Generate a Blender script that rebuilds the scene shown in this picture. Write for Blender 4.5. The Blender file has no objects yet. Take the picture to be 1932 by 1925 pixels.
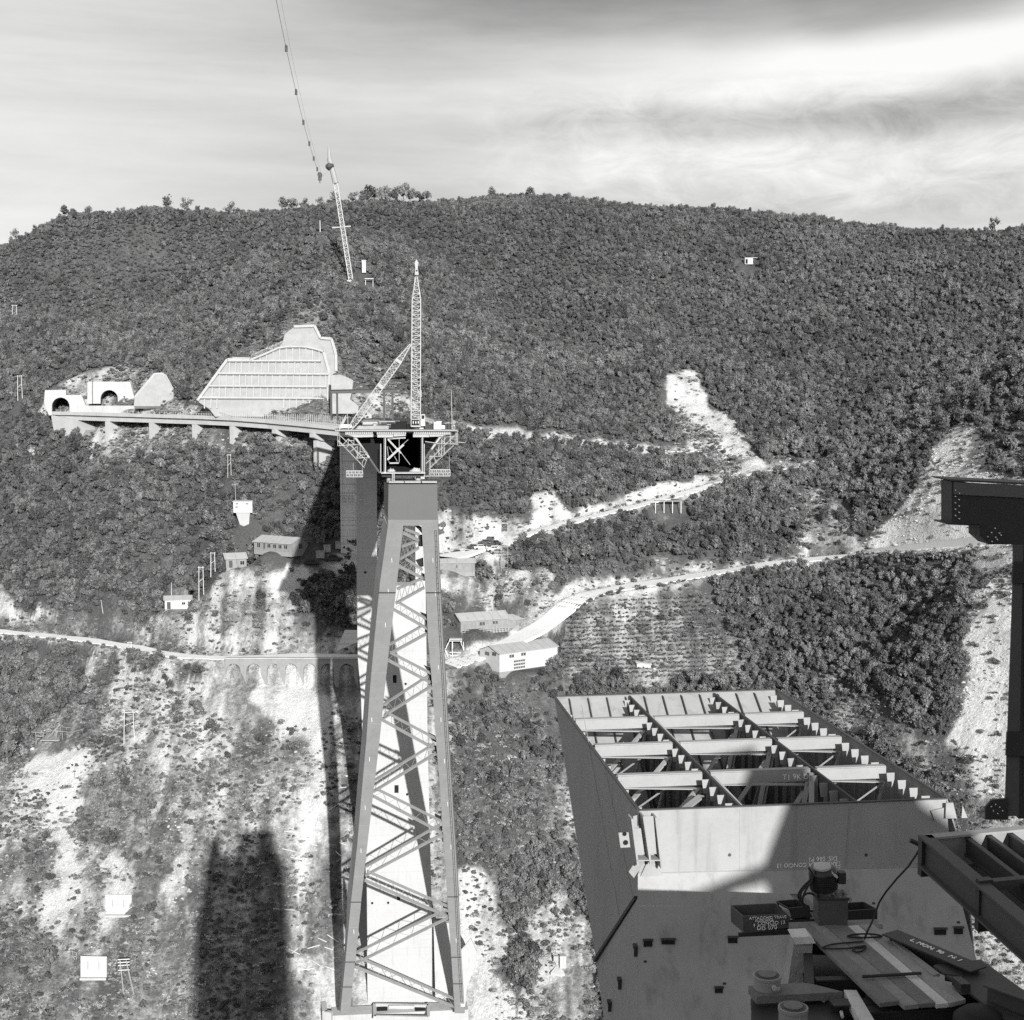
import bpy, bmesh, math, random
import numpy as np
from mathutils import Vector, Matrix

rnd = random.Random(7)
nrg = np.random.default_rng(11)
scene = bpy.context.scene

# ---------------------------------------------------------------- camera, sky, sun, exposure
FPX = 2700.0                      # focal length in the measuring grid (picture 1932 x 1925)
PITCH = math.radians(4.5)
CX, CY = 966.0, 962.5
cam_d = bpy.data.cameras.new('camera')
cam = bpy.data.objects.new('camera', cam_d)
scene.collection.objects.link(cam)
cam_d.sensor_fit = 'HORIZONTAL'
cam_d.angle = 2 * math.atan(966.0 / FPX)
cam_d.clip_start = 0.5
cam_d.clip_end = 9000
cam.location = (0, 0, 0)
cam.rotation_euler = (math.radians(90) - PITCH, 0, 0)
scene.camera = cam

SUN_EL = math.radians(17.6)
SUN_AZ = math.radians(13.2)       # the sun stands behind the camera, to its right
scene.view_settings.view_transform = 'Standard'
scene.view_settings.look = 'None'
scene.view_settings.gamma = 1.0
scene.view_settings.exposure = 0.9
scene.cycles.max_bounces = 5
scene.cycles.diffuse_bounces = 3
scene.cycles.glossy_bounces = 2
scene.cycles.transparent_max_bounces = 4
scene.cycles.use_denoising = False

sun_d = bpy.data.lights.new('sun', 'SUN')
sun_d.energy = 3.6
sun_d.angle = math.radians(0.5)
sun_d.color = (1.0, 0.995, 0.985)
sun = bpy.data.objects.new('sun', sun_d)
scene.collection.objects.link(sun)
SUNV = Vector((math.sin(SUN_AZ) * math.cos(SUN_EL), -math.cos(SUN_AZ) * math.cos(SUN_EL), math.sin(SUN_EL)))
sun.rotation_euler = SUNV.to_track_quat('Z', 'Y').to_euler()
sun.location = SUNV * 300


class N:
    """tiny node-tree helper"""
    def __init__(s, nt):
        s.nt = nt
    def n(s, t, **k):
        o = s.nt.nodes.new(t)
        for a, b in k.items():
            setattr(o, a, b)
        return o
    def put(s, sock, v):
        if v is None:
            return
        if hasattr(v, 'is_output') or hasattr(v, 'links'):
            s.nt.links.new(v, sock)
        else:
            sock.default_value = v
    def m(s, op, a, b=None, c=None, clamp=False):
        o = s.n('ShaderNodeMath', operation=op)
        o.use_clamp = clamp
        s.put(o.inputs[0], a); s.put(o.inputs[1], b); s.put(o.inputs[2], c)
        return o.outputs[0]
    def ss(s, v, a, b, lo=0.0, hi=1.0):
        o = s.n('ShaderNodeMapRange', interpolation_type='SMOOTHSTEP')
        s.put(o.inputs[0], v); s.put(o.inputs[1], a); s.put(o.inputs[2], b)
        s.put(o.inputs[3], lo); s.put(o.inputs[4], hi)
        return o.outputs[0]
    def noise(s, vec, scale, detail=4, rough=0.55, dist=0.0):
        o = s.n('ShaderNodeTexNoise')
        s.put(o.inputs['Vector'], vec)
        o.inputs['Scale'].default_value = scale
        o.inputs['Detail'].default_value = detail
        o.inputs['Roughness'].default_value = rough
        o.inputs['Distortion'].default_value = dist
        return o.outputs['Fac']
    def mix(s, f, a, b):
        # float mix
        o = s.n('ShaderNodeMix', data_type='FLOAT')
        s.put(o.inputs[0], f); s.put(o.inputs[2], a); s.put(o.inputs[3], b)
        return o.outputs[0]
    def vec(s, x, y, z):
        o = s.n('ShaderNodeCombineXYZ')
        s.put(o.inputs[0], x); s.put(o.inputs[1], y); s.put(o.inputs[2], z)
        return o.outputs[0]


world = bpy.data.worlds.new('World')
scene.world = world
world.use_nodes = True
wn = N(world.node_tree)
world.node_tree.nodes.clear()
sky = wn.n('ShaderNodeTexSky')
sky.sky_type = 'NISHITA'
sky.sun_disc = False
sky.sun_elevation = SUN_EL
sky.sun_rotation = math.pi - SUN_AZ
bw = wn.n('ShaderNodeRGBToBW')
world.node_tree.links.new(sky.outputs[0], bw.inputs[0])
tc = wn.n('ShaderNodeTexCoord')
sep = wn.n('ShaderNodeSeparateXYZ')
world.node_tree.links.new(tc.outputs['Generated'], sep.inputs[0])
az = wn.m('ARCTAN2', sep.outputs[0], sep.outputs[1])
el = wn.m('ARCSINE', sep.outputs[2])
# streaky high cloud: noise stretched along the horizon, bands rising slightly to the right
wob = wn.noise(wn.vec(wn.m('MULTIPLY', az, 3.0), wn.m('MULTIPLY', el, 6.0), 0.3), 1.6, 3, 0.5)
elw = wn.m('ADD', el, wn.m('MULTIPLY', wn.m('SUBTRACT', wob, 0.5), 0.045))


def band(center_az, center_el, slope, thick, left, right, soft=0.12):
    """soft bank of cloud round a line of direction angles"""
    line = wn.m('MULTIPLY_ADD', wn.m('SUBTRACT', az, center_az), slope, center_el)
    d = wn.m('ABSOLUTE', wn.m('SUBTRACT', elw, line))
    f = wn.ss(d, thick, thick * 0.12, 0.0, 1.0)
    f = wn.m('MULTIPLY', f, wn.ss(az, left - soft, left + soft))
    return wn.m('MULTIPLY', f, wn.ss(az, right + soft, right - soft))


st1 = wn.noise(wn.vec(wn.m('MULTIPLY', az, 1.3), wn.m('MULTIPLY', el, 13.0), 1.7), 1.5, 7, 0.6, 0.35)
st2 = wn.noise(wn.vec(wn.m('MULTIPLY', az, 6.0), wn.m('MULTIPLY', el, 18.0), 4.2), 2.6, 8, 0.65, 0.25)
puff = wn.noise(wn.vec(wn.m('MULTIPLY', az, 9.0), wn.m('MULTIPLY', el, 20.0), 8.1), 2.2, 9, 0.68, 0.6)
pm = wn.m('MULTIPLY', wn.ss(az, -0.12, 0.1), wn.m('MULTIPLY', wn.ss(el, 0.10, 0.13), wn.ss(el, 0.225, 0.19)))
lum = wn.m('MULTIPLY_ADD', wn.ss(st1, 0.25, 0.78), 0.19, 0.47)
lum = wn.m('ADD', lum, wn.m('MULTIPLY', wn.m('SUBTRACT', st2, 0.5), 0.12))
lum = wn.m('ADD', lum, wn.m('MULTIPLY', wn.m('MULTIPLY', wn.m('SUBTRACT', puff, 0.52), 0.75), pm))
lum = wn.m('ADD', lum, wn.ss(az, -0.02, -0.40, 0.0, 0.17))
A0, E0 = 0.0, 0.0
lum = wn.m('ADD', lum, wn.m('MULTIPLY', band(0.22, 0.218, 0.05, 0.034, 0.10, 0.60), 0.40))
lum = wn.m('ADD', lum, wn.m('MULTIPLY', band(0.20, 0.158, -0.03, 0.038, -0.02, 0.60), 0.30))
lum = wn.m('ADD', lum, wn.m('MULTIPLY', band(-0.05, 0.200, 0.0, 0.022, -0.12, 0.12), 0.16))
lum = wn.m('SUBTRACT', lum, wn.m('MULTIPLY', band(0.20, 0.185, 0.03, 0.022, -0.02, 0.60), 0.12))
lum = wn.m('SUBTRACT', lum, wn.m('MULTIPLY', band(0.18, 0.292, 0.02, 0.072, -0.10, 0.60), 0.34))
lum = wn.m('ADD', lum, wn.ss(el, 0.16, 0.08, 0.0, 0.13))
lum = wn.m('MINIMUM', wn.m('MAXIMUM', lum, 0.22), 0.98)
# the cloud hides most of the clear sky behind it; the far half of the sky dome is duller
rear = wn.ss(sep.outputs[1], 0.3, -0.5, 1.0, 1.05)
lum = wn.m('MULTIPLY', lum, rear)
high = wn.ss(el, 0.35, 0.9, 1.0, 0.55)
lum = wn.m('MULTIPLY', lum, high)
cl = wn.m('MULTIPLY', lum, 0.56)
clear = wn.m('MULTIPLY', bw.outputs[0], 0.08)
out = wn.mix(0.88, clear, cl)
bgn = wn.n('ShaderNodeBackground')
rgb = wn.n('ShaderNodeCombineColor')
world.node_tree.links.new(out, rgb.inputs[0])
world.node_tree.links.new(out, rgb.inputs[1])
world.node_tree.links.new(wn.m('MULTIPLY', out, 0.992), rgb.inputs[2])
world.node_tree.links.new(rgb.outputs[0], bgn.inputs[0])
bgn.inputs[1].default_value = 1.0
wo = wn.n('ShaderNodeOutputWorld')
world.node_tree.links.new(bgn.outputs[0], wo.inputs[0])

# ---------------------------------------------------------------- measuring helpers
CP, SP = math.cos(PITCH), math.sin(PITCH)


def ray(px, py):
    a = (px - CX); b = (CY - py)
    return Vector((a, FPX * CP + b * SP, -FPX * SP + b * CP))


def at(px, py, Y):
    r = ray(px, py)
    return r * (Y / r.y)


def onz(px, py, z):
    r = ray(px, py)
    return r * (z / r.z)


def proj(P):
    """world array (n,3) -> measuring grid"""
    x, y, z = P[:, 0], P[:, 1], P[:, 2]
    f = y * CP - z * SP
    u = y * SP + z * CP
    f = np.where(f < 1, 1, f)
    return CX + FPX * x / f, CY - FPX * u / f


AX = Vector((-0.1075, 0.9942, 0)).normalized()   # bridge axis, away from the camera
RX = Vector((0.9942, 0.1075, 0)).normalized()    # across the bridge, to the right
UZ = Vector((0, 0, 1))


class Plane:
    def __init__(s, p, n):
        s.p = Vector(p); s.n = Vector(n).normalized()
    def __call__(s, px, py):
        r = ray(px, py)
        return r * (s.p.dot(s.n) / r.dot(s.n))


# ---------------------------------------------------------------- materials
MATS = {}


def mat(name, v, rough=0.8, var=0.15, scale=0.6, metal=0.0, bump=0.0, bscale=3.0, streak=0.0, line=0.0, spec=0.3, aniso=None):
    """grey painted / cast / sawn surface: v is the real base grey, var the mottling, streak runs downwards, line = horizontal shutter-board lines"""
    if name in MATS:
        return MATS[name]
    m = bpy.data.materials.new(name)
    m.use_nodes = True
    nt = m.node_tree
    h = N(nt)
    b = nt.nodes['Principled BSDF']
    b.inputs['Roughness'].default_value = rough
    b.inputs['Metallic'].default_value = metal
    b.inputs['Specular IOR Level'].default_value = spec
    g = h.n('ShaderNodeNewGeometry')
    s = h.n('ShaderNodeSeparateXYZ')
    nt.links.new(g.outputs['Position'], s.inputs[0])
    pos = g.outputs['Position']
    if aniso:
        pos = h.vec(h.m('MULTIPLY', s.outputs[0], aniso[0]), h.m('MULTIPLY', s.outputs[1], aniso[1]), h.m('MULTIPLY', s.outputs[2], aniso[2]))
    n1 = h.noise(pos, scale, 6, 0.6)
    n2 = h.noise(pos, scale * 9, 4, 0.6)
    f = h.m('ADD', h.m('MULTIPLY', h.m('SUBTRACT', n1, 0.5), 2.6 * var), h.m('MULTIPLY', h.m('SUBTRACT', n2, 0.5), 1.2 * var))
    n9 = h.noise(pos, scale * 55, 2, 0.5)
    f = h.m('ADD', f, h.m('MULTIPLY', h.m('SUBTRACT', n9, 0.5), 0.9 * var))
    f = h.m('ADD', f, 1.0)
    if streak:
        sv = h.vec(h.m('MULTIPLY', s.outputs[0], 1.6), h.m('MULTIPLY', s.outputs[1], 1.6), h.m('MULTIPLY', s.outputs[2], 0.12))
        n3 = h.noise(sv, 1.4, 5, 0.65)
        f = h.m('SUBTRACT', f, h.m('MULTIPLY', h.ss(n3, 0.5, 0.72), streak))
    if line:
        lv = h.vec(0.0, 0.0, h.m('MULTIPLY', s.outputs[2], 1.0))
        n4 = h.noise(lv, 1.6, 3, 0.7)
        f = h.m('SUBTRACT', f, h.m('MULTIPLY', h.ss(n4, 0.5, 0.62), line))
    f = h.m('MULTIPLY', f, v, clamp=True)
    c = h.n('ShaderNodeCombineColor')
    for i in range(3):
        nt.links.new(f, c.inputs[i])
    nt.links.new(c.outputs[0], b.inputs['Base Color'])
    if bump:
        bn = h.noise(pos, bscale, 5, 0.6)
        bp = h.n('ShaderNodeBump')
        bp.inputs['Strength'].default_value = bump
        bp.inputs['Distance'].default_value = 0.1
        nt.links.new(bn, bp.inputs['Height'])
        nt.links.new(bp.outputs[0], b.inputs['Normal'])
    MATS[name] = m
    return m


M_CONC = mat('weathered concrete', 0.43, 0.9, 0.10, 0.25, streak=0.10, line=0.07, bump=0.3)
M_CONC2 = mat('fresh concrete', 0.42, 0.9, 0.16, 0.3, streak=0.12, bump=0.3)
M_CONC3 = mat('rough shotcrete', 0.31, 0.95, 0.22, 0.35, streak=0.10, bump=0.8, bscale=1.2)
M_RIB = mat('ribbed wall concrete', 0.38, 0.9, 0.14, 0.5, streak=0.15)
M_CONCD = mat('pier concrete with board marks', 0.62, 0.9, 0.12, 0.25, streak=0.1, line=0.28, bump=0.3)
M_STEEL = mat('grey primed steel', 0.26, 0.55, 0.15, 0.4, streak=0.10, spec=0.4)
M_STEELN = mat('grey primer with weathering', 0.30, 0.6, 0.17, 0.7, streak=0.26, spec=0.4, bump=0.12, bscale=2.0)
M_STEELL = mat('light primed steel', 0.30, 0.6, 0.16, 1.2, spec=0.4)
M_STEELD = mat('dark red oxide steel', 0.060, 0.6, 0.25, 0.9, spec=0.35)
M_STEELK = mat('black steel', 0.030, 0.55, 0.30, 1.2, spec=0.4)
M_WHITE = mat('white painted lattice', 0.36, 0.6, 0.12, 0.9)
M_GALV = mat('galvanised tube', 0.42, 0.5, 0.15, 2.0)
M_WOOD = mat('weathered timber', 0.30, 0.85, 0.30, 1.3, bump=0.4, bscale=6)
M_WOODL = mat('pale sawn timber', 0.58, 0.85, 0.25, 1.1, bump=0.3, bscale=6)
M_WOODD = mat('dark stained plank', 0.17, 0.8, 0.35, 1.5, bump=0.4, bscale=6)
M_ROOF = mat('pale corrugated sheet roof', 0.40, 0.7, 0.15, 0.5, streak=0.1)
M_WALLG = mat('grey timber boarding', 0.24, 0.85, 0.22, 1.0, streak=0.3)
M_WALLW = mat('whitewashed wall', 0.50, 0.85, 0.08, 0.5, streak=0.1)
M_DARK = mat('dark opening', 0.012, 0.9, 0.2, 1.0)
M_GLASS = mat('dark window glass', 0.02, 0.15, 0.2, 1.0, spec=0.5)
M_RUBBER = mat('black rubber', 0.02, 0.7, 0.2, 3.0)
M_ROAD = mat('pale dirt road', 0.80, 0.95, 0.14, 0.35, bump=0.3)
M_CARD = mat('dark car paint', 0.04, 0.3, 0.1, 2.0, spec=0.5)
M_CARL = mat('light car paint', 0.60, 0.3, 0.05, 2.0, spec=0.5)
M_CARM = mat('grey car paint', 0.22, 0.3, 0.1, 2.0, spec=0.5)
M_PAINT = mat('white chalk paint', 0.9, 0.9, 0.2, 8.0)
M_STONE = mat('old masonry', 0.27, 0.95, 0.2, 0.8, bump=0.6, bscale=2.0, streak=0.15)
M_BARK = mat('bark', 0.09, 0.95, 0.3, 2.0)


# ---------------------------------------------------------------- mesh builder
class MB:
    def __init__(s):
        s.v = []; s.f = []
    def quad(s, *p):
        i = len(s.v)
        s.v += [tuple(q) for q in p]
        s.f.append(tuple(range(i, i + len(p))))
    def hexa(s, a, b):
        """a, b: matching quads (4 points each), bottom and top"""
        i = len(s.v)
        s.v += [tuple(q) for q in a] + [tuple(q) for q in b]
        s.f += [(i + 3, i + 2, i + 1, i), (i + 4, i + 5, i + 6, i + 7)]
        for k in range(4):
            j = (k + 1) % 4
            s.f.append((i + k, i + j, i + 4 + j, i + 4 + k))
    def prism(s, poly, off):
        """polygon extruded by a vector"""
        n = len(poly); i = len(s.v)
        off = Vector(off)
        s.v += [tuple(q) for q in poly] + [tuple(Vector(q) + off) for q in poly]
        s.f.append(tuple(range(i, i + n)))
        s.f.append(tuple(range(i + 2 * n - 1, i + n - 1, -1)))
        for k in range(n):
            j = (k + 1) % n
            s.f.append((i + k, i + n + k, i + n + j, i + j))
    def box(s, c, ex, ey, ez, dx=Vector((1, 0, 0)), dy=Vector((0, 1, 0)), dz=UZ):
        """centre, full sizes, axes"""
        c = Vector(c)
        X = Vector(dx) * ex / 2; Y = Vector(dy) * ey / 2; Z = Vector(dz) * ez / 2
        s.hexa([c - X - Y - Z, c + X - Y - Z, c + X + Y - Z, c - X + Y - Z],
               [c - X - Y + Z, c + X - Y + Z, c + X + Y + Z, c - X + Y + Z])
    def beam(s, p, q, w, h=None, up=UZ):
        p = Vector(p); q = Vector(q)
        h = h or w
        d = (q - p)
        if d.length < 1e-6:
            return
        d.normalize()
        u = Vector(up)
        if abs(d.dot(u)) > 0.98:
            u = Vector((0, 1, 0))
        r = d.cross(u).normalized() * w / 2
        u = r.cross(d).normalized() * h / 2
        s.hexa([p - r - u, p + r - u, p + r + u, p - r + u], [q - r - u, q + r - u, q + r + u, q - r + u])
    def ibeam(s, p, q, w, h, t=0.03, up=UZ):
        p = Vector(p); q = Vector(q)
        d = (q - p).normalized()
        u = Vector(up)
        r = d.cross(u).normalized()
        u = r.cross(d).normalized()
        s.beam(p, q, t, h - 2 * t, u)
        s.beam(p + u * (h - t) / 2, q + u * (h - t) / 2, w, t, u)
        s.beam(p - u * (h - t) / 2, q - u * (h - t) / 2, w, t, u)
    def tube(s, p, q, r0, r1=None, n=10, cap=True):
        p = Vector(p); q = Vector(q)
        r1 = r0 if r1 is None else r1
        d = (q - p).normalized()
        a = d.orthogonal().normalized(); b = d.cross(a)
        i = len(s.v)
        for c, r in ((p, r0), (q, r1)):
            for k in range(n):
                t = 2 * math.pi * k / n
                s.v.append(tuple(c + a * math.cos(t) * r + b * math.sin(t) * r))
        for k in range(n):
            j = (k + 1) % n
            s.f.append((i + k, i + j, i + n + j, i + n + k))
        if cap:
            s.f.append(tuple(range(i + n - 1, i - 1, -1)))
            s.f.append(tuple(range(i + n, i + 2 * n)))
    def path(s, pts, r, n=6):
        for a, b in zip(pts[:-1], pts[1:]):
            s.tube(a, b, r, r, n)
    def lathe(s, c, axis, prof, n=20):
        """prof: list of (radius, height) along axis"""
        c = Vector(c); d = Vector(axis).normalized()
        a = d.orthogonal().normalized(); b = d.cross(a)
        i = len(s.v)
        for (r, h) in prof:
            for k in range(n):
                t = 2 * math.pi * k / n
                s.v.append(tuple(c + d * h + (a * math.cos(t) + b * math.sin(t)) * r))
        for m in range(len(prof) - 1):
            for k in range(n):
                j = (k + 1) % n
                s.f.append((i + m * n + k, i + m * n + j, i + (m + 1) * n + j, i + (m + 1) * n + k))
        s.f.append(tuple(range(i + n - 1, i - 1, -1)))
        L = i + (len(prof) - 1) * n
        s.f.append(tuple(range(L, L + n)))
    def build(s, name, material, parent=None, smooth=False, origin=None):
        me = bpy.data.meshes.new(name)
        V = np.array(s.v, dtype=np.float64).reshape(-1, 3)
        if origin is None:
            if parent is not None:
                origin = WORLDPOS.get(parent.name, Vector((0, 0, 0)))
            else:
                lo, hi = V.min(0), V.max(0)
                origin = Vector(((lo[0] + hi[0]) / 2, (lo[1] + hi[1]) / 2, lo[2]))
        V = V - np.array(origin)
        me.from_pydata(V.tolist(), [], s.f)
        me.update()
        bm = bmesh.new(); bm.from_mesh(me)
        bmesh.ops.recalc_face_normals(bm, faces=bm.faces)
        bm.to_mesh(me); bm.free()
        if smooth:
            for p in me.polygons:
                p.use_smooth = True
        if isinstance(material, (list, tuple)):
            for q in material:
                me.materials.append(q)
        else:
            me.materials.append(material)
        o = bpy.data.objects.new(name, me)
        scene.collection.objects.link(o)
        if parent is not None:
            o.parent = parent
            o.location = Vector(origin) - WORLDPOS.get(parent.name, Vector((0, 0, 0)))
        else:
            o.location = origin
        WORLDPOS[o.name] = Vector(origin)
        return o


WORLDPOS = {}


def tag(o, label=None, cat=None, group=None, kind=None):
    if label: o['label'] = label
    if cat: o['category'] = cat
    if group: o['group'] = group
    if kind: o['kind'] = kind
    return o


def thing(name, loc, label, cat, group=None):
    o = bpy.data.objects.new(name, None)
    o.empty_display_size = 0.5
    scene.collection.objects.link(o)
    o.location = loc
    WORLDPOS[o.name] = Vector(loc)
    return tag(o, label, cat, group)


def struct(o):
    o['kind'] = 'structure'
    return o


# ---------------------------------------------------------------- the hillside
def vnoise(x, y, seed=0):
    """value noise, vectorised"""
    xi = np.floor(x).astype(np.int64); yi = np.floor(y).astype(np.int64)
    xf = x - xi; yf = y - yi
    xf = xf * xf * (3 - 2 * xf); yf = yf * yf * (3 - 2 * yf)
    def h(a, b):
        n = (a * 374761393 + b * 668265263 + seed * 1442695041) & 0x7fffffff
        n = ((n ^ (n >> 13)) * 1274126177) & 0x7fffffff
        n = n ^ (n >> 16)
        return (n % 100003) / 100003.0
    a = h(xi, yi); b = h(xi + 1, yi); c = h(xi, yi + 1); d = h(xi + 1, yi + 1)
    return (a * (1 - xf) + b * xf) * (1 - yf) + (c * (1 - xf) + d * xf) * yf - 0.5


def fbm(x, y, seed=0, oct=4, gain=0.5):
    s = 0; a = 1.0
    for k in range(oct):
        s = s + a * vnoise(x * 2 ** k + 17.3 * k, y * 2 ** k - 9.1 * k, seed + k)
        a *= gain
    return s


CTL = [
    (600, 915, 400), (658, 1035, 390), (560, 1000, 393), (560, 950, 399), (600, 1100, 379), (200, 884, 446), (300, 888, 431), (440, 892, 412), (520, 902, 405),
    (200, 775, 473), (120, 785, 478), (300, 777, 462), (430, 780, 438), (520, 785, 430), (620, 787, 422), (700, 790, 425), (740, 800, 430),
    (500, 700, 446), (620, 640, 455), (420, 700, 462), (560, 640, 470), (640, 700, 448), (290, 715, 478), (205, 735, 486), (110, 748, 488),
    (100, 1000, 440), (30, 850, 482), (50, 1120, 420), (300, 1000, 412), (300, 940, 421), (450, 1030, 391), (470, 960, 401), (100, 1200, 402), (240, 1220, 390), (330, 1150, 398), (300, 1243, 380), (430, 1245, 371), (660, 1250, 362),
    (430, 1285, 366), (660, 1285, 358), (550, 1285, 362),
    (50, 1350, 385), (130, 1400, 365), (300, 1400, 352), (500, 1400, 348), (100, 1600, 340), (300, 1600, 330), (500, 1600, 325), (640, 1600, 326),
    (50, 1900, 300), (300, 1900, 302), (500, 1900, 305), (660, 1890, 309), (800, 1905, 309), (870, 1890, 309), (1000, 1900, 305), (1150, 1925, 300), (760, 1700, 322), (760, 1500, 337),
    (900, 1250, 368), (860, 1200, 375), (900, 1050, 407), (1000, 1010, 412), (900, 960, 422), (900, 850, 441), (870, 808, 450), (1100, 838, 460), (1290, 852, 470),
    (900, 750, 474), (900, 600, 540), (900, 450, 632), (950, 378, 700), (1060, 380, 705), (700, 600, 500), (700, 500, 565), (700, 392, 650),
    (300, 600, 592), (300, 510, 642), (150, 600, 606), (610, 560, 484), (610, 480, 548), (420, 580, 588), (900, 520, 600), (300, 430, 650), (130, 440, 640), (0, 508, 620), (0, 600, 592), (30, 740, 502), (580, 406, 650), (450, 424, 655),
    (500, 560, 545), (450, 630, 522),
    (1280, 720, 520), (1300, 600, 570), (1300, 500, 620), (1300, 398, 690), (1500, 416, 668), (1700, 440, 636), (1932, 452, 590), (1932, 600, 500), (1700, 600, 540), (1700, 800, 450), (1550, 850, 456),
    (1450, 888, 450), (1600, 1000, 405), (1640, 1043, 392), (1800, 1030, 362), (1820, 820, 400), (1932, 800, 382), (1920, 1025, 345), (1750, 950, 385),
    (1300, 928, 432), (1300, 1088, 396), (1450, 1065, 394), (1200, 1105, 392), (1060, 1140, 384), (1100, 980, 420),
    (1200, 1250, 368), (1500, 1200, 360), (1700, 1200, 338), (1870, 1100, 328), (1870, 1300, 300), (1700, 1400, 305), (1500, 1400, 325), (1200, 1400, 348), (1000, 1500, 340), (1000, 1700, 322),
    (1150, 1600, 330), (1870, 1600, 278), (1870, 1850, 264), (1600, 1700, 295), (1400, 1900, 288),
    (-300, 600, 600), (-300, 1000, 450), (-300, 1400, 375), (-300, 1900, 290), (2300, 520, 480), (2300, 800, 350), (2300, 1200, 285), (2300, 1900, 245),
    (-120, 560, 600), (0, 560, 690), (130, 500, 700), (300, 490, 710), (450, 480, 715), (580, 455, 715), (700, 440, 715), (950, 405, 765), (1300, 440, 755), (1500, 455, 735), (1700, 480, 700), (1932, 500, 660),
]
_P = [tuple(at(*c)) for c in CTL]
_P += [(-250, 950, 30), (0, 1000, 50), (280, 960, 45), (0, 850, 90), (-150, 820, 70), (200, 820, 75), (400, 700, 40), (-420, 700, 20), (-100, 225, -190), (0, 222, -196), (60, 215, -185), (130, 190, -175), (0, 100, -185), (-120, 90, -180), (120, 80, -160),
       (0, -60, -120), (200, -50, -120), (-200, -50, -130), (0, -250, -90), (300, -250, -100), (-300, -250, -100), (-350, 200, -170), (330, 100, -110), (600, 400, 20), (-600, 400, -60)]
_P = np.array(_P)
_S = 100.0


def _phi(r2):
    return 0.5 * r2 * np.log(np.maximum(r2, 1e-12))


_n = len(_P)
_xy = _P[:, :2] / _S
_K = _phi(((_xy[:, None, :] - _xy[None]) ** 2).sum(-1)) + np.eye(_n) * 0.004
_A = np.zeros((_n + 3, _n + 3))
_A[:_n, :_n] = _K
_A[:_n, _n] = 1; _A[:_n, _n + 1:] = _xy
_A[_n:, :_n] = _A[:_n, _n:].T
_W = np.linalg.solve(_A, np.concatenate([_P[:, 2], np.zeros(3)]))


def Hbase(x, y):
    x = np.asarray(x, float).ravel(); y = np.asarray(y, float).ravel()
    out = np.empty(len(x))
    for i in range(0, len(x), 20000):
        q = np.stack([x[i:i + 20000], y[i:i + 20000]], 1) / _S
        r2 = ((q[:, None, :] - _xy[None]) ** 2).sum(-1)
        out[i:i + 20000] = _phi(r2) @ _W[:_n] + _W[_n] + q @ _W[_n + 1:]
    R = np.sqrt(x * x + (y - 300) ** 2)
    t = np.clip((R - 560) / 500, 0, 1); t = t * t * (3 - 2 * t)
    far = 18 + 40 * vnoise(x / 400, y / 400, 5)
    return np.clip(out * (1 - t) + far * t, -200, 140)


def ray_hit(px, py, Hf, y0=190.0, y1=800.0):
    r = ray(px, py)
    Y = np.arange(y0, y1, 0.5)
    X = r.x / r.y * Y; Z = r.z / r.y * Y
    h = Hf(X, Y)
    k = np.argmax(Z <= h)
    if Z[k] > h[k]:
        k = len(Y) - 1
    return Vector((X[k], Y[k], h[k]))


ROADS = {   # name: (half width, points of the measuring grid)
    'track': (2.0, [(864, 810), (950, 822), (1040, 832), (1120, 841), (1200, 848), (1290, 854), (1330, 852)]),
    'quarry_road': (3.2, [(935, 1040), (958, 1022), (990, 1010), (1050, 994), (1100, 981), (1200, 957), (1300, 929), (1380, 908), (1450, 888), (1500, 884), (1535, 880)]),
    'parking_yard': (5.5, [(838, 1052), (870, 1045), (905, 1036), (940, 1028)]),
    'main_road': (4.6, [(848, 1258), (900, 1238), (980, 1208), (1035, 1175), (1072, 1140), (1120, 1120), (1200, 1107), (1300, 1090), (1450, 1066), (1550, 1056), (1640, 1046), (1750, 1038), (1870, 1030), (1960, 1026)]),
    'valley_road': (2.8, [(-40, 1190), (60, 1199), (150, 1207), (245, 1222), (330, 1240), (430, 1243), (560, 1241), (690, 1241)]),
}
PADS = []      # level yards: world x, y, z, radius
_roads = {}
for k, (w, pts) in ROADS.items():
    wp = [ray_hit(px, py, Hbase) for px, py in pts]
    # resample and smooth
    P = np.array([tuple(q) for q in wp])
    seg = np.linalg.norm(np.diff(P[:, :2], axis=0), axis=1)
    s = np.concatenate([[0], np.cumsum(seg)])
    t = np.arange(0, s[-1], 2.0)
    Q = np.stack([np.interp(t, s, P[:, i]) for i in range(3)], 1)
    for _ in range(5):
        Q[1:-1] = (Q[:-2] + 2 * Q[1:-1] + Q[2:]) / 4
    if k == 'main_road':
        mid = (Q[:, 0] > 50)
    _roads[k] = (w, Q)


ARC_A = tuple(at(428, 1286, 365.5)); ARC_B = tuple(at(672, 1286, 359.0))
for (px, py, wd, r) in ((514, 1041, 6.0, 5.0), (446, 1072, 5.0, 3.0), (336, 1150, 4.0, 3.0), (915, 1188, 5.6, 5.5), (972, 1184, 4, 2.5), (1000, 1262, 8, 8.5), (862, 1082, 4, 3.5)):
    c = ray_hit(px, py, Hbase)
    PADS.append((c.x, c.y + wd / 2, c.z, r))


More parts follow.
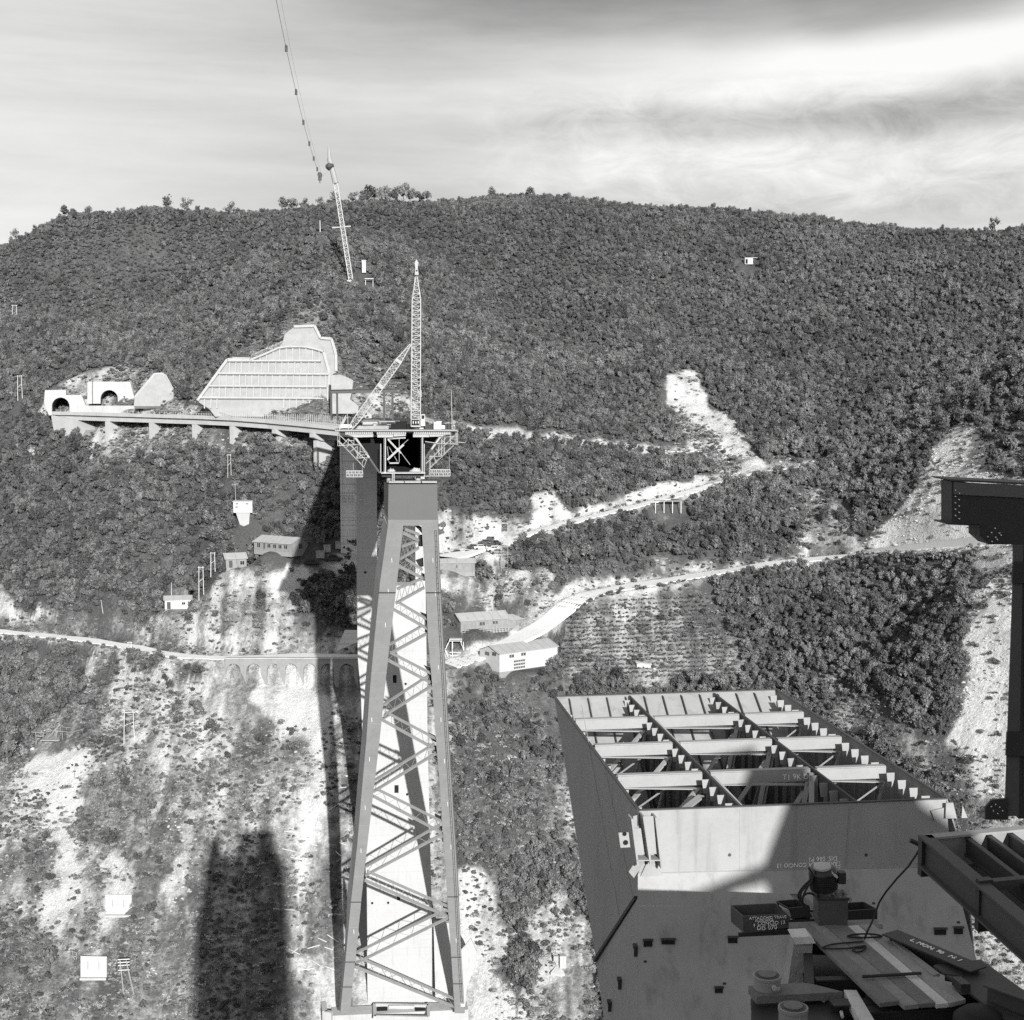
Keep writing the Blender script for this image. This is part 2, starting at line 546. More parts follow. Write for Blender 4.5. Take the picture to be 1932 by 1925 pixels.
def H(x, y):
    """ground height with the road benches cut into it"""
    x = np.asarray(x, float).ravel(); y = np.asarray(y, float).ravel()
    z = Hbase(x, y)
    near = (y > 180) & (y < 760) & (np.abs(x) < 420)
    rough = fbm(x / 14, y / 14, 3, 4, 0.55) * 2.6 + fbm(x / 3.1, y / 3.1, 9, 3, 0.5) * 0.55
    far_w = np.clip((y - 500) / 70, 0, 1) * np.clip((665 - y) / 90, 0, 1)
    z = z + far_w * (fbm(x / 48, y / 110, 41, 3, 0.5) * 15)
    damp = np.ones(len(x))
    for k, (w, Q) in _roads.items():
        lo = Q[:, :2].min(0) - 14; hi = Q[:, :2].max(0) + 14
        idx = np.nonzero((x > lo[0]) & (x < hi[0]) & (y > lo[1]) & (y < hi[1]))[0]
        if len(idx) == 0:
            continue
        for i in range(0, len(idx), 30000):
            j = idx[i:i + 30000]
            d2 = (x[j][:, None] - Q[None, :, 0]) ** 2 + (y[j][:, None] - Q[None, :, 1]) ** 2
            m = d2.argmin(1)
            d = np.sqrt(d2[np.arange(len(j)), m])
            t = np.clip((d - w - 0.8) / 5.0, 0, 1); t = t * t * (3 - 2 * t)
            z[j] = Q[m, 2] * (1 - t) + z[j] * t
            damp[j] = np.minimum(damp[j], t)
    for (px, py, pz, pr) in PADS:
        d = np.sqrt((x - px) ** 2 + (y - py) ** 2)
        t = np.clip((d - pr) / 7.0, 0, 1); t = t * t * (3 - 2 * t)
        z = pz * (1 - t) + z * t
        damp = np.minimum(damp, t)
    # cut in front of the arcade wall
    dx = x - ARC_A[0]; dy = y - ARC_A[1]
    e = (ARC_B[0] - ARC_A[0], ARC_B[1] - ARC_A[1]); L = math.hypot(*e); e = (e[0] / L, e[1] / L)
    u = dx * e[0] + dy * e[1]; d = dx * e[1] - dy * e[0]
    t = np.clip(1 - (d - 3.5) / 6, 0, 1) * (d > -0.3) * np.clip((u + 4) / 3, 0, 1) * np.clip((L + 4 - u) / 3, 0, 1)
    zb = ARC_A[2] - 0.4 - np.clip(d, 0, 10) * 0.45
    z = np.where(t > 0, np.minimum(z, zb * t + z * (1 - t)), z)
    damp = np.where(t > 0.2, damp * 0.35, damp)
    return z + rough * damp * np.where(near, 1.0, 2.0)


def hit(px, py):
    return ray_hit(px, py, H)


# ---- what grows where: map over the measuring grid (tree cover, scrub cover, brightness of the ground)
GS = 4
gw, gh = 640, 560                       # covers -300 .. 2260, 300 .. 2540
GX0, GY0 = -300, 300
gx, gy = np.meshgrid(GX0 + (np.arange(gw) + 0.5) * GS, GY0 + (np.arange(gh) + 0.5) * GS)
MT = np.ones((gh, gw)); MSc = np.full((gh, gw), 0.5); MBr = np.full((gh, gw), 0.12)


def inpoly(X, Y, poly):
    c = np.zeros(X.shape, bool)
    n = len(poly)
    for i in range(n):
        x1, y1 = poly[i]; x2, y2 = poly[(i + 1) % n]
        if y1 == y2:
            continue
        k = ((y1 > Y) != (y2 > Y)) & (X < (x2 - x1) * (Y - y1) / (y2 - y1) + x1)
        c ^= k
    return c


wx = gx + fbm(gx / 46, gy / 46, 21, 5, 0.62) * 60
wy = gy + fbm(gx / 46, gy / 46, 31, 5, 0.62) * 50


def paint(poly, tree, scrub, bright, k=1.0):
    m = inpoly(gx + (wx - gx) * k, gy + (wy - gy) * k, poly)
    MT[m] = tree; MSc[m] = scrub; MBr[m] = bright


# open, stony lower slope left of the tower
paint([(170, 1262), (700, 1262), (680, 1640), (660, 1960), (-60, 1960), (-60, 1500), (60, 1400), (130, 1330)], 0.02, 0.8, 0.60)
paint([(-300, 1960), (700, 1930), (1100, 1960), (1100, 2540), (-300, 2540)], 0.10, 0.7, 0.4)
paint([(0, 1720), (130, 1740), (330, 1650), (480, 1640), (520, 1800), (420, 1960), (-60, 1960)], 0.05, 1.15, 0.40)
paint([(150, 1480), (280, 1440), (330, 1600), (300, 1700), (170, 1660)], 0.08, 1.1, 0.40)
paint([(300, 1300), (440, 1290), (560, 1430), (560, 1500), (420, 1440)], 0.02, 0.35, 0.50)
paint([(420, 1660), (560, 1600), (580, 1900), (380, 1960)], 0.10, 1.2, 0.38)
# bare slides and spoil
paint([(478, 1290), (600, 1288), (606, 1440), (560, 1425), (520, 1380), (488, 1330)], 0, 0.04, 0.98, 0.6)
paint([(-40, 1480), (60, 1450), (110, 1560), (80, 1740), (-40, 1700)], 0.02, 1.0, 0.66)
paint([(170, 1262), (330, 1250), (330, 1330), (240, 1380), (180, 1300)], 0, 0.55, 0.8)
paint([(600, 1290), (680, 1400), (670, 1560), (610, 1640), (590, 1500)], 0, 0.7, 0.6)
paint([(520, 1500), (600, 1480), (600, 1640), (540, 1680)], 0, 0.7, 0.66)
paint([(836, 1008), (955, 1000), (960, 1062), (836, 1075)], 0, 0.05, 0.85, 0.0)
paint([(530, 1800), (640, 1780), (640, 1850), (560, 1840)], 0, 0.2, 0.85)
paint([(45, 1440), (75, 1425), (150, 1405), (168, 1435), (140, 1480), (135, 1560), (150, 1640), (110, 1770), (70, 1760), (98, 1640), (94, 1500), (30, 1485)], 0, 0.05, 1.1, 0.35)
paint([(190, 1700), (215, 1600), (235, 1600), (225, 1700), (205, 1800)], 0, 0.3, 0.85, 0.8)
paint([(330, 1560), (350, 1480), (372, 1480), (362, 1600), (345, 1760), (325, 1700)], 0, 0.3, 0.85, 0.8)
# between the valley road and the huts
paint([(250, 1195), (300, 1150), (380, 1120), (420, 1085), (480, 1065), (580, 1060), (600, 1120), (690, 1160), (690, 1238), (420, 1236), (255, 1232)], 0.08, 0.75, 0.52)
paint([(395, 1140), (430, 1085), (570, 1075), (585, 1098), (540, 1130)], 0, 0.45, 0.72)
paint([(500, 1090), (575, 1072), (583, 1096), (545, 1118)], 0, 0.08, 0.95, 0.5)
paint([(300, 1165), (380, 1160), (400, 1200), (300, 1220)], 0.1, 0.5, 0.75)
paint([(390, 1208), (690, 1212), (690, 1238), (400, 1238)], 0, 0.3, 0.7, 0.5)
paint([(590, 1040), (700, 1035), (700, 1100), (590, 1100)], 0, 0.3, 0.6, 0.5)
paint([(590, 1105), (700, 1095), (690, 1200), (600, 1200), (560, 1150)], 0.9, 0.6, 0.15, 0.5)
paint([(-60, 1110), (20, 1115), (50, 1130), (100, 1165), (-60, 1172)], 0, 0.12, 0.9, 0.7)
paint([(-60, 1165), (250, 1165), (250, 1200), (-60, 1190)], 0, 0.8, 0.42, 0.6)
paint([(200, 1215), (250, 1215), (250, 1240), (180, 1260), (130, 1340), (160, 1250)], 0.0, 0.3, 0.8, 0.6)
# below the viaduct
paint([(110, 790), (180, 795), (220, 850), (180, 870), (130, 830)], 0.0, 0.35, 0.85, 0.6)
paint([(340, 800), (450, 820), (500, 845), (430, 870), (380, 850), (340, 870), (320, 830)], 0.05, 0.35, 0.75, 0.6)
paint([(130, 860), (180, 840), (150, 940), (120, 1000), (130, 930)], 0.3, 0.5, 0.5)
paint([(10, 830), (60, 830), (70, 880), (30, 890)], 0.2, 0.5, 0.55)
paint([(85, 735), (200, 712), (235, 700), (250, 720), (250, 790), (90, 790)], 0, 0.25, 0.8, 0.5)
paint([(250, 760), (660, 760), (660, 800), (250, 795)], 0, 0.3, 0.75, 0.4)
paint([(640, 600), (700, 600), (720, 700), (780, 740), (800, 800), (650, 800)], 0.12, 1.0, 0.42)
paint([(655, 735), (760, 740), (800, 800), (655, 800)], 0.0, 0.4, 0.7, 0.5)
paint([(440, 640), (560, 560), (590, 600), (560, 640), (440, 665)], 0.35, 0.9, 0.3)
paint([(355, 800), (370, 745), (455, 650), (470, 630), (560, 600), (590, 575), (635, 600), (640, 650), (650, 700), (680, 800)], 0, 0.5, 0.45, 0.0)
paint([(90, 735), (120, 715), (165, 700), (240, 690), (290, 700), (350, 770), (360, 795), (70, 795), (70, 750)], 0, 0.4, 0.6, 0.15)
paint([(120, 640), (250, 640), (290, 655), (270, 690), (180, 690), (130, 700)], 0.85, 0.8, 0.3, 0.5)
paint([(110, 790), (640, 800), (600, 880), (560, 862), (500, 836), (440, 846), (380, 836), (290, 850), (240, 838), (200, 850), (150, 830)], 0.0, 0.8, 0.45, 0.15)
paint([(175, 795), (325, 800), (325, 838), (290, 866), (250, 880), (180, 876)], 0.0, 0.6, 0.62, 0.3)
paint([(420, 805), (470, 812), (470, 850), (430, 880), (410, 850)], 0.0, 0.5, 0.6, 0.4)
paint([(575, 815), (640, 815), (640, 900), (600, 905), (580, 880)], 0.0, 0.7, 0.4, 0.3)
paint([(400, 690), (450, 630), (540, 570), (600, 530), (640, 545), (610, 600), (560, 605), (470, 640)], 0.45, 1.0, 0.36, 1.0)
# right of the tower: cut slopes along the roads
paint([(830, 945), (870, 968), (940, 975), (990, 985), (1010, 935), (1040, 928), (1070, 962), (1200, 932), (1240, 908), (1300, 912), (1350, 893), (1440, 880), (1540, 872), (1540, 886), (1450, 893), (1300, 932), (1100, 984), (990, 1014), (930, 1050), (830, 1058)], 0, 0.16, 0.86, 0.35)
paint([(835, 948), (960, 980), (940, 1020), (840, 1040)], 0.0, 0.6, 0.72, 0.6)
paint([(830, 1095), (900, 1090), (1000, 1060), (1030, 1110), (1000, 1160), (960, 1140), (830, 1160)], 0.06, 0.7, 0.62)
paint([(980, 1110), (1020, 1060), (1060, 1100), (1045, 1150), (985, 1200), (960, 1190), (1000, 1150)], 0.0, 0.4, 0.7, 0.6)
paint([(838, 1262), (850, 1230), (980, 1190), (1020, 1150), (1055, 1118), (1110, 1095), (1250, 1082), (1290, 1076), (1300, 1096), (1120, 1126), (1080, 1146), (1040, 1186), (900, 1250)], 0, 0.14, 0.84, 0.35)
paint([(1250, 1040), (1330, 1050), (1380, 1080), (1450, 1060), (1500, 1075), (1300, 1096), (1270, 1085)], 0.05, 0.3, 0.8, 0.7)
paint([(864, 803), (960, 812), (1100, 828), (1200, 840), (1300, 845), (1335, 852), (1300, 862), (1200, 853), (1100, 846), (960, 830), (864, 818)], 0, 0.15, 0.85, 0.25)
paint([(1150, 870), (1260, 862), (1280, 880), (1180, 885)], 0.2, 0.5, 0.7)
paint([(1270, 860), (1330, 850), (1360, 880), (1280, 885)], 0.2, 0.4, 0.75, 0.8)
# quarry scar on the slope
paint([(1275, 770), (1350, 800), (1430, 890), (1340, 900), (1310, 860), (1275, 810)], 0.04, 0.8, 0.7, 0.6)
paint([(1240, 750), (1255, 700), (1312, 700), (1350, 762), (1390, 800), (1465, 890), (1405, 895), (1335, 815), (1290, 785), (1250, 782)], 0, 0.05, 1.0, 0.3)
paint([(1450, 850), (1500, 850), (1530, 880), (1450, 885)], 0, 0.3, 0.8, 0.6)
# ravine and the crag
paint([(1450, 905), (1560, 900), (1600, 960), (1620, 1040), (1460, 1060), (1520, 1000), (1480, 950)], 0.12, 0.7, 0.55)
paint([(1500, 1000), (1600, 960), (1620, 1040), (1470, 1064)], 0.05, 0.5, 0.7)
paint([(1620, 1040), (1628, 1000), (1690, 972), (1725, 925), (1752, 850), (1792, 800), (1845, 815), (1875, 885), (1960, 905), (1960, 1032), (1650, 1048)], 0, 0.16, 1.05, 0.3)
paint([(1830, 720), (1960, 700), (1960, 900), (1880, 900), (1850, 840)], 0.35, 0.6, 0.6)
paint([(1845, 1030), (2260, 1000), (2260, 1520), (1910, 1530), (1850, 1490), (1800, 1400), (1812, 1200), (1825, 1120), (1840, 1070)], 0, 0.22, 1.0, 0.45)
paint([(1480, 1290), (1560, 1270), (1700, 1360), (1800, 1400), (1900, 1520), (2260, 1520), (2260, 2300), (1780, 2300), (1780, 1500)], 0.03, 1.0, 0.50)
# terraced garden
paint([(1055, 1140), (1130, 1120), (1330, 1100), (1385, 1200), (1410, 1290), (1050, 1300), (1060, 1240)], 0.0, 0.28, 0.44, 0.4)
paint([(850, 1290), (1050, 1290), (1300, 1285), (1480, 1300), (1060, 1310), (900, 1330)], 0.2, 1.0, 0.3)
# below, between tower and steelwork
paint([(845, 1330), (1060, 1310), (1100, 1600), (1060, 1640), (940, 1640), (860, 1600)], 0.35, 1.6, 0.20)
paint([(1000, 1380), (1060, 1370), (1090, 1560), (1040, 1600), (1010, 1500)], 0.1, 0.8, 0.5)
paint([(855, 1640), (940, 1640), (985, 1700), (960, 1800), (1010, 1960), (850, 1960)], 0, 0.35, 0.85, 0.7)
paint([(985, 1700), (1060, 1620), (1110, 1800), (1140, 1960), (1010, 1960)], 0.04, 0.8, 0.62)
paint([(1000, 1620), (1070, 1640), (1050, 1720), (960, 1740), (940, 1660)], 0.7, 1.0, 0.3, 0.8)
# under and behind the piers
paint([(680, 1240), (850, 1240), (850, 1960), (640, 1960), (640, 1640)], 0.0, 0.6, 0.5)
paint([(600, 1850), (900, 1850), (900, 1960), (600, 1960)], 0, 0.1, 0.7)


# keep the growth off the roads and off the strip just below them
for _k, (_w, _pts) in ROADS.items():
    _up, _dn = {'track': (12, 7), 'quarry_road': (14, 9), 'parking_yard': (14, 12), 'main_road': (14, 13), 'valley_road': (7, 9)}[_k]
    for (xa, ya), (xb, yb) in zip(_pts[:-1], _pts[1:]):
        m = inpoly(gx + (wx - gx) * 0.05, gy + (wy - gy) * 0.12, [(xa - 2, ya - _up), (xb + 2, yb - _up), (xb + 2, yb + _dn), (xa - 2, ya + _dn)])
        MT[m] = 0; MSc[m] = np.minimum(MSc[m], 0.22); MBr[m] = np.maximum(MBr[m], 0.75)


def blur(a, k=1):
    for _ in range(k):
        p = np.pad(a, 1, mode='edge')
        a = (p[:-2, 1:-1] + p[2:, 1:-1] + p[1:-1, :-2] + p[1:-1, 2:] + 2 * a) / 6
    return a


MT = blur(MT, 1); MSc = blur(MSc, 2); MBr = blur(MBr, 2)


def look(arr, X, Y, Z, jit=0.0):
    px, py = proj(np.stack([X, Y, Z], 1))
    a = (px - GX0) / GS - 0.5; b = (py - GY0) / GS - 0.5
    a = np.clip(a, 0, gw - 1.001); b = np.clip(b, 0, gh - 1.001)
    ai = a.astype(int); bi = b.astype(int); af = a - ai; bf = b - bi
    return (arr[bi, ai] * (1 - af) + arr[bi, ai + 1] * af) * (1 - bf) + (arr[bi + 1, ai] * (1 - af) + arr[bi + 1, ai + 1] * af) * bf


# polar sheet round the viewpoint, fine where the picture looks
angs = np.concatenate([np.linspace(-180, -27, 34)[:-1], np.arange(-27, 27.001, 0.1), np.linspace(27, 180, 34)[1:]])
rads = np.concatenate([np.linspace(2, 190, 30)[:-1], np.arange(190, 480, 0.9), np.arange(480, 760, 1.6), np.geomspace(762, 6000, 40)])
TA, TR = np.meshgrid(np.radians(angs), rads)
tx = (TR * np.sin(TA)).ravel(); ty = (TR * np.cos(TA)).ravel()
tz = H(tx, ty)
nA, nR = len(angs), len(rads)
ii = np.arange(nR - 1)[:, None] * nA + np.arange(nA - 1)[None]
faces = np.stack([ii, ii + 1, ii + 1 + nA, ii + nA], -1).reshape(-1, 4)
me = bpy.data.meshes.new('hillside')
me.vertices.add(len(tx)); me.vertices.foreach_set('co', np.stack([tx, ty, tz], 1).ravel())
me.loops.add(faces.size); me.loops.foreach_set('vertex_index', faces.ravel())
me.polygons.add(len(faces)); me.polygons.foreach_set('loop_start', np.arange(0, faces.size, 4))
me.polygons.foreach_set('use_smooth', np.ones(len(faces), bool))
me.update(calc_edges=True)
bri = look(MBr, tx + fbm(tx / 9, ty / 9, 91, 3) * 7, ty + fbm(tx / 9, ty / 9, 92, 3) * 7, tz)
bri = bri + (fbm(tx / 3.2, ty / 16, 93, 4, 0.6) * 0.55 + fbm(tx / 16, ty / 24, 94, 3) * 0.35) * np.clip((bri - 0.2) * 3, 0, 1) * np.clip((1.25 - bri) * 1.8, 0.25, 1)
bri = np.clip(bri, 0, 1.1)
# real ground brightness of road benches
at_b = me.attributes.new('soil', 'FLOAT', 'POINT'); at_b.data.foreach_set('value', bri)
ground = bpy.data.objects.new('hillside', me)
scene.collection.objects.link(ground)
struct(ground)
gm = bpy.data.materials.new('rock and earth')
gm.use_nodes = True
h = N(gm.node_tree)
pb = gm.node_tree.nodes['Principled BSDF']
pb.inputs['Roughness'].default_value = 0.95
pb.inputs['Specular IOR Level'].default_value = 0.1
a = h.n('ShaderNodeAttribute', attribute_name='soil')
g = h.n('ShaderNodeNewGeometry')
n1 = h.noise(g.outputs['Position'], 0.12, 8, 0.65)
n2 = h.noise(g.outputs['Position'], 0.7, 6, 0.7)
n3 = h.noise(g.outputs['Position'], 2.2, 8, 0.78)
f = h.m('ADD', a.outputs['Fac'], h.m('MULTIPLY', h.m('SUBTRACT', n1, 0.5), 1.0))
f = h.m('ADD', f, h.m('MULTIPLY', h.m('SUBTRACT', n2, 0.5), 1.1))
f = h.ss(f, -0.05, 1.1)
v = h.mix(h.m('POWER', f, 1.7), 0.085, 0.56)
v = h.m('MULTIPLY', v, h.m('MULTIPLY_ADD', h.m('SUBTRACT', n3, 0.5), 1.9, 1.0), clamp=True)
c = h.n('ShaderNodeCombineColor')
for i in range(3):
    gm.node_tree.links.new(v, c.inputs[i])
gm.node_tree.links.new(c.outputs[0], pb.inputs['Base Color'])
bp = h.n('ShaderNodeBump'); bp.inputs['Strength'].default_value = 0.9; bp.inputs['Distance'].default_value = 0.7
gm.node_tree.links.new(h.m('ADD', n2, h.m('MULTIPLY', n3, 0.4)), bp.inputs['Height'])
gm.node_tree.links.new(bp.outputs[0], pb.inputs['Normal'])
me.materials.append(gm)

# roads as ribbons on their benches
for k, (w, Q) in _roads.items():
    T = np.gradient(Q[:, :2], axis=0); T /= np.linalg.norm(T, axis=1)[:, None] + 1e-9
    Nn = np.stack([T[:, 1], -T[:, 0]], 1)
    b = MB()
    i0 = 0
    for i in range(len(Q)):
        ww = w * (1 + 0.12 * math.sin(i * 0.7))
        for sg, dz in ((-1.0, -0.35), (-0.92, 0.12), (0.92, 0.12), (1.0, -0.35)):
            b.v.append((Q[i, 0] + Nn[i, 0] * ww * sg, Q[i, 1] + Nn[i, 1] * ww * sg, Q[i, 2] + dz))
    for i in range(len(Q) - 1):
        for j in range(3):
            q = i * 4 + j
            b.f.append((q, q + 1, q + 5, q + 4))
    struct(b.build(k, M_ROAD, smooth=False))

# ---------------------------------------------------------------- vegetation
def foliage_mat(name, v, spread=0.45, per=0.52):
    m = bpy.data.materials.new(name); m.use_nodes = True
    nt = m.node_tree; h = N(nt); b = nt.nodes['Principled BSDF']
    b.inputs['Roughness'].default_value = 0.75
    b.inputs['Specular IOR Level'].default_value = 0.25
    g = h.n('ShaderNodeNewGeometry')
    oi = h.n('ShaderNodeObjectInfo')
    n1 = h.noise(g.outputs['Position'], 0.035, 4, 0.6)
    f = h.m('MULTIPLY_ADD', h.m('SUBTRACT', g.outputs['Random Per Island'], 0.5), 2 * spread, 1.0)
    f = h.m('MULTIPLY', f, h.m('MULTIPLY_ADD', h.m('SUBTRACT', oi.outputs['Random'], 0.5), 2 * per, 1.0))
    f = h.m('MULTIPLY', f, h.m('MULTIPLY_ADD', h.m('SUBTRACT', n1, 0.5), 0.9, 1.0))
    n2 = h.noise(g.outputs['Position'], 0.012, 3, 0.6)
    f = h.m('MULTIPLY', f, h.m('MULTIPLY_ADD', h.m('SUBTRACT', n2, 0.5), 0.8, 1.0))
    f = h.m('MULTIPLY', f, v, clamp=True)
    c = h.n('ShaderNodeCombineColor')
    for i in range(3):
        nt.links.new(f, c.inputs[i])
    nt.links.new(c.outputs[0], b.inputs['Base Color'])
    return m


M_LEAF = foliage_mat('oak leaves', 0.125)
M_BUSH = foliage_mat('broom and scrub leaves', 0.13)
M_ROCK = mat('pale broken stone', 0.42, 0.95, 0.35, 0.6)
M_GRASS = foliage_mat('dry grass', 0.21, 0.5, 0.3)


def crown_mesh(name, seed, R, Hh, n, leaf, lobes, z0, trunk=0.0, material=None):
    """leaf clumps spread through several uneven lobes of a crown"""
    r = np.random.default_rng(seed)
    L = []
    for k in range(lobes):
        a = r.uniform(0, 2 * math.pi); q = math.sqrt(r.uniform(0.05, 0.8)) * R * 0.68
        L.append((q * math.cos(a), q * math.sin(a), z0 + Hh * r.uniform(0.32, 0.80), R * r.uniform(0.36, 0.58), Hh * r.uniform(0.20, 0.34)))
    V = []; F = []
    for i in range(n):
        lx, ly, lz, lr, lh = L[r.integers(lobes)]
        d = r.normal(size=3); d /= np.linalg.norm(d)
        if d[2] < -0.35:
            d[2] *= -0.4
        q = r.uniform(0.72, 1.05)
        c = np.array([lx + d[0] * lr * q, ly + d[1] * lr * q, lz + d[2] * lh * q])
        nrm = d + r.normal(size=3) * 0.55; nrm /= np.linalg.norm(nrm)
        t = np.cross(nrm, r.normal(size=3)); t /= np.linalg.norm(t); b_ = np.cross(nrm, t)
        s1 = leaf * r.uniform(0.6, 1.35); s2 = s1 * r.uniform(0.45, 0.85)
        i0 = len(V)
        V += [c - t * s1, c + b_ * s2 + nrm * s1 * 0.2, c + t * s1, c - b_ * s2 + nrm * s1 * 0.2]
        F.append((i0, i0 + 1, i0 + 2, i0 + 3))
    # dark heart of boughs so that a crown is not see-through
    for (lx, ly, lz, lr, lh) in L:
        i0 = len(V)
        for (x, y, z) in ((1, 0, 0), (0, 1, 0), (-1, 0, 0), (0, -1, 0), (0, 0, 1), (0, 0, -1)):
            V.append(np.array([lx + x * lr * 0.62, ly + y * lr * 0.62, lz + z * lh * 0.62]))
        for t in ((0, 1, 4), (1, 2, 4), (2, 3, 4), (3, 0, 4), (1, 0, 5), (2, 1, 5), (3, 2, 5), (0, 3, 5)):
            F.append(tuple(i0 + k for k in t))
    me = bpy.data.meshes.new(name)
    me.from_pydata([tuple(v) for v in V], [], F); me.update()
    me.materials.append(material)
    return me


def trunk_mesh(name, seed, h, r0, R, limbs=5):
    r = random.Random(seed)
    b = MB()
    p = Vector((0, 0, -0.6)); q = Vector((r.uniform(-.15, .15) * h * 0.3, r.uniform(-.15, .15) * h * 0.3, h * 0.45))
    b.tube(p, q, r0, r0 * 0.7, 7)
    q2 = Vector((q.x * 1.4, q.y * 0.6, h * 0.8))
    b.tube(q, q2, r0 * 0.7, r0 * 0.35, 6)
    for k in range(limbs):
        t = r.uniform(0.3, 0.95); s = q.lerp(q2, t) if k % 2 else p.lerp(q, max(t, 0.7))
        a = r.uniform(0, 6.28)
        e = s + Vector((math.cos(a) * R * 0.6, math.sin(a) * R * 0.6, h * r.uniform(0.12, 0.35)))
        b.tube(s, e, r0 * 0.38, r0 * 0.12, 5)
    me = bpy.data.meshes.new(name)
    me.from_pydata(b.v, [], b.f); me.update(); me.materials.append(M_BARK)
    return me


TREE_R = 2.1
CROWNS = [crown_mesh('crown', 100 + i, TREE_R * (0.85 + 0.07 * i), 3.6 + 0.45 * i, 340, 0.27, 6 + i, 0.4, material=M_LEAF) for i in range(5)]
TRUNKS = [trunk_mesh('trunk', 40 + i, 4.0, 0.16, TREE_R) for i in range(3)]
BUSHES = [crown_mesh('bush', 200 + i, 1.0, 1.4, 150, 0.17, 5, -0.15, material=M_BUSH) for i in range(4)]
TUFTS = [crown_mesh('tuft', 300 + i, 1.0, 0.75, 60, 0.2, 6, -0.2, material=M_GRASS) for i in range(3)]


def cloud_points(n, az_max, rmin, rmax):
    a = nrg.uniform(-az_max, az_max, n)
    r = np.sqrt(nrg.uniform(rmin ** 2, rmax ** 2, n))
    return r * np.sin(a), r * np.cos(a)


def thin(x, y, d, keep):
    """grid-based spacing: at most one per cell, in the given order"""
    cell = {}
    out = []
    for i in keep:
        k = (int(x[i] // d), int(y[i] // d))
        if k in cell:
            continue
        cell[k] = 1
        out.append(i)
    return np.array(out, dtype=int)


def scatter_object(name, pts, rot, scl, protos, label, cat, kind='stuff', group=None):
    """one object whose points carry copies of the given crowns"""
    me = bpy.data.meshes.new(name)
    me.vertices.add(len(pts)); me.vertices.foreach_set('co', np.asarray(pts).ravel())
    a = me.attributes.new('turn', 'FLOAT', 'POINT'); a.data.foreach_set('value', rot)
    a = me.attributes.new('size', 'FLOAT_VECTOR', 'POINT'); a.data.foreach_set('vector', np.asarray(scl).ravel())
    me.update()
    o = bpy.data.objects.new(name, me)
    scene.collection.objects.link(o)
    col = bpy.data.collections.new(name + ' sources')
    for i, pm in enumerate(protos):
        q = bpy.data.objects.new('%s source' % name, pm)
        col.objects.link(q)
    ng = bpy.data.node_groups.new(name, 'GeometryNodeTree')
    ng.interface.new_socket('Geometry', in_out='INPUT', socket_type='NodeSocketGeometry')
    ng.interface.new_socket('Geometry', in_out='OUTPUT', socket_type='NodeSocketGeometry')
    gi = ng.nodes.new('NodeGroupInput'); go = ng.nodes.new('NodeGroupOutput')
    ip = ng.nodes.new('GeometryNodeInstanceOnPoints')
    ci = ng.nodes.new('GeometryNodeCollectionInfo')
    ci.inputs['Collection'].default_value = col
    ci.inputs['Separate Children'].default_value = True
    ci.inputs['Reset Children'].default_value = True
    mp = ng.nodes.new('GeometryNodeMeshToPoints')
    ng.links.new(gi.outputs[0], mp.inputs['Mesh'])
    ng.links.new(mp.outputs[0], ip.inputs['Points'])
    ng.links.new(ci.outputs[0], ip.inputs['Instance'])
    ip.inputs['Pick Instance'].default_value = True
    t = ng.nodes.new('GeometryNodeInputNamedAttribute'); t.data_type = 'FLOAT'; t.inputs[0].default_value = 'turn'
    cx_ = ng.nodes.new('ShaderNodeCombineXYZ'); ng.links.new(t.outputs[0], cx_.inputs[2])
    ng.links.new(cx_.outputs[0], ip.inputs['Rotation'])
    s_ = ng.nodes.new('GeometryNodeInputNamedAttribute'); s_.data_type = 'FLOAT_VECTOR'; s_.inputs[0].default_value = 'size'
    ng.links.new(s_.outputs[0], ip.inputs['Scale'])
    ng.links.new(ip.outputs[0], go.inputs[0])
    md = o.modifiers.new('spread', 'NODES'); md.node_group = ng
    tag(o, label, cat, group, kind)
    return o


CLEAR = []     # world rectangles/circles kept free of growth: (x, y, r)


def clear_mask(x, y, extra=0.0):
    ok = np.ones(len(x), bool)
    for (cx_, cy_, r) in CLEAR:
        ok &= (x - cx_) ** 2 + (y - cy_) ** 2 > (r + min(extra, 0.8)) ** 2
    for k, (w, Q) in _roads.items():
        lo = Q[:, :2].min(0) - 6; hi = Q[:, :2].max(0) + 6
        idx = np.nonzero((x > lo[0]) & (x < hi[0]) & (y > lo[1]) & (y < hi[1]))[0]
        for i in range(0, len(idx), 20000):
            j = idx[i:i + 20000]
            d = np.sqrt(((x[j][:, None] - Q[None, :, 0]) ** 2 + (y[j][:, None] - Q[None, :, 1]) ** 2).min(1))
            ok[j] &= d > w + 0.5 + extra
    return ok


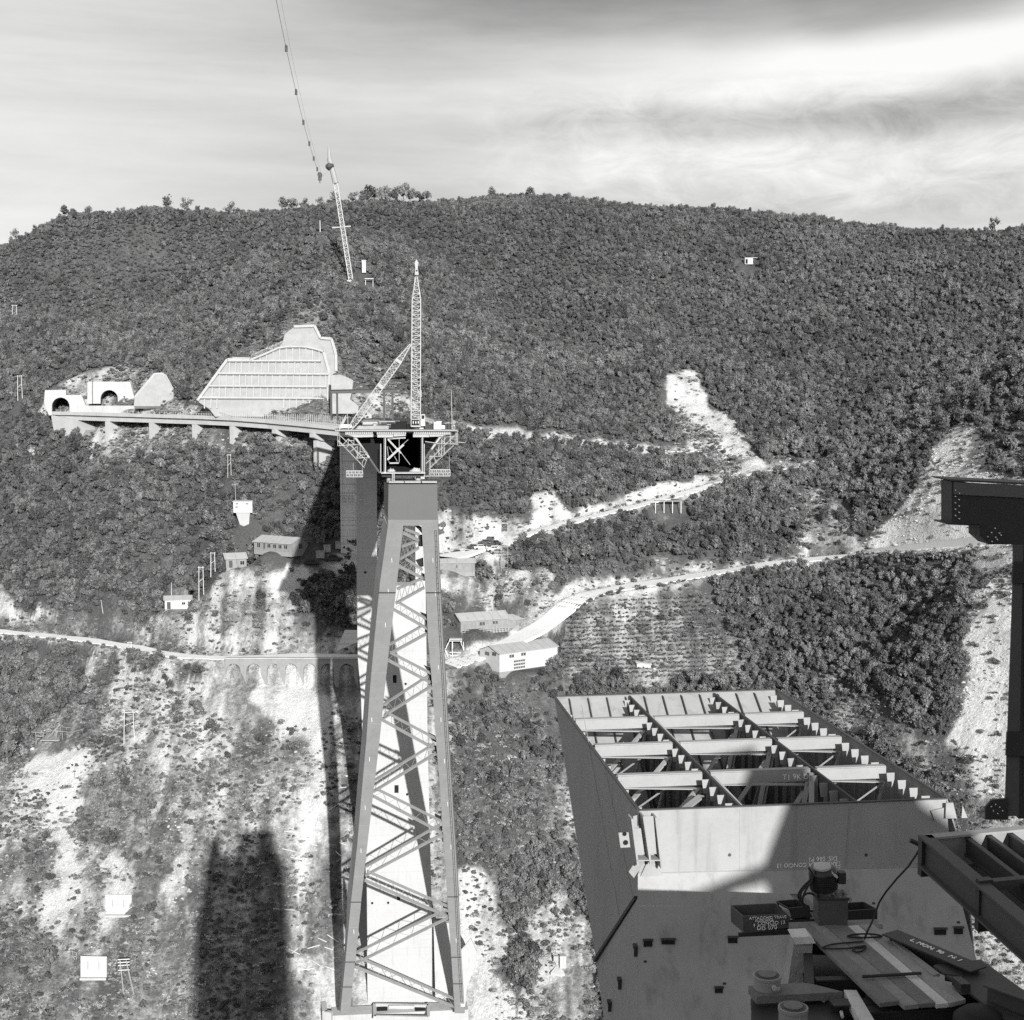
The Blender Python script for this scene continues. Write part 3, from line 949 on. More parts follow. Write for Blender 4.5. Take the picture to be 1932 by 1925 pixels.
def grow_vegetation():
    # ---- trees
    x, y = cloud_points(520000, math.radians(23.5), 195, 775)
    z = H(x, y)
    px, py = proj(np.stack([x, y, z], 1))
    t = look(MT, x, y, z)
    jag = fbm(x / 7, y / 7, 77, 3) * 0.5
    ok = ((t + jag * np.where((t > 0.03) & (t < 0.97), 1, 0)) > 0.5) | (nrg.uniform(0, 1, len(x)) < t * 0.22)
    ok &= clear_mask(x, y, 2.6) & (py > 250) & (py < 2050) & (px > -90) & (px < 2030)
    keep = np.nonzero(ok)[0]
    keep = thin(x, y, 1.22, keep)
    n = len(keep)
    X, Y, Z = x[keep], y[keep], z[keep]
    sc = (0.30 + nrg.gamma(2.2, 0.085, n)) * (1 + 0.6 * fbm(X / 22, Y / 22, 50, 3))
    sc = np.clip(sc, 0.24, 0.95) * np.clip(1.12 - (Y - 400) / 800, 0.72, 1.12)
    # height of crowns lower on the far slope
    rot = nrg.uniform(0, 6.28, n)
    dist = np.sqrt(X * X + Y * Y)
    PX, PY = px[keep], py[keep]
    vis = (PX > 0) & (PX < 1932) & (PY < 1925)
    behind = ((PX > 1046) & (PX < 1860) & (PY > 1330)) | ((PX > 1890) & (PY > 900)) | ((PX > 640) & (PX < 880) & (PY > 900))
    size_px = sc / dist
    order = np.argsort(-np.where(vis & ~behind, size_px, 0))
    singles = order[:290]
    rest = np.setdiff1d(np.arange(n), singles)
    zones = []
    marks = [((170, 700), 'above the lower tunnel mouth'), ((300, 690), 'above the pointed slope facing'), ((200, 890), 'under the left half of the viaduct'), ((360, 890), 'under the middle of the viaduct'), ((540, 900), 'under the right end of the viaduct'),
             ((460, 1020), 'below the white pump house'), ((515, 1000), 'behind the long grey hut'), ((400, 1000), 'left of the white pump house'), ((340, 1100), 'above the small white shed'), ((250, 1130), 'left of the small white shed'), ((120, 1120), 'above the left road'),
             ((60, 1260), 'under the left road, at the left edge'), ((180, 1280), 'under the bend of the left road'), ((60, 1400), 'above the timber staging'), ((300, 1200), 'between the small white shed and the left road'), ((480, 1170), 'above the arcade wall'), ((620, 1150), 'in the shade beside the concrete pier'),
             ((200, 1550), 'on the slope under the tall twin pole'), ((480, 1650), 'beside the big shadow on the left slope'), ((220, 1750), 'around the anchor blocks'), ((450, 1340), 'below the arcade wall'),
             ((900, 1100), 'below the parked cars'), ((880, 1210), 'under the long barrack'), ((980, 1130), 'behind the long barrack'), ((900, 1310), 'below the white workshop'), ((1010, 1310), 'right of the white workshop'), ((890, 1450), 'beside the middle of the right steel leg'), ((980, 1480), 'in the gully left of the near leg head'), ((950, 1640), 'low in the gully near the foot of the steel leg'), ((1050, 1560), 'close to the left side of the near leg head'),
             ((900, 880), 'right of the deck end scaffold'), ((1050, 880), 'under the upper track'), ((1200, 890), 'under the right end of the upper track'), ((1050, 1030), 'beside the scaffold tower and the yard'), ((1150, 1010), 'below the quarry road, left part'), ((1300, 980), 'below the roadside shelter'), ((1420, 960), 'below the right end of the quarry road'), ((1200, 1070), 'just above the main road'), ((1400, 1040), 'above the main road near the ravine'),
             ((1550, 950), 'in the ravine'), ((1400, 1120), 'under the main road, right of the garden'), ((1480, 1240), 'right of the terraced garden'), ((1250, 1295), 'at the lower edge of the garden'), ((1600, 1130), 'under the main road in the middle of the dark wood'), ((1600, 1260), 'in the lower part of the dark wood'), ((1720, 1120), 'under the parapet wall'), ((1720, 1260), 'in the dark wood beside the pale cliff'), ((1800, 1120), 'at the upper edge of the pale cliff'), ((1790, 1300), 'at the foot of the pale cliff'), ((1650, 1380), 'above the right edge of the near leg head'), ((1820, 900), 'on the crag above the steel column'), ((1880, 1500), 'left of the dark steel column')]
    MK = np.array([m[0] for m in marks], float)
    def where_is(a, b):
        k = int(((MK[:, 0] - a) ** 2 + (MK[:, 1] - b) ** 2).argmin())
        return marks[k][1]
    for i in singles:
        sz = 'big broad' if sc[i] > 0.85 else ('leafy' if sc[i] > 0.7 else 'small round')
        wh = where_is(PX[i], PY[i])
        z_ = ('%s oak tree %s' % (sz, wh), 'oak trees ' + wh)
        o = bpy.data.objects.new('oak_tree', None)
        o.empty_display_size = 0.3
        o.location = (X[i], Y[i], Z[i]); o.rotation_euler = (0, 0, rot[i]); o.scale = (sc[i], sc[i], sc[i] * nrg.uniform(0.85, 1.15))
        scene.collection.objects.link(o)
        tag(o, z_[0], 'tree', z_[1])
        c_ = bpy.data.objects.new('crown', CROWNS[i % 5]); scene.collection.objects.link(c_); c_.parent = o
        t_ = bpy.data.objects.new('trunk', TRUNKS[i % 3]); scene.collection.objects.link(t_); t_.parent = o
    scl = np.stack([sc[rest], sc[rest], sc[rest] * nrg.uniform(0.8, 1.2, len(rest))], 1)
    scatter_object('forest', np.stack([X[rest], Y[rest], Z[rest]], 1), rot[rest], scl, CROWNS,
                   'dense dark oak forest covering the hillside', 'forest')
    # ---- scrub
    x, y = cloud_points(520000, math.radians(23.5), 195, 560)
    z = H(x, y)
    px, py = proj(np.stack([x, y, z], 1))
    s = look(MSc, x, y, z); t = look(MT, x, y, z)
    pat = fbm(x / 11, y / 11, 60, 4, 0.6) * 0.9 + fbm(x / 3.0, y / 3.0, 61, 2) * 0.5
    dens = np.clip(s * 0.42 + pat * s * 0.9, 0, 1) * (t < 0.75)
    ok = nrg.uniform(0, 1, len(x)) < dens
    ok &= clear_mask(x, y, 0.0) & (py < 2050) & (px > -60) & (px < 2000)
    keep = thin(x, y, 0.8, np.nonzero(ok)[0])
    n = len(keep)
    kind = nrg.uniform(0, 1, n)
    sc = 0.26 + nrg.gamma(2.0, 0.18, n)
    big = kind < 0.55
    rot = nrg.uniform(0, 6.28, n)
    P = np.stack([x[keep], y[keep], z[keep]], 1)
    dist = np.linalg.norm(P, axis=1)
    PX, PY = px[keep], py[keep]
    vis = (PX > 0) & (PX < 1932) & (PY < 1925) & ~(((PX > 1046) & (PY > 1330)) | ((PX > 640) & (PX < 880)))
    order = np.argsort(-np.where(vis & big, sc / dist, 0))[:150]
    single = np.zeros(n, bool); single[order] = True
    for i in np.nonzero(single)[0]:
        o = bpy.data.objects.new('bush', BUSHES[i % 4])
        s_ = min(sc[i], 1.9)
        o.location = P[i]; o.rotation_euler = (0, 0, rot[i]); o.scale = (s_, s_, s_ * 0.95)
        scene.collection.objects.link(o)
        wh = where_is(PX[i], PY[i])
        tag(o, '%s dark bush %s' % ('large' if sc[i] > 1.1 else 'rounded', wh), 'bush', 'bushes ' + wh)
    a = big & ~single
    scatter_object('scrub', P[a], rot[a], np.stack([sc[a], sc[a], sc[a]], 1), BUSHES, 'low dark scrub scattered over the stony ground', 'scrub')
    a = ~big
    sg = sc * 1.3
    scatter_object('grass', P[a], rot[a], np.stack([sg[a], sg[a], sg[a] * 0.8], 1), TUFTS, 'dry grass and weeds between the stones', 'grass')
    # ---- loose stones on the bare ground
    rocks = []
    for i in range(4):
        r = np.random.default_rng(900 + i); b = MB()
        bm = bmesh.new(); bmesh.ops.create_icosphere(bm, subdivisions=1, radius=0.5)
        for v_ in bm.verts: v_.co *= 0.65 + 0.6 * r.random(); v_.co.z *= 0.7
        me_ = bpy.data.meshes.new('stone'); bm.to_mesh(me_); bm.free(); me_.materials.append(M_ROCK); rocks.append(me_)
    x, y = cloud_points(260000, math.radians(23.5), 195, 500)
    z = H(x, y); px, py = proj(np.stack([x, y, z], 1))
    so = look(MBr, x, y, z); t = look(MT, x, y, z)
    ok = (nrg.uniform(0, 1, len(x)) < np.clip((so - 0.42) * 0.9, 0, 0.6) * (0.5 + 1.6 * np.clip(fbm(x / 6, y / 9, 71, 3), -0.3, 1))) & (t < 0.3) & clear_mask(x, y, 0.0) & (py < 2000) & (px > -60) & (px < 2000)
    k = np.nonzero(ok)[0]; sr = 0.25 + nrg.gamma(1.6, 0.22, len(k))
    scatter_object('rubble', np.stack([x[k], y[k], z[k]], 1), nrg.uniform(0, 6.28, len(k)), np.stack([sr, sr * 0.9, sr * 0.8], 1), rocks, 'loose pale stones and rubble on the bare slopes', 'rubble')
    print('ROCKS', len(k))
    print('TREES', len(rest), 'SCRUB', n)


# a few single trees standing on the skyline (picture column, row of the foot, height in m)
def skyline_trees():
    spec = [(133, 436, 10, 'dense round-crowned tree standing alone on the left end of the ridge'),
            (330, 428, 9.5, 'tall loose-crowned tree, left one of a pair on the ridge'),
            (362, 427, 10, 'wide loose-crowned tree, right one of a pair on the ridge'),
            (443, 424, 8.5, 'small tree with a ragged crown on the ridge right of the pair'),
            (180, 434, 5, 'low scrubby tree on the ridge right of the round-crowned tree'),
            (80, 455, 5, 'thin sparse tree on the falling left end of the ridge'),
            (42, 475, 8.5, 'bent sparse tree near the left edge of the ridge'),
            (235, 432, 4.5, 'low sparse bushy tree on the bare part of the ridge'),
            (540, 408, 8, 'round tree on the ridge left of the cableway mast'),
            (580, 400, 7, 'ragged tree on the ridge just left of the cableway mast'),
            (610, 398, 7, 'ragged thin tree on the ridge touching the mast'),
            (690, 388, 9, 'dense dark tree at the left end of the ridge-top grove'),
            (720, 384, 9, 'dense dark tree in the ridge-top grove'),
            (750, 380, 8.5, 'dense dark tree in the middle of the ridge-top grove'),
            (778, 376, 8.5, 'tall dark tree in the right half of the ridge-top grove'),
            (808, 374, 9.5, 'tallest dark tree at the right end of the ridge-top grove'),
            (672, 390, 9, 'dense bushy tree at the far left foot of the ridge-top grove'),
            (704, 386, 10.5, 'dense broad tree second in the ridge-top grove'),
            (735, 382, 9.5, 'dense broad tree third in the ridge-top grove'),
            (764, 378, 10, 'dense broad tree in the right half of the ridge-top grove'),
            (793, 375, 9, 'dense tree between the two tallest of the ridge-top grove'),
            (635, 394, 8, 'ragged bushy tree on the ridge just right of the mast'),
            (560, 404, 8, 'ragged bushy tree on the ridge between the round tree and the mast'),
            (930, 366, 7, 'small upright tree on the top of the hill'),
            (1000, 368, 6, 'small bushy tree right of the hilltop'),
            (1560, 412, 5, 'small tree on the right ridge line'),
            (1862, 438, 9, 'loose round tree on the ridge near the right edge')]
    for k, (px, py, hh, lab) in enumerate(spec):
        q = skyline_hit(px)
        s = hh / 5.8
        o = bpy.data.objects.new('ridge_tree', None); scene.collection.objects.link(o)
        w = rnd.uniform(0.8, 1.1)
        o.location = (q.x, q.y, q.z - 0.06 * hh); o.rotation_euler = (0, 0, rnd.uniform(0, 6)); o.scale = (s * w, s * w, s)
        tag(o, lab, 'tree', 'single trees along the ridge')
        sparse = 'sparse' in lab or 'thin' in lab or 'ragged' in lab or 'loose' in lab
        c_ = bpy.data.objects.new('crown', SPARSE[k % 2] if sparse else CROWNS[k % 5]); scene.collection.objects.link(c_); c_.parent = o
        c_.location = (0, 0, 0.5)
        t_ = bpy.data.objects.new('trunk', TRUNKS[k % 3]); scene.collection.objects.link(t_); t_.parent = o


SPARSE = [crown_mesh('loose crown', 400 + i, TREE_R, 4.3, 150, 0.26, 7, 0.4, material=M_LEAF) for i in range(2)]


def skyline_hit(px):
    """world point on the crest under a picture column"""
    ang = math.atan2((px - CX), FPX * CP)
    r = np.arange(480, 800, 2.0)
    X = r * math.sin(ang); Y = r * math.cos(ang); Z = H(X, Y)
    k = int(np.argmax(Z / Y))
    return Vector((X[k], Y[k], Z[k]))

# ---------------------------------------------------------------- crops of the measuring grid
def G(ox, oy, s):
    return lambda x, y: ((ox + x / s) * 0.87818, (oy + y / s) * 0.87818)


r3 = G(700, 1000, 3.85); r4 = G(650, 1450, 2.593); zd = G(700, 780, 6.0375); z5 = G(80, 760, 4.83); z6 = G(400, 680, 4.83)
z2 = G(700, 520, 3.319); ra = G(900, 1080, 4.8125); hl = G(450, 1050, 4.694); pl = G(0, 1480, 6.44); rl = G(0, 1200, 2.415); rb = G(0, 1650, 2.415)


def lattice(b, A, B, wa, wb, u, v, bays, chord=0.12, lace=0.06, taper=None):
    """four-chord lattice boom from A to B; u, v: section axes"""
    A = Vector(A); B = Vector(B)
    def w(t):
        if taper:
            for (t0, w0), (t1, w1) in zip(taper[:-1], taper[1:]):
                if t <= t1:
                    return w0 + (w1 - w0) * (t - t0) / max(t1 - t0, 1e-6)
            return taper[-1][1]
        return wa + (wb - wa) * t
    def c(t, i):
        su, sv = ((-1, -1), (1, -1), (1, 1), (-1, 1))[i % 4]
        return A.lerp(B, t) + u * su * w(t) / 2 + v * sv * w(t) / 2
    for k in range(bays):
        t0 = k / bays; t1 = (k + 1) / bays
        for i in range(4):
            b.beam(c(t0, i), c(t1, i), chord)
            if k % 2:
                b.beam(c(t0, i), c(t1, i + 1), lace)
            else:
                b.beam(c(t0, i + 1), c(t1, i), lace)
            b.beam(c(t1, i), c(t1, i + 1), lace)


def TPN(p, q, bk):
    return bk


# ---------------------------------------------------------------- inclined steel leg frame of the bridge
def build_tower():
    top = at(779, 913, 240); foot = at(755, 1900, 300)
    n = RX.cross(foot - top).normalized()
    if n.y > 0:
        n = -n                        # towards the camera, leaning downwards
    TP = Plane(top, n)
    bk = -n
    t = thing('steel_portal', at(760, 1912, 303), 'tall grey A-shaped steel leg frame with zigzag lattice bracing in front of the white pier', 'bridge leg')
    rows = [(992, 732, 761, 796, 826), (1100, 717, 749, 803, 830), (1200, 707, 737, 807, 835), (1300, 698, 726, 816, 841), (1400, 691, 716, 823, 846.5),
            (1500, 682, 704, 831, 853), (1600, 673.5, 692.5, 838, 859.5), (1700, 662.5, 681.5, 844.5, 865), (1800, 653, 672, 851, 870), (1860, 647, 665, 855, 873.5), (1912, 642, 660, 858, 877)]
    def section(px0, px1, py, left, d):
        a = TP(px0, py); c = TP(px1, py)
        off = RX * (0.75 if d > 2.0 else 0.3)
        if left:
            return [a, c, c + bk * d, a + bk * d - off]
        return [a, c, c + bk * d + off * 0.3, a + bk * d]
    for left in (True, False):
        b = MB()
        for i in range(len(rows) - 1):
            y0, y1 = rows[i], rows[i + 1]
            d0 = 3.0 if i < 7 else (2.4 if i < 8 else 1.8)
            d1 = 3.0 if i < 6 else (2.4 if i < 7 else 1.8)
            k = (1, 2) if left else (3, 4)
            q0 = section(y0[k[0]], y0[k[1]], y0[0], left, d0); q1 = section(y1[k[0]], y1[k[1]], y1[0], left, d1)
            # shell strips instead of stacked blocks
            for j in range(4):
                m = (j + 1) % 4
                b.quad(q0[j], q0[m], q1[m], q1[j])
            if i == len(rows) - 2:
                b.quad(*q1)
            if i == 0:
                b.quad(*q0[::-1])
        b.build('leg', M_STEEL, t)
        # weld bands round the leg
        b = MB()
        for (py, x0, x1) in (((1118, 714.5, 746.5) if left else (1118, 803.5, 831.2)), ((1702, 662.2, 681.2) if left else (1692, 844, 864.3)), ((1815, 651.6, 670.6) if left else (1806, 851.4, 870.5)), ((1862, 646.7, 664.8) if left else (1856, 854.7, 873))):
            a = TP(x0, py) - bk * 0.05; c = TP(x1, py) - bk * 0.05
            b.beam(a, c, 0.18, 0.14, up=n)
        b.build('splice_band', M_STEELD, t)
        # fine weld seams between the plates and a climbing ladder on the right leg
        for py in range(1030, 1900, 48):
            xs_ = [np.interp(py, [r_[0] for r_ in rows], [r_[k_] for r_ in rows]) for k_ in ((1, 2) if left else (3, 4))]
            b = MB(); b.beam(TP(xs_[0] + 0.4, py) - bk * 0.012, TP(xs_[1] - 0.4, py) - bk * 0.012, 0.06, 0.03, up=n); b.build('weld_seam', M_STEELN, t)
        if not left:
            b = MB()
            prev = None
            for py in range(1000, 1900, 10):
                xr = np.interp(py, [r_[0] for r_ in rows], [r_[4] for r_ in rows]) - 4.5
                a = TP(xr - 1.6, py) - bk * 0.15; c = TP(xr + 1.6, py) - bk * 0.15
                b.beam(a, c, 0.05, 0.05)
                if prev: b.beam(prev[0], a, 0.05, 0.05); b.beam(prev[1], c, 0.05, 0.05)
                prev = (a, c)
            b.build('ladder', M_STEELD, t)
        # chalk marks
        b = MB()
        for (mx, my) in (((545, 785), (515, 1040), (492, 1320)) if left else ((885, 785), (905, 1060), (930, 1670))):
            px, py = r3(mx, my)
            a = TP(px, py - 4) - bk * 0.03; c = TP(px + 0.5, py + 4) - bk * 0.03
            b.beam(a, c, 0.07, 0.02, up=n)
        for (mx, my) in (((385, 250), (372, 470), (348, 740), (325, 980), (285, 1430)) if left else ((770, 250), (790, 480), (808, 720), (826, 960), (855, 1480))):
            px, py = r4(mx, my)
            a = TP(px, py - 4) - bk * 0.03; c = TP(px + 0.5, py + 4) - bk * 0.03
            b.beam(a, c, 0.08, 0.02, up=n)
        b.build('chalk_mark', M_PAINT, t)
    # head: dark upper block and a paler band under it
    b = MB()
    q0 = [TP(733, 914), TP(825, 914), TP(825, 914) + AX * 7.5, TP(733, 914) + AX * 7.5 - RX * 0.6]
    q1 = [TP(732, 981), TP(826, 981), TP(826, 981) + bk * 3.4 + AX * 2, TP(732, 981) + bk * 3.4 + AX * 2 - RX * 0.6]
    b.hexa(q1, q0)
    b.build('leg_head', mat('dark head plate', 0.17, 0.6, 0.06, 0.5), t)
    b = MB()
    q2 = [TP(732, 992), TP(826, 992), TP(826, 992) + bk * 3.2, TP(732, 992) + bk * 3.2 - RX * 0.6]
    b.hexa(q2, [p - UZ * 0.004 for p in q1])
    b.build('head_band', M_STEEL, t)
    b = MB()
    for x0, x1 in ((733.5, 762), (763.5, 794), (796, 824.5)):
        a = TP(x0, 911.5); c = TP(x1, 911.5)
        b.hexa([a, c, c + AX * 6.8, a + AX * 6.8], [a + UZ * 0.3, c + UZ * 0.3, c + UZ * 0.3 + AX * 6.8, a + UZ * 0.3 + AX * 6.8])
    b.build('head_cap', M_STEELL, t)
    # lattice members (upper chord, lower chord end points; left end first or right end first)
    mem = [(r3(655, 545), r3(775, 590), r3(640, 575), r3(770, 640), 1), (r3(770, 640), r3(630, 690), r3(770, 700), r3(618, 790), 1),
           (r3(660, 790), r3(800, 880), r3(600, 850), r3(800, 950), 1), (r3(810, 950), r3(590, 1040), r3(815, 1030), r3(580, 1160), 1),
           (r3(600, 1150), r3(835, 1290), r3(560, 1210), r3(840, 1370), 1), (r3(790, 1350), r3(530, 1500), r3(838, 1410), r3(545, 1570), 1),
           (r3(530, 1565), r3(870, 1740), r3(515, 1630), r3(865, 1815), 1), (r4(700, 20), r4(450, 180), r4(720, 75), r4(455, 240), 1),
           (r4(465, 222), r4(745, 370), r4(440, 262), r4(735, 425), 1), (r4(735, 398), r4(400, 602), r4(745, 450), r4(395, 665), 1),
           (r4(410, 648), r4(775, 830), r4(395, 690), r4(775, 893), 1), (r4(765, 850), r4(355, 1082), r4(785, 900), r4(350, 1132), 1),
           (r4(360, 1108), r4(805, 1302), r4(345, 1158), r4(812, 1362), 1), (r4(765, 1338), r4(300, 1562), r4(812, 1368), r4(300, 1620), 1),
           (r4(320, 1592), r4(850, 1822), r4(292, 1640), r4(842, 1862), 1)]
    for k, (a0, a1, c0, c1, _) in enumerate(mem):
        b = MB()
        A0, A1, C0, C1 = [TP(*q) + bk * 0.7 for q in (a0, a1, c0, c1)]
        b.beam(A0, A1, 0.24, 0.6, up=TPN(A0, A1, bk)); b.beam(C0, C1, 0.32, 0.6, up=TPN(C0, C1, bk))
        m = 10
        for i in range(m):
            t0, t1 = i / m, (i + 1) / m
            if i % 2: b.beam(A0.lerp(A1, t0), C0.lerp(C1, t1), 0.07)
            else: b.beam(C0.lerp(C1, t0), A0.lerp(A1, t1), 0.07)
        b.build('lattice_brace', M_STEEL, t)
    # gusset plates at the inner side of the right leg, black to stand for deep shade
    for poly in (((640, 500), (690, 500), (795, 545), (800, 600), (765, 560), (720, 520), (680, 515), (640, 550)), ((765, 610), (800, 610), (806, 705), (768, 705)),
                 ((745, 820), (808, 800), (812, 870), (780, 880)), ((790, 925), (820, 935), (822, 990), (792, 985)), ((780, 1248), (842, 1272), (845, 1420), (822, 1418), (818, 1300)),
                 ((812, 1690), (872, 1715), (876, 1770), (838, 1760), (845, 1735)), ((850, 1795), (878, 1800), (880, 1858), (852, 1850))):
        b = MB(); b.prism([TP(*r3(*q)) + bk * 1.3 for q in poly], bk * 0.12); b.build('gusset_plate', M_STEELK, t)
    for poly in (((695, 5), (722, 0), (723, 82), (703, 82)), ((703, 348), (742, 366), (747, 402), (722, 392)), ((728, 418), (748, 422), (749, 458), (731, 455)),
                 ((738, 800), (776, 818), (777, 850), (762, 845), (740, 815)), ((760, 868), (780, 872), (780, 905), (764, 900)), ((776, 1290), (808, 1302), (810, 1332), (785, 1325)), ((795, 1348), (813, 1352), (813, 1380), (798, 1378)),
                 ((310, 1440), (345, 1170), (358, 1190), (362, 1560), (356, 1590), (330, 1560))):
        b = MB(); b.prism([TP(*r4(*q)) + bk * 1.3 for q in poly], bk * 0.12); b.build('gusset_plate', M_STEELK, t)


def build_piers():
    PF = Plane(at(740, 1300, 309.5), AX)
    t = thing('concrete_pier', at(755, 1908, 310), 'broad white concrete bridge pier standing behind the steel leg frame', 'bridge pier')
    L = [(861, 672, 711), (1105, 673, 711.5)]
    b = MB()
    b.prism([PF(672, 861), PF(711, 861), PF(711.5, 1105), PF(673, 1105)], AX * 5)
    b.prism([PF(783, 861), PF(801, 861), PF(803, 1105), PF(784, 1105)], AX * 5)
    b.prism([PF(711, 861), PF(783, 861), PF(783, 878), PF(711, 878)], AX * 5)
    out = [(673, 1105), (675, 1240), (681, 1310), (684, 1400), (687, 1540), (691, 1680), (694, 1925), (819, 1925), (816, 1790), (813, 1640), (807, 1409), (803, 1105)]
    b.prism([PF(*q) for q in out[:1] + out[-1:] + out[-2:-7:-1] + out[6:0:-1]], AX * 6)
    b.build('shaft', M_CONC, t)
    for (fn, x0, y0, x1, y1) in ((r3, 555, 1735, 585, 1800), (r4, 512, 615, 535, 658), (r4, 527, 1218, 543, 1255)):
        b = MB(); p = [fn(x0, y0), fn(x1, y0), fn(x1, y1), fn(x0, y1)]
        b.prism([PF(*q) - AX * 0.03 for q in p], AX * 0.6); b.build('window_opening', M_DARK, t)
    for (fn, x, y) in ((r3, 660, 1808), (r4, 583, 666), (r4, 388, 1272), (r4, 477, 1270), (r3, 326, 886), (r3, 342, 1817)):
        b = MB(); c = PF(*fn(x, y)); b.tube(c - AX * 0.03, c + AX * 0.4, 0.28, 0.28, 10); b.build('drain_hole', M_DARK, t)
    # far pier
    PB = Plane(at(660, 950, 388), AX)
    t = thing('concrete_pier', at(665, 1040, 389), 'narrow grey concrete pier with horizontal board marks farther up the slope', 'bridge pier')
    b = MB(); b.prism([PB(641, 838), PB(700, 838), PB(702, 1048), PB(643, 1048)], AX * 4.5); b.build('shaft', M_CONCD, t)
    b = MB()
    b.beam(PB(643.5, 840) - AX * 0.1, PB(645.5, 1044) - AX * 0.1, 0.35, 0.2, up=AX)
    b.beam(PB(667, 840) - AX * 0.1, PB(669, 1044) - AX * 0.1, 0.35, 0.2, up=AX)
    b.build('corner_rib', M_CONCD, t)
    b = MB()
    q = PB(655, 946)
    for k in range(4):
        b.beam(q + RX * (-1.8 + 1.1 * k) - AX * 0.25, q + RX * (-1.8 + 1.1 * k) - AX * 0.25 + UZ * 1.6, 0.08)
    for k in range(3):
        b.beam(q + RX * -1.8 - AX * 0.25 + UZ * 0.8 * k, q + RX * 1.6 - AX * 0.25 + UZ * 0.8 * k, 0.08)
    b.build('inspection_cage', M_GALV, t)
    # foundations
    t = thing('foundation_block', at(770, 1925, 304), 'pale concrete foundation with two square pits at the foot of the pier', 'foundation')
    FP = Plane(at(770, 1915, 303.5), AX)
    b = MB()
    base = at(770, 1905, 304)
    gz = at(770, 1912, 303.5).z
    c = Vector((base.x - 2, 306.0, gz - 4.0))
    b.box(c, 30, 4.4, 8.0, RX, AX)
    b.build('footing', M_CONC2, t)
    b = MB()
    for x0, x1 in ((807, 823), (897, 913)):
        pass
    for mx in (443, 655):
        q = onz(*r4(mx, 1862), gz + 0.02)
        b.box(q + UZ * 0.05, 2.3, 2.0, 0.1, RX, AX)
    b.build('pit', M_DARK, t)
    b = MB()
    for x0, y0, x1, y1 in ((400, 1838, 700, 1846), (400, 1905, 700, 1912), (400, 1838, 402, 1912), (480, 1850, 622, 1850), (700, 1838, 702, 1912)):
        p = onz(*r4(x0, y0), gz + 0.3); q = onz(*r4(x1, y1), gz + 0.3)
        b.beam(p, q, 0.6, 0.7)
    b.build('kerb_wall', M_CONC2, t)
    # curved wall at the left foot
    b = MB()
    pts = [onz(*r4(x, y), gz - 0.5) for x, y in ((165, 1915), (125, 1910), (112, 1820), (118, 1750), (140, 1728), (172, 1735))]
    for p, q in zip(pts[:-1], pts[1:]):
        b.beam(p, q, 1.1, 3.0)
    o = b.build('retaining_wall', M_CONC2)
    tag(o, 'curved concrete retaining wall left of the foot of the steel leg', 'wall')
    # white blade beside the right foot
    b = MB()
    WP = Plane(at(880, 1850, 303), Vector((0.35, -0.9, 0.25)))
    poly = [(868, 1378), (872, 1530), (905, 1520), (935, 1468), (952, 1500), (968, 1540), (968, 1600), (945, 1660), (915, 1745), (905, 1800), (895, 1800), (893, 1700), (880, 1600), (835, 1740), (815, 1740), (805, 1400)]
    b.prism([WP(*r4(*q)) for q in ((880, 1535), (908, 1505), (935, 1468), (952, 1500), (970, 1545), (968, 1600), (945, 1665), (915, 1745), (905, 1850), (880, 1850))], (0, 1.2, -0.3))
    o = b.build('concrete_apron', M_CONC2)
    tag(o, 'curved white concrete apron right of the foot of the steel leg', 'wall')
    WP = Plane(at(830, 1800, 307.5), Vector((0.0, -1.0, 0.12)))
    b = MB()
    b.prism([WP(*r4(*q)) for q in ((730, 1385), (868, 1382), (870, 1530), (895, 1800), (740, 1800))], (0, 1.5, 0))
    o = b.build('wing_wall', M_CONC2)
    tag(o, 'white concrete wing wall between the pier and the right steel leg', 'wall')


# ---------------------------------------------------------------- steel deck on top of the leg
DP = Plane(at(779, 893, 240), AX)


def D(q, back=0.0):
    return DP(*q) + AX * back


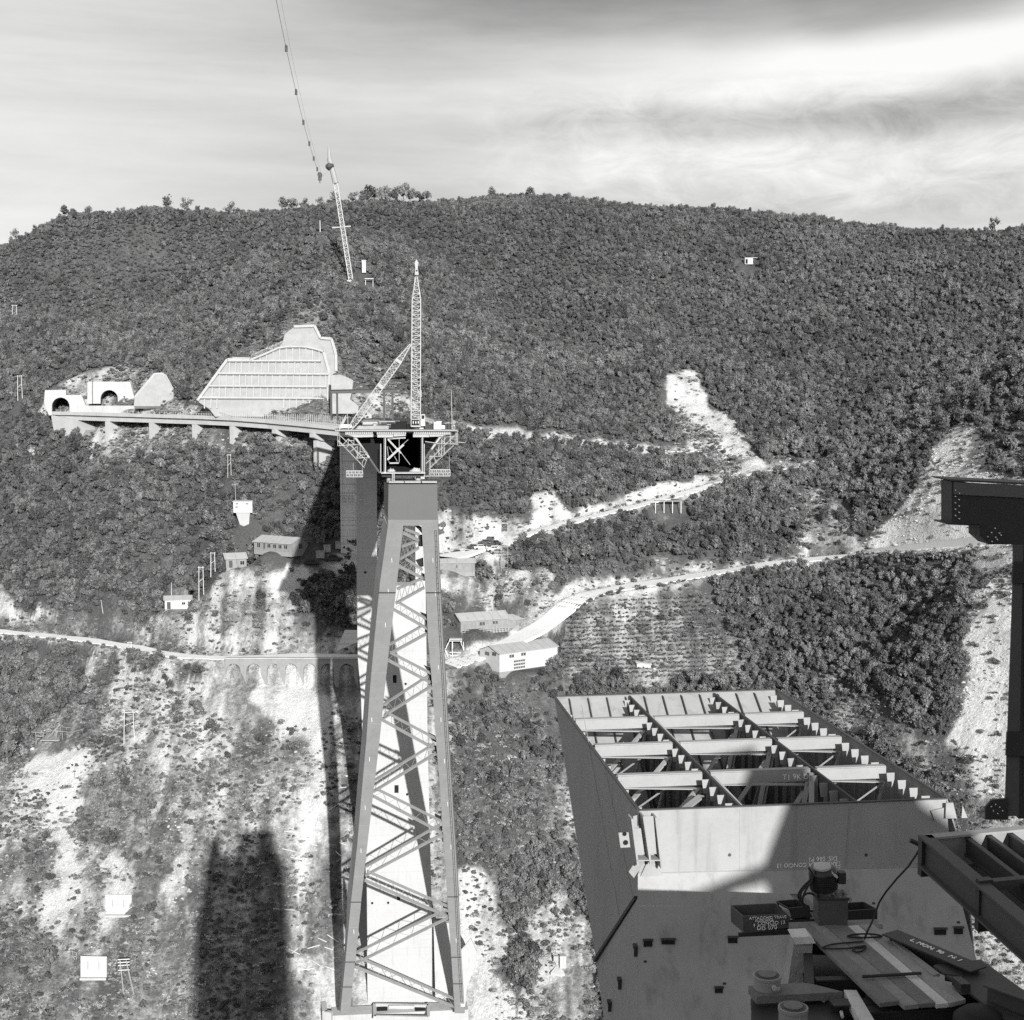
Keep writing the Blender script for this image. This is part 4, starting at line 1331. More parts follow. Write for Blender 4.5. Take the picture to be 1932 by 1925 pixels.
def build_deck():
    t = thing('bridge_deck', D((762, 893)), 'dark steel bridge deck with open box end and side brackets on top of the leg', 'bridge deck')
    LEN = 150.0
    def ext(name, poly, m, d0=0.0, ln=LEN):
        b = MB(); b.prism([D(q, d0) for q in poly], AX * ln); return b.build(name, m, t)
    ext('deck_plate', [(640, 814), (858, 814), (858, 817), (640, 817)], M_STEELK)
    ext('deck_boarding', [(632, 811), (862, 811), (862, 813.7), (632, 813.7)], M_STEEL, -0.8, 12)
    ext('web', [(724.6, 822), (728, 822), (728, 890), (724.6, 890)], M_STEELK, 0.3)
    ext('web', [(794.5, 822), (798, 822), (798, 890), (794.5, 890)], M_STEELK, 0.3)
    ext('bottom_flange', [(718, 890.2), (802, 890.2), (802, 892.6), (718, 892.6)], M_STEELK, 0.35)
    ext('shade_backing', [(728.2, 818), (794.3, 818), (794.3, 890), (728.2, 890)], M_DARK, 26.0, 0.2)  # black sheet added for the darkness inside the box
    ext('rocker_beam', [(719, 893.5), (802, 893.5), (800, 900), (721, 900)], M_STEELK, 1.0, 5.0)
    # light end plates
    for poly in (((250, 922), (615, 920), (615, 960), (385, 966)), ((668, 922), (872, 922), (872, 966), (668, 966)), ((878, 918), (1037, 918), (1037, 948), (878, 955)),
                 ((1132, 918), (1340, 918), (1340, 962), (1132, 962)), ((1345, 915), (1625, 912), (1500, 952), (1345, 958))):
        b = MB(); b.prism([D(zd(*q), -0.15) for q in poly], AX * 0.4)
        b.build('end_plate', M_WHITE, t)
    b = MB()
    for x in range(262, 1615, 24):
        if 615 < x < 668 or 1037 < x < 1130: continue
        q = D(zd(x, 908), -0.2); b.box(q, 0.22, 0.3, 0.55, RX, AX)
    b.build('rib_end', M_WHITE, t)
    for x0, x1 in ((752, 780), (1237, 1262)):
        b = MB(); b.prism([D(zd(*q), 0.0) for q in ((x0, 962), (x1, 962), (x1, 1428), (x0, 1428))], AX * 0.28)
        b.build('web_end_plate', M_WHITE, t)
        b = MB()
        for k in range(16):
            c = D(zd(x0 + 8, 975 + k * 28), -0.02); b.box(c, 0.16, 0.06, 0.32, RX, AX)
        b.build('bolt_row', M_STEELK, t)
    b = MB(); b.prism([D(zd(*q), 0.05) for q in ((708, 1050), (718, 1050), (718, 1425), (708, 1425))], AX * 0.2)
    b.prism([D(zd(*q), 0.05) for q in ((1272, 1050), (1282, 1050), (1282, 1425), (1272, 1425))], AX * 0.2)
    b.build('edge_stiffener', M_WHITE, t)
    b = MB(); b.prism([D(zd(*q), -0.2) for q in ((718, 1420), (1290, 1420), (1290, 1436), (718, 1436))], AX * 0.5)
    b.build('flange_end', M_WHITE, t)
    # cross brace in the open end
    b = MB()
    for p, q, w in (((808, 992), (935, 1130), 0.28), ((1010, 1060), (800, 1258), 0.34), ((935, 1130), (978, 1172), 0.22), ((800, 985), (1037, 972), 0.22), ((828, 1302), (948, 1300), 0.22), ((953, 985), (953, 1290), 0.07)):
        b.beam(D(zd(*p), 0.6), D(zd(*q), 0.6), w, 0.2, up=AX)
    b.prism([D(zd(*q), 0.45) for q in ((915, 1105), (960, 1105), (965, 1150), (915, 1155))], AX * 0.1)
    b.build('cross_brace', M_WHITE, t)
    b = MB()
    for p, q in (((815, 1080), (935, 1290)), ((960, 1140), (1100, 1330)), ((1075, 1000), (935, 1130)), ((800, 1090), (825, 1300))):
        b.beam(D(zd(*p), 2.6), D(zd(*q), 2.6), 0.1, 0.1, up=AX)
    b.build('inner_brace', M_STEEL, t)
    # inclined struts along the deck
    for k in range(14):
        back = 0.3 + k * 10.5
        for p, q in (((375, 955), (700, 1428)), ((1490, 955), (1288, 1240))):
            m = M_WHITE if k == 0 else M_STEELD
            if k == 0:
                mid = tuple(np.array(p) * 0.42 + np.array(q) * 0.58)
                b = MB(); b.beam(D(zd(*p), back), D(zd(*mid), back), 0.3, 0.22, up=AX); b.build('bracket_strut', M_WHITE, t)
                b = MB(); b.beam(D(zd(*mid), back), D(zd(*q), back), 0.3, 0.22, up=AX); b.build('bracket_strut', M_STEELD, t)
            else:
                b = MB(); b.beam(D(zd(*p), back), D(zd(*q), back), 0.35, 0.3, up=AX)
                b.beam(D(zd(p[0], 940), back), D(zd(765 if p[0] < 800 else 1240, 940), back), 0.35, 0.8, up=AX)
                b.build('bracket_strut', M_STEELK, t)
    # black sheets behind the first bay, standing in for the shade under the deck
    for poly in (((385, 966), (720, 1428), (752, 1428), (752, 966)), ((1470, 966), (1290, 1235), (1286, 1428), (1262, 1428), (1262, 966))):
        b = MB(); b.prism([D(zd(*q), 3.4) for q in poly], AX * 0.15); b.build('shade_sheet', M_DARK, t)
    b = MB()
    for x in (735, 790):
        b.tube(D((x, 899.5), 2.5), D((x, 912), 2.5), 0.45, 0.45, 12)
    b.build('bearing_jack', M_STEELL, t)
    # railing along the far part of the deck
    b = MB()
    for side in (641, 857):
        for k in range(0, 146, 3):
            p = D((side, 814), k); b.beam(p, p + UZ * 1.1, 0.07)
        p = D((side, 814), 0) + UZ * 1.1; b.beam(p, p + AX * 146, 0.07)
        p = D((side, 814), 0) + UZ * 0.6; b.beam(p, p + AX * 146, 0.05)
    b.build('railing', M_GALV, t)

    # white tarpaulins / plaster heaps on the bottom flange
    for cx_, w_, lab in ((852, 60, 'small white canvas heap on the bottom flange, left inside the box end'), (1180, 105, 'larger white canvas heap on the bottom flange, right inside the box end')):
        b = MB()
        n = 14
        P = [[D(zd(cx_ - w_ + 2 * w_ * i / n, 1418 - (34 + 30 * rnd.random()) * math.sin(math.pi * (i + 0.4) / (n + 0.8)) * math.sin(math.pi * (j + 0.5) / 5)), 0.4 + j * 0.5) for i in range(n + 1)] for j in range(5)]
        for j in range(4):
            for i in range(n):
                b.quad(P[j][i], P[j][i + 1], P[j + 1][i + 1], P[j + 1][i])
        for i in range(n):
            a0 = D(zd(cx_ - w_ + 2 * w_ * i / n, 1419), 0.4); a1 = D(zd(cx_ - w_ + 2 * w_ * (i + 1) / n, 1419), 0.4)
            b.quad(a0, a1, P[0][i + 1], P[0][i])
        o = b.build('canvas_heap', M_WALLW); tag(o, lab, 'canvas')
    # ladder
    t2 = thing('ladder', D(zd(872, 1530), -0.4), 'short white ladder standing on the leg head below the deck', 'ladder')
    b = MB()
    b.beam(D(zd(862, 1432), -0.4), D(zd(862, 1530), -0.4), 0.09); b.beam(D(zd(888, 1432), -0.4), D(zd(888, 1530), -0.4), 0.09)
    b.build('rail', M_WHITE, t2)
    b = MB()
    for k in range(6):
        b.beam(D(zd(862, 1442 + k * 16), -0.4), D(zd(888, 1442 + k * 16), -0.4), 0.07)
    b.build('rung', M_WHITE, t2)

    # hanging tube scaffolds on both sides
    SL = [((155, 925), (155, 1075)), ((180, 925), (180, 1075)), ((155, 1075), (445, 1060)), ((175, 935), (530, 1270)), ((155, 1000), (500, 1360)), ((390, 1238), (535, 1228)), ((290, 985), (290, 1068)),
          ((365, 960), (365, 1068)), ((410, 1080), (410, 1240)), ((445, 1062), (445, 1232)), ((215, 1070), (290, 985)), ((290, 985), (365, 1060)), ((340, 1075), (445, 1232)), ((290, 1010), (365, 1010)), ((265, 1100), (320, 1050)), ((320, 1150), (400, 1090)), ((395, 1230), (440, 1150)), ((440, 1150), (520, 1160)), ((445, 1200), (535, 1190)),
          ((500, 1340), (540, 1220)), ((160, 1020), (220, 1070)), ((470, 1300), (500, 1240)), ((365, 970), (545, 1180))]
    SR = [((1710, 880), (1710, 1058)), ((1690, 885), (1690, 1058)), ((1290, 1022), (1480, 1048)), ((1480, 1048), (1720, 1055)), ((1700, 915), (1300, 1310)), ((1660, 1070), (1340, 1375)), ((1345, 1215), (1492, 1215)), ((1350, 1215), (1350, 1470)),
          ((1505, 955), (1505, 1210)), ((1468, 1060), (1468, 1212)), ((1540, 960), (1540, 1050)), ((1600, 1000), (1670, 1050)), ((1500, 1000), (1560, 1050)), ((1560, 970), (1500, 1050)), ((1620, 930), (1620, 1050)), ((1440, 1120), (1500, 1210)), ((1540, 1090), (1540, 1190)), ((1400, 1210), (1440, 1300)), ((1720, 885), (1650, 885)), ((1505, 960), (1690, 960)), ((1720, 1030), (1800, 1035))]
    for lines, lab in ((SL, 'white tube scaffold hanging from the left edge of the deck end'), (SR, 'white tube scaffold hanging from the right edge of the deck end')):
        b = MB()
        for p, q in lines:
            for dep in (-0.1, 1.7):
                b.tube(D(zd(*p), dep), D(zd(*q), dep), 0.045, 0.045, 5)
            for tt in (0.0, 1.0):
                m = (p[0] + (q[0] - p[0]) * tt, p[1] + (q[1] - p[1]) * tt)
                b.tube(D(zd(*m), -0.1), D(zd(*m), 1.7), 0.04, 0.04, 4)
        o = b.build('tube_scaffold', M_WHITE); tag(o, lab, 'scaffold', 'scaffolds hanging from the deck end')
    for (x0, x1, y0, y1, lab) in ((265, 480, 1405, 1476, 'long white wire work cage left of the leg head'), (1350, 1615, 1388, 1465, 'long white wire work cage right of the leg head')):
        b = MB()
        for dep in (0.0, 1.5):
            for yy in (y0, (y0 + y1) / 2, y1):
                b.tube(D(zd(x0, yy), dep), D(zd(x1, yy), dep), 0.06, 0.06, 5)
            n = 9
            for i in range(n + 1):
                xx = x0 + (x1 - x0) * i / n
                b.tube(D(zd(xx, y0), dep), D(zd(xx, y1), dep), 0.04, 0.04, 4)
                if i < n:
                    b.tube(D(zd(xx, y0 if i % 2 else y1), dep), D(zd(xx + (x1 - x0) / n, y1 if i % 2 else y0), dep), 0.025, 0.025, 4)
        b.prism([D(zd(x0 - (60 if x0 > 1000 else 0), y1), 0), D(zd(x1, y1), 0), D(zd(x1, y1 + 8), 0), D(zd(x0 - (60 if x0 > 1000 else 0), y1 + 8), 0)], AX * 1.5)
        # hangers up to the scaffold
        for xx in ((x0 + 10, x1 - 10) if x0 > 1000 else (x0 + 90, x1 - 5)):
            b.tube(D(zd(xx, y0), 0.7), D(zd(xx, 1300 if xx < 600 else 1210), 0.7), 0.03, 0.03, 4)
        o = b.build('work_cage', M_WHITE); tag(o, lab, 'work cage', 'work cages beside the leg head')


DZ = None


def on_deck(px, back):
    """point on the boarding of the deck at a distance behind its end, under a picture column at that depth"""
    pl_ = Plane(D((779, 813), back), AX)
    q = pl_(px, 800)
    return Vector((q.x, q.y, D((779, 811), 0).z + 0.02))


def build_deck_gear():
    zt = D((779, 811), 0).z
    # tall lattice crane boom with its winch cab
    PC = Plane(D((779, 811), 3.0), AX)
    def C(x, y): return PC(*z2(x, y))
    t = thing('lattice_crane', on_deck(785, 3.0), 'tall upright white lattice crane mast with winch cab on the deck end', 'crane')
    b = MB()
    A = C(640, 1262); B = C(646, 250)
    A.z = max(A.z, zt + 0.2)
    w = (C(675, 700) - C(615, 700)).length
    lattice(b, A, B, w, w, RX, AX, 34, 0.17, 0.075, taper=[(0, w * 1.1), (0.84, w), (0.95, w * 0.45), (1.0, w * 0.25)])
    b.build('mast', M_WHITE, t)
    b = MB()
    lattice(b, C(636, 1255) + AX * 0.2, C(628, 715) + AX * 0.2, 1, 1, RX, AX, 20, 0.11, 0.06, taper=[(0, w * 0.75), (0.7, w * 0.55), (1.0, w * 0.1)])
    b.build('inner_boom', M_WHITE, t)
    b = MB()
    b.prism([C(x, y) - AX * 0.3 for x, y in ((634, 236), (662, 236), (655, 190), (660, 150), (646, 125), (633, 150), (638, 190))], AX * 0.6)
    b.build('mast_head', M_WHITE, t)
    b = MB(); b.tube(C(647, 207) - AX * 0.34, C(647, 207) + AX * 0.34, 0.14, 0.14, 10); b.build('sheave_hole', M_DARK, t)
    b = MB(); b.prism([C(x, y) - AX * 0.6 for x, y in ((605, 1262), (675, 1262), (675, 1318), (605, 1318))], AX * 3.0); b.build('winch_cab', M_WHITE, t)
    b = MB(); b.prism([C(x, y) - AX * 0.64 for x, y in ((610, 1268), (668, 1268), (668, 1308), (610, 1308))], AX * 0.3); b.build('winch_opening', M_DARK, t)
    b = MB()
    for k in range(3):
        b.tube(C(618 + k * 18, 1288) - AX * 0.72, C(626 + k * 18, 1288) - AX * 0.72, 0.28, 0.28, 10)
    b.build('cable_drum', M_GALV, t)
    b = MB(); b.prism([C(x, y) - AX * 0.3 for x, y in ((679, 1230), (706, 1230), (708, 1312), (679, 1312))], AX * 2.0); b.build('operator_cab', M_WALLW, t)
    b = MB(); b.prism([C(x, y) - AX * 0.34 for x, y in ((683, 1236), (702, 1236), (702, 1262), (683, 1262))], AX * 0.1); b.build('window', M_GLASS, t)
    b = MB(); b.box(C(668, 1082) - AX * 0.2, 0.7, 0.7, 1.1, RX, AX); b.build('junction_box', M_STEEL, t)
    b = MB()
    for x in (610, 614, 668, 672):
        b.tube(C(646, 180), Vector((C(x, 1262).x, C(x, 1262).y - 0.5, zt + 0.3)), 0.02, 0.02, 4)
    b.build('hoist_rope', M_STEELK, t)
    # inclined lattice strut
    t = thing('lattice_boom', on_deck(652, 2.0), 'inclined white lattice boom leaning right against the tall crane mast', 'crane boom')
    P2 = Plane(D((779, 811), 2.0), AX)
    A = P2(*z2(172, 1338)); B = P2(*z2(604, 730))
    A.z = max(A.z, zt + 0.1)
    d = (B - A).normalized(); u = d.cross(AX).normalized()
    w = 1.05
    b = MB(); lattice(b, A, B, w, w, u, AX, 26, 0.14, 0.065, taper=[(0, w * 0.55), (0.1, w), (0.78, w), (1.0, w * 0.2)]); b.build('boom', M_WHITE, t)
    b = MB(); c = A.lerp(B, 0.8); b.box(c, w * 1.1, w * 1.1, 0.5, u, AX, d); b.build('splice_collar', M_WHITE, t)
    b = MB(); c = A.lerp(B, 0.505); b.box(c, w * 1.05, w * 1.05, 0.6, u, AX, d); b.build('splice_collar', M_WHITE, t)
    # dark gantry farther along the deck
    PG = Plane(D((779, 811), 118.0), AX)
    def g_(x, y): return PG(*z2(x, y))
    zb = D((779, 814), 0).z
    t = thing('portal_gantry', Vector((g_(250, 1100).x, g_(250, 1100).y, zb)), 'dark steel portal gantry of thin posts and one long beam beyond the crane', 'gantry')
    b = MB(); b.ibeam(g_(30, 1068), g_(508, 1058), 0.9, 1.0, 0.14); b.build('beam', M_STEELD, t)
    for x in (38, 80, 415, 475):
        p = g_(x, 1074); b = MB(); b.ibeam(Vector((p.x, p.y, zb)), p, 0.5, 0.5, 0.1, up=AX); b.build('post', M_STEELK, t)
        # site hut, drums, planks and other gear on the deck
    def gear(name, px, back, dims, m, lab, cat, rot=0.0, legs=False):
        q = on_deck(px, back)
        c_, s_ = math.cos(rot), math.sin(rot)
        dx = RX * c_ + AX * s_; dy = AX * c_ - RX * s_
        b = MB()
        L_, W_, H_ = dims
        if legs:
            b.box(q + UZ * (H_ - 0.1), L_, W_, 0.2, dx, dy)
            for a in (-1, 1):
                for c2 in (-1, 1):
                    b.box(q + dx * a * (L_ / 2 - 0.15) + dy * c2 * (W_ / 2 - 0.15) + UZ * (H_ - 0.2) / 2, 0.16, 0.16, H_ - 0.2, dx, dy)
        else:
            b.box(q + UZ * H_ / 2, L_, W_, H_, dx, dy)
            b.box(q + UZ * (H_ + 0.06), L_ + 0.2, W_ + 0.2, 0.12, dx, dy)
            b.box(q + UZ * H_ * 0.5 + dx * L_ * 0.2 - dy * (W_ / 2 + 0.03), L_ * 0.25, 0.06, H_ * 0.5, dx, dy)
        o = b.build(name, m); tag(o, lab, cat)
        return q, dx, dy
    gear('tool_crate', 676, 5, (1.4, 1.0, 1.0), M_STEELL, 'pale tool crate at the foot of the inclined boom', 'crate')
    gear('water_tank', 697, 7, (3.2, 1.6, 1.4), M_WHITE, 'long white tank on the deck between boom and mast', 'tank')
    gear('steel_rack', 690, 3, (4.5, 1.6, 1.5), M_STEELK, 'low dark steel rack on the deck behind the inclined boom', 'rack', legs=True)
    gear('generator', 757, 4, (1.9, 1.3, 1.2), M_DARK, 'dark generator beside the foot of the upright mast', 'generator')
    gear('work_bench', 735, 10, (3.6, 1.4, 1.3), M_STEEL, 'grey work bench in the middle of the deck end', 'bench', legs=True)
    gear('plywood_sheet_stack', 797, 9, (0.9, 0.7, 1.9), M_WHITE, 'white tall locker right of the crane mast', 'locker')
    gear('cement_box', 828, 2.2, (0.8, 0.8, 1.25), M_WALLW, 'narrow white box near the right end of the deck', 'box')
    gear('cement_box', 822, 2.2, (0.7, 0.7, 1.15), M_WALLW, 'second narrow white box left of the taller one near the right deck end', 'box')
    for k, (px, back, r, lab) in enumerate(((672, 9, 0.85, 'dark cable reel left of the white tank'), (722, 14, 0.75, 'dark cable reel in the middle of the deck'), (748, 7, 0.6, 'small dark reel left of the crane mast'))):
        q = on_deck(px, back); b = MB()
        for o_ in (-0.45, 0.38):
            b.tube(q + UZ * r + AX * o_, q + UZ * r + AX * (o_ + 0.07), r, r, 16)
        b.tube(q + UZ * r - AX * 0.38, q + UZ * r + AX * 0.38, r * 0.62, r * 0.62, 14)
        o = b.build('cable_reel', M_STEELK); tag(o, lab, 'cable reel', 'cable reels on the deck end')
    # long timbers and rails lying about
    for k, (px, back, L_, rot, m, lab) in enumerate(((705, 2.0, 5.0, 0.05, M_WOOD, 'grey timbers lying on the front edge of the deck'), (742, 5.0, 7.0, -0.1, M_STEELD, 'dark steel rail lying across the deck left of the mast'),
                                              (720, 12, 8.0, 0.02, M_STEELD, 'dark steel rail on the middle of the deck'), (812, 4, 5.0, 0.08, M_WOODL, 'pale timber lying right of the crane mast'), (690, 15, 9, 0.0, M_WOODL, 'pale stacked boards behind the tank'))):
        q = on_deck(px, back); dx = RX * math.cos(rot) + AX * math.sin(rot)
        b = MB()
        for j in range(3):
            b.beam(q + UZ * (0.12 + 0.2 * j) - dx * L_ / 2 + AX * 0.1 * j, q + UZ * (0.12 + 0.2 * j) + dx * L_ / 2 + AX * 0.1 * j, 0.28, 0.18)
        o = b.build('steel_rail' if m is M_STEELD else 'timber_stack', m); tag(o, lab, 'rail' if m is M_STEELD else 'timber')
    for px, back, hh, lab in ((853, 6, 6.4, 'thin pale pole standing near the right end of the deck'), (850, 3, 3.0, 'short dark post at the right end of the deck'), (657, 1, 2.6, 'short white post at the left end of the deck')):
        q = on_deck(px, back); b = MB(); b.tube(q, q + UZ * hh + RX * -0.12, 0.07, 0.05, 6)
        o = b.build('pole', M_WHITE if 'dark' not in lab else M_STEELK); tag(o, lab, 'pole')
    # small boxes and tool chests
    for i in range(16):
        px = rnd.choice([rnd.uniform(660, 775), rnd.uniform(798, 850)]); q = on_deck(px, rnd.uniform(1.5, 22))
        w_, d_, h_ = rnd.uniform(0.4, 1.3), rnd.uniform(0.4, 0.9), rnd.uniform(0.35, 1.25)
        a_ = rnd.uniform(-0.5, 0.5); dx = RX * math.cos(a_) + AX * math.sin(a_); dy = AX * math.cos(a_) - RX * math.sin(a_)
        b = MB(); b.box(q + UZ * h_ / 2, w_, d_, h_, dx, dy); b.box(q + UZ * (h_ + 0.03), w_ + 0.08, d_ + 0.08, 0.06, dx, dy); b.box(q + UZ * h_ * 0.6 - dy * (d_ / 2 + 0.03), w_ * 0.3, 0.05, 0.1, dx, dy)
        o = b.build('tool_chest', rnd.choice([M_STEELK, M_STEELD, M_WHITE, M_STEEL, M_DARK])); tag(o, 'small lidded tool chest among the gear on the deck end', 'chest', 'tool chests on the deck end')
    # loose pipes, mortar tubs
    for i in range(12):
        px = rnd.choice([rnd.uniform(662, 770), rnd.uniform(800, 850)]); q = on_deck(px, rnd.uniform(3, 20))
        b = MB(); r = rnd.uniform(0.25, 0.4); hh = rnd.uniform(0.5, 1.0)
        b.lathe(q, UZ, [(r, 0), (r * 1.05, hh * 0.33), (r, hh * 0.66), (r * 0.98, hh)], 12)
        o = b.build('oil_drum', rnd.choice([M_WHITE, M_STEELK, M_STEEL])); tag(o, 'small drum standing among the gear on the deck end', 'drum', 'drums on the deck end')


# ---------------------------------------------------------------- curved concrete viaduct to the tunnels
VP_ = [(96, 778.5, 474), (150, 779.5, 466), (200, 781, 458), (250, 782.5, 451), (300, 784, 444), (370, 786, 434), (440, 789, 424), (500, 793.5, 416), (560, 799, 407), (610, 804, 400), (668, 810, 393)]


def build_viaduct():
    pts = [at(*q) for q in VP_]
    t = thing('viaduct', at(300, 850, 445), 'curved white concrete viaduct on wall-like piers running to the tunnels', 'viaduct')
    n = len(pts)
    tang = [((pts[min(i + 1, n - 1)] - pts[max(i - 1, 0)]) * Vector((1, 1, 0))).normalized() for i in range(n)]
    perp = [Vector((-q.y, q.x, 0)) for q in tang]     # towards the hill
    def strip(name, m, o0, o1, z0, z1):
        b = MB()
        sec = [[p + w * o0 + UZ * z0, p + w * o0 + UZ * z1, p + w * o1 + UZ * z1, p + w * o1 + UZ * z0] for p, w in zip(pts, perp)]
        for i in range(n - 1):
            for j in range(4):
                k = (j + 1) % 4
                b.quad(sec[i][j], sec[i][k], sec[i + 1][k], sec[i + 1][j])
        b.quad(*sec[0]); b.quad(*sec[-1][::-1])
        return b.build(name, m, t)
    strip('deck_slab', M_CONC2, 0, 10.5, -0.75, 0)
    strip('girder', M_CONC2, 0.9, 2.0, -2.4, -0.752)
    strip('girder', M_CONC2, 8.0, 9.1, -2.4, -0.752)
    strip('kerb', M_CONC2, 0.0, 0.5, 0.003, 0.35)
    # upstand bars along the near edge, denser to the right
    b = MB()
    for i in range(n - 1):
        L = (pts[i + 1] - pts[i]).length
        m = int(L / (0.75 if i >= 5 else 2.2))
        for k in range(m):
            f = k / m; p = pts[i].lerp(pts[i + 1], f) + perp[i] * 0.25
            hh = (0.8 + 2.0 * min(1, max(0, (i + f - 5) / 4.0))) if i >= 5 else 0.9
            b.beam(p + UZ * 0.3, p + UZ * (hh + 0.3), 0.10)
        if i >= 4:
            for hz in (0.9, 1.5):
                b.beam(pts[i] + perp[i] * 0.25 + UZ * hz, pts[i + 1] + perp[i + 1] * 0.25 + UZ * hz, 0.06)
    b.build('railing', M_GALV, t)
    for (px, w_, lab) in ((196, 10.4, 0), (279, 10.4, 0), (360, 10.4, 0), (431, 10.4, 0), (512, 10.2, 1), (583, 10.2, 1)):
        # find the point under this column on the near edge
        for i in range(n - 1):
            if VP_[i][0] <= px <= VP_[i + 1][0]:
                f = (px - VP_[i][0]) / (VP_[i + 1][0] - VP_[i][0]); p = pts[i].lerp(pts[i + 1], f); w = perp[i].lerp(perp[i + 1], f); tg = tang[i].lerp(tang[i + 1], f)
        z1 = p.z - 2.45
        zb = float(min(H([p.x, p.x + w.x * 9], [p.y, p.y + w.y * 9]))) - 3
        b = MB()
        if lab:
            a = p + w * 0.2; c = p + w * w_
            b.prism([a + UZ * -2.45, c + UZ * -2.45, c + UZ * -4.6, p + w * 3.2 + UZ * -4.6, a + UZ * -3.6], tg * 1.6)
            s0 = p + w * 2.2 + tg * 0.1
            b.box((s0 + w * 3.4) * Vector((1, 1, 0)) + UZ * ((p.z - 4.5 + zb) / 2), 6.8, 1.4, (p.z - 4.5 - zb), w, tg)
        else:
            a = p + w * 0.4
            b.prism([a + UZ * -2.45, p + w * w_ + UZ * -2.45, Vector(((p + w * w_).x, (p + w * w_).y, zb)), Vector(((p + w * 0.4).x, (p + w * 0.4).y, zb))], tg * 1.5)
        b.build('pier', M_CONC2, t)
    # left abutment
    b = MB()
    p = pts[0]; w = perp[0]; tg = tang[0]
    b.prism([p + UZ * -0.8, p + tg * 12 + UZ * -2.4, p + tg * 17 + UZ * -5.5, p + tg * 12 + UZ * -13, p + tg * 2 + UZ * -9], w * 9)
    b.build('abutment', M_CONC2, t)


def arch_outline(cx_, base, r, top):
    """notch points (left to right) for an arch open at the bottom"""
    pts = [(cx_ - r, base)]
    spring = top + r
    for k in range(13):
        a = math.pi - math.pi * k / 12
        pts.append((cx_ + r * math.cos(a), spring - r * math.sin(a)))
    pts.append((cx_ + r, base))
    return pts


def tunnel(name, conv, outline, arch, Y, label, depth=16):
    P = Plane(at(*conv(arch[0], arch[1]), Y), Vector((0.15, -1, 0.0)))
    t = thing(name, P(*conv(arch[0], arch[1])), label, 'tunnel mouth')
    notch = arch_outline(*arch)
    bk = Vector((-0.15, 1, 0)).normalized()
    poly = outline[0] + notch + outline[1]
    b = MB(); b.prism([P(*conv(*q)) for q in poly], bk * 1.5); b.build('portal_wall', M_CONC2, t)
    b = MB()
    N_ = [P(*conv(*q)) for q in notch]
    for i in range(len(N_) - 1):
        b.quad(N_[i] + bk * 1.5, N_[i + 1] + bk * 1.5, N_[i + 1] + bk * depth, N_[i] + bk * depth)
    b.prism([q + bk * depth for q in N_], bk * 0.3)
    b.build('lining', M_STEELD, t)
    b = MB()
    ring = arch_outline(arch[0], arch[1], arch[2] * 1.16, arch[3] - arch[2] * 0.16)
    for i in range(len(N_) - 1):
        a0 = P(*conv(*ring[i])); a1 = P(*conv(*ring[i + 1]))
        b.hexa([N_[i] - bk * 0.02, N_[i + 1] - bk * 0.02, a1 - bk * 0.02, a0 - bk * 0.02], [N_[i] - bk * 0.35, N_[i + 1] - bk * 0.35, a1 - bk * 0.35, a0 - bk * 0.35])
    b.build('arch_ring', M_CONC2, t)
    return t, P


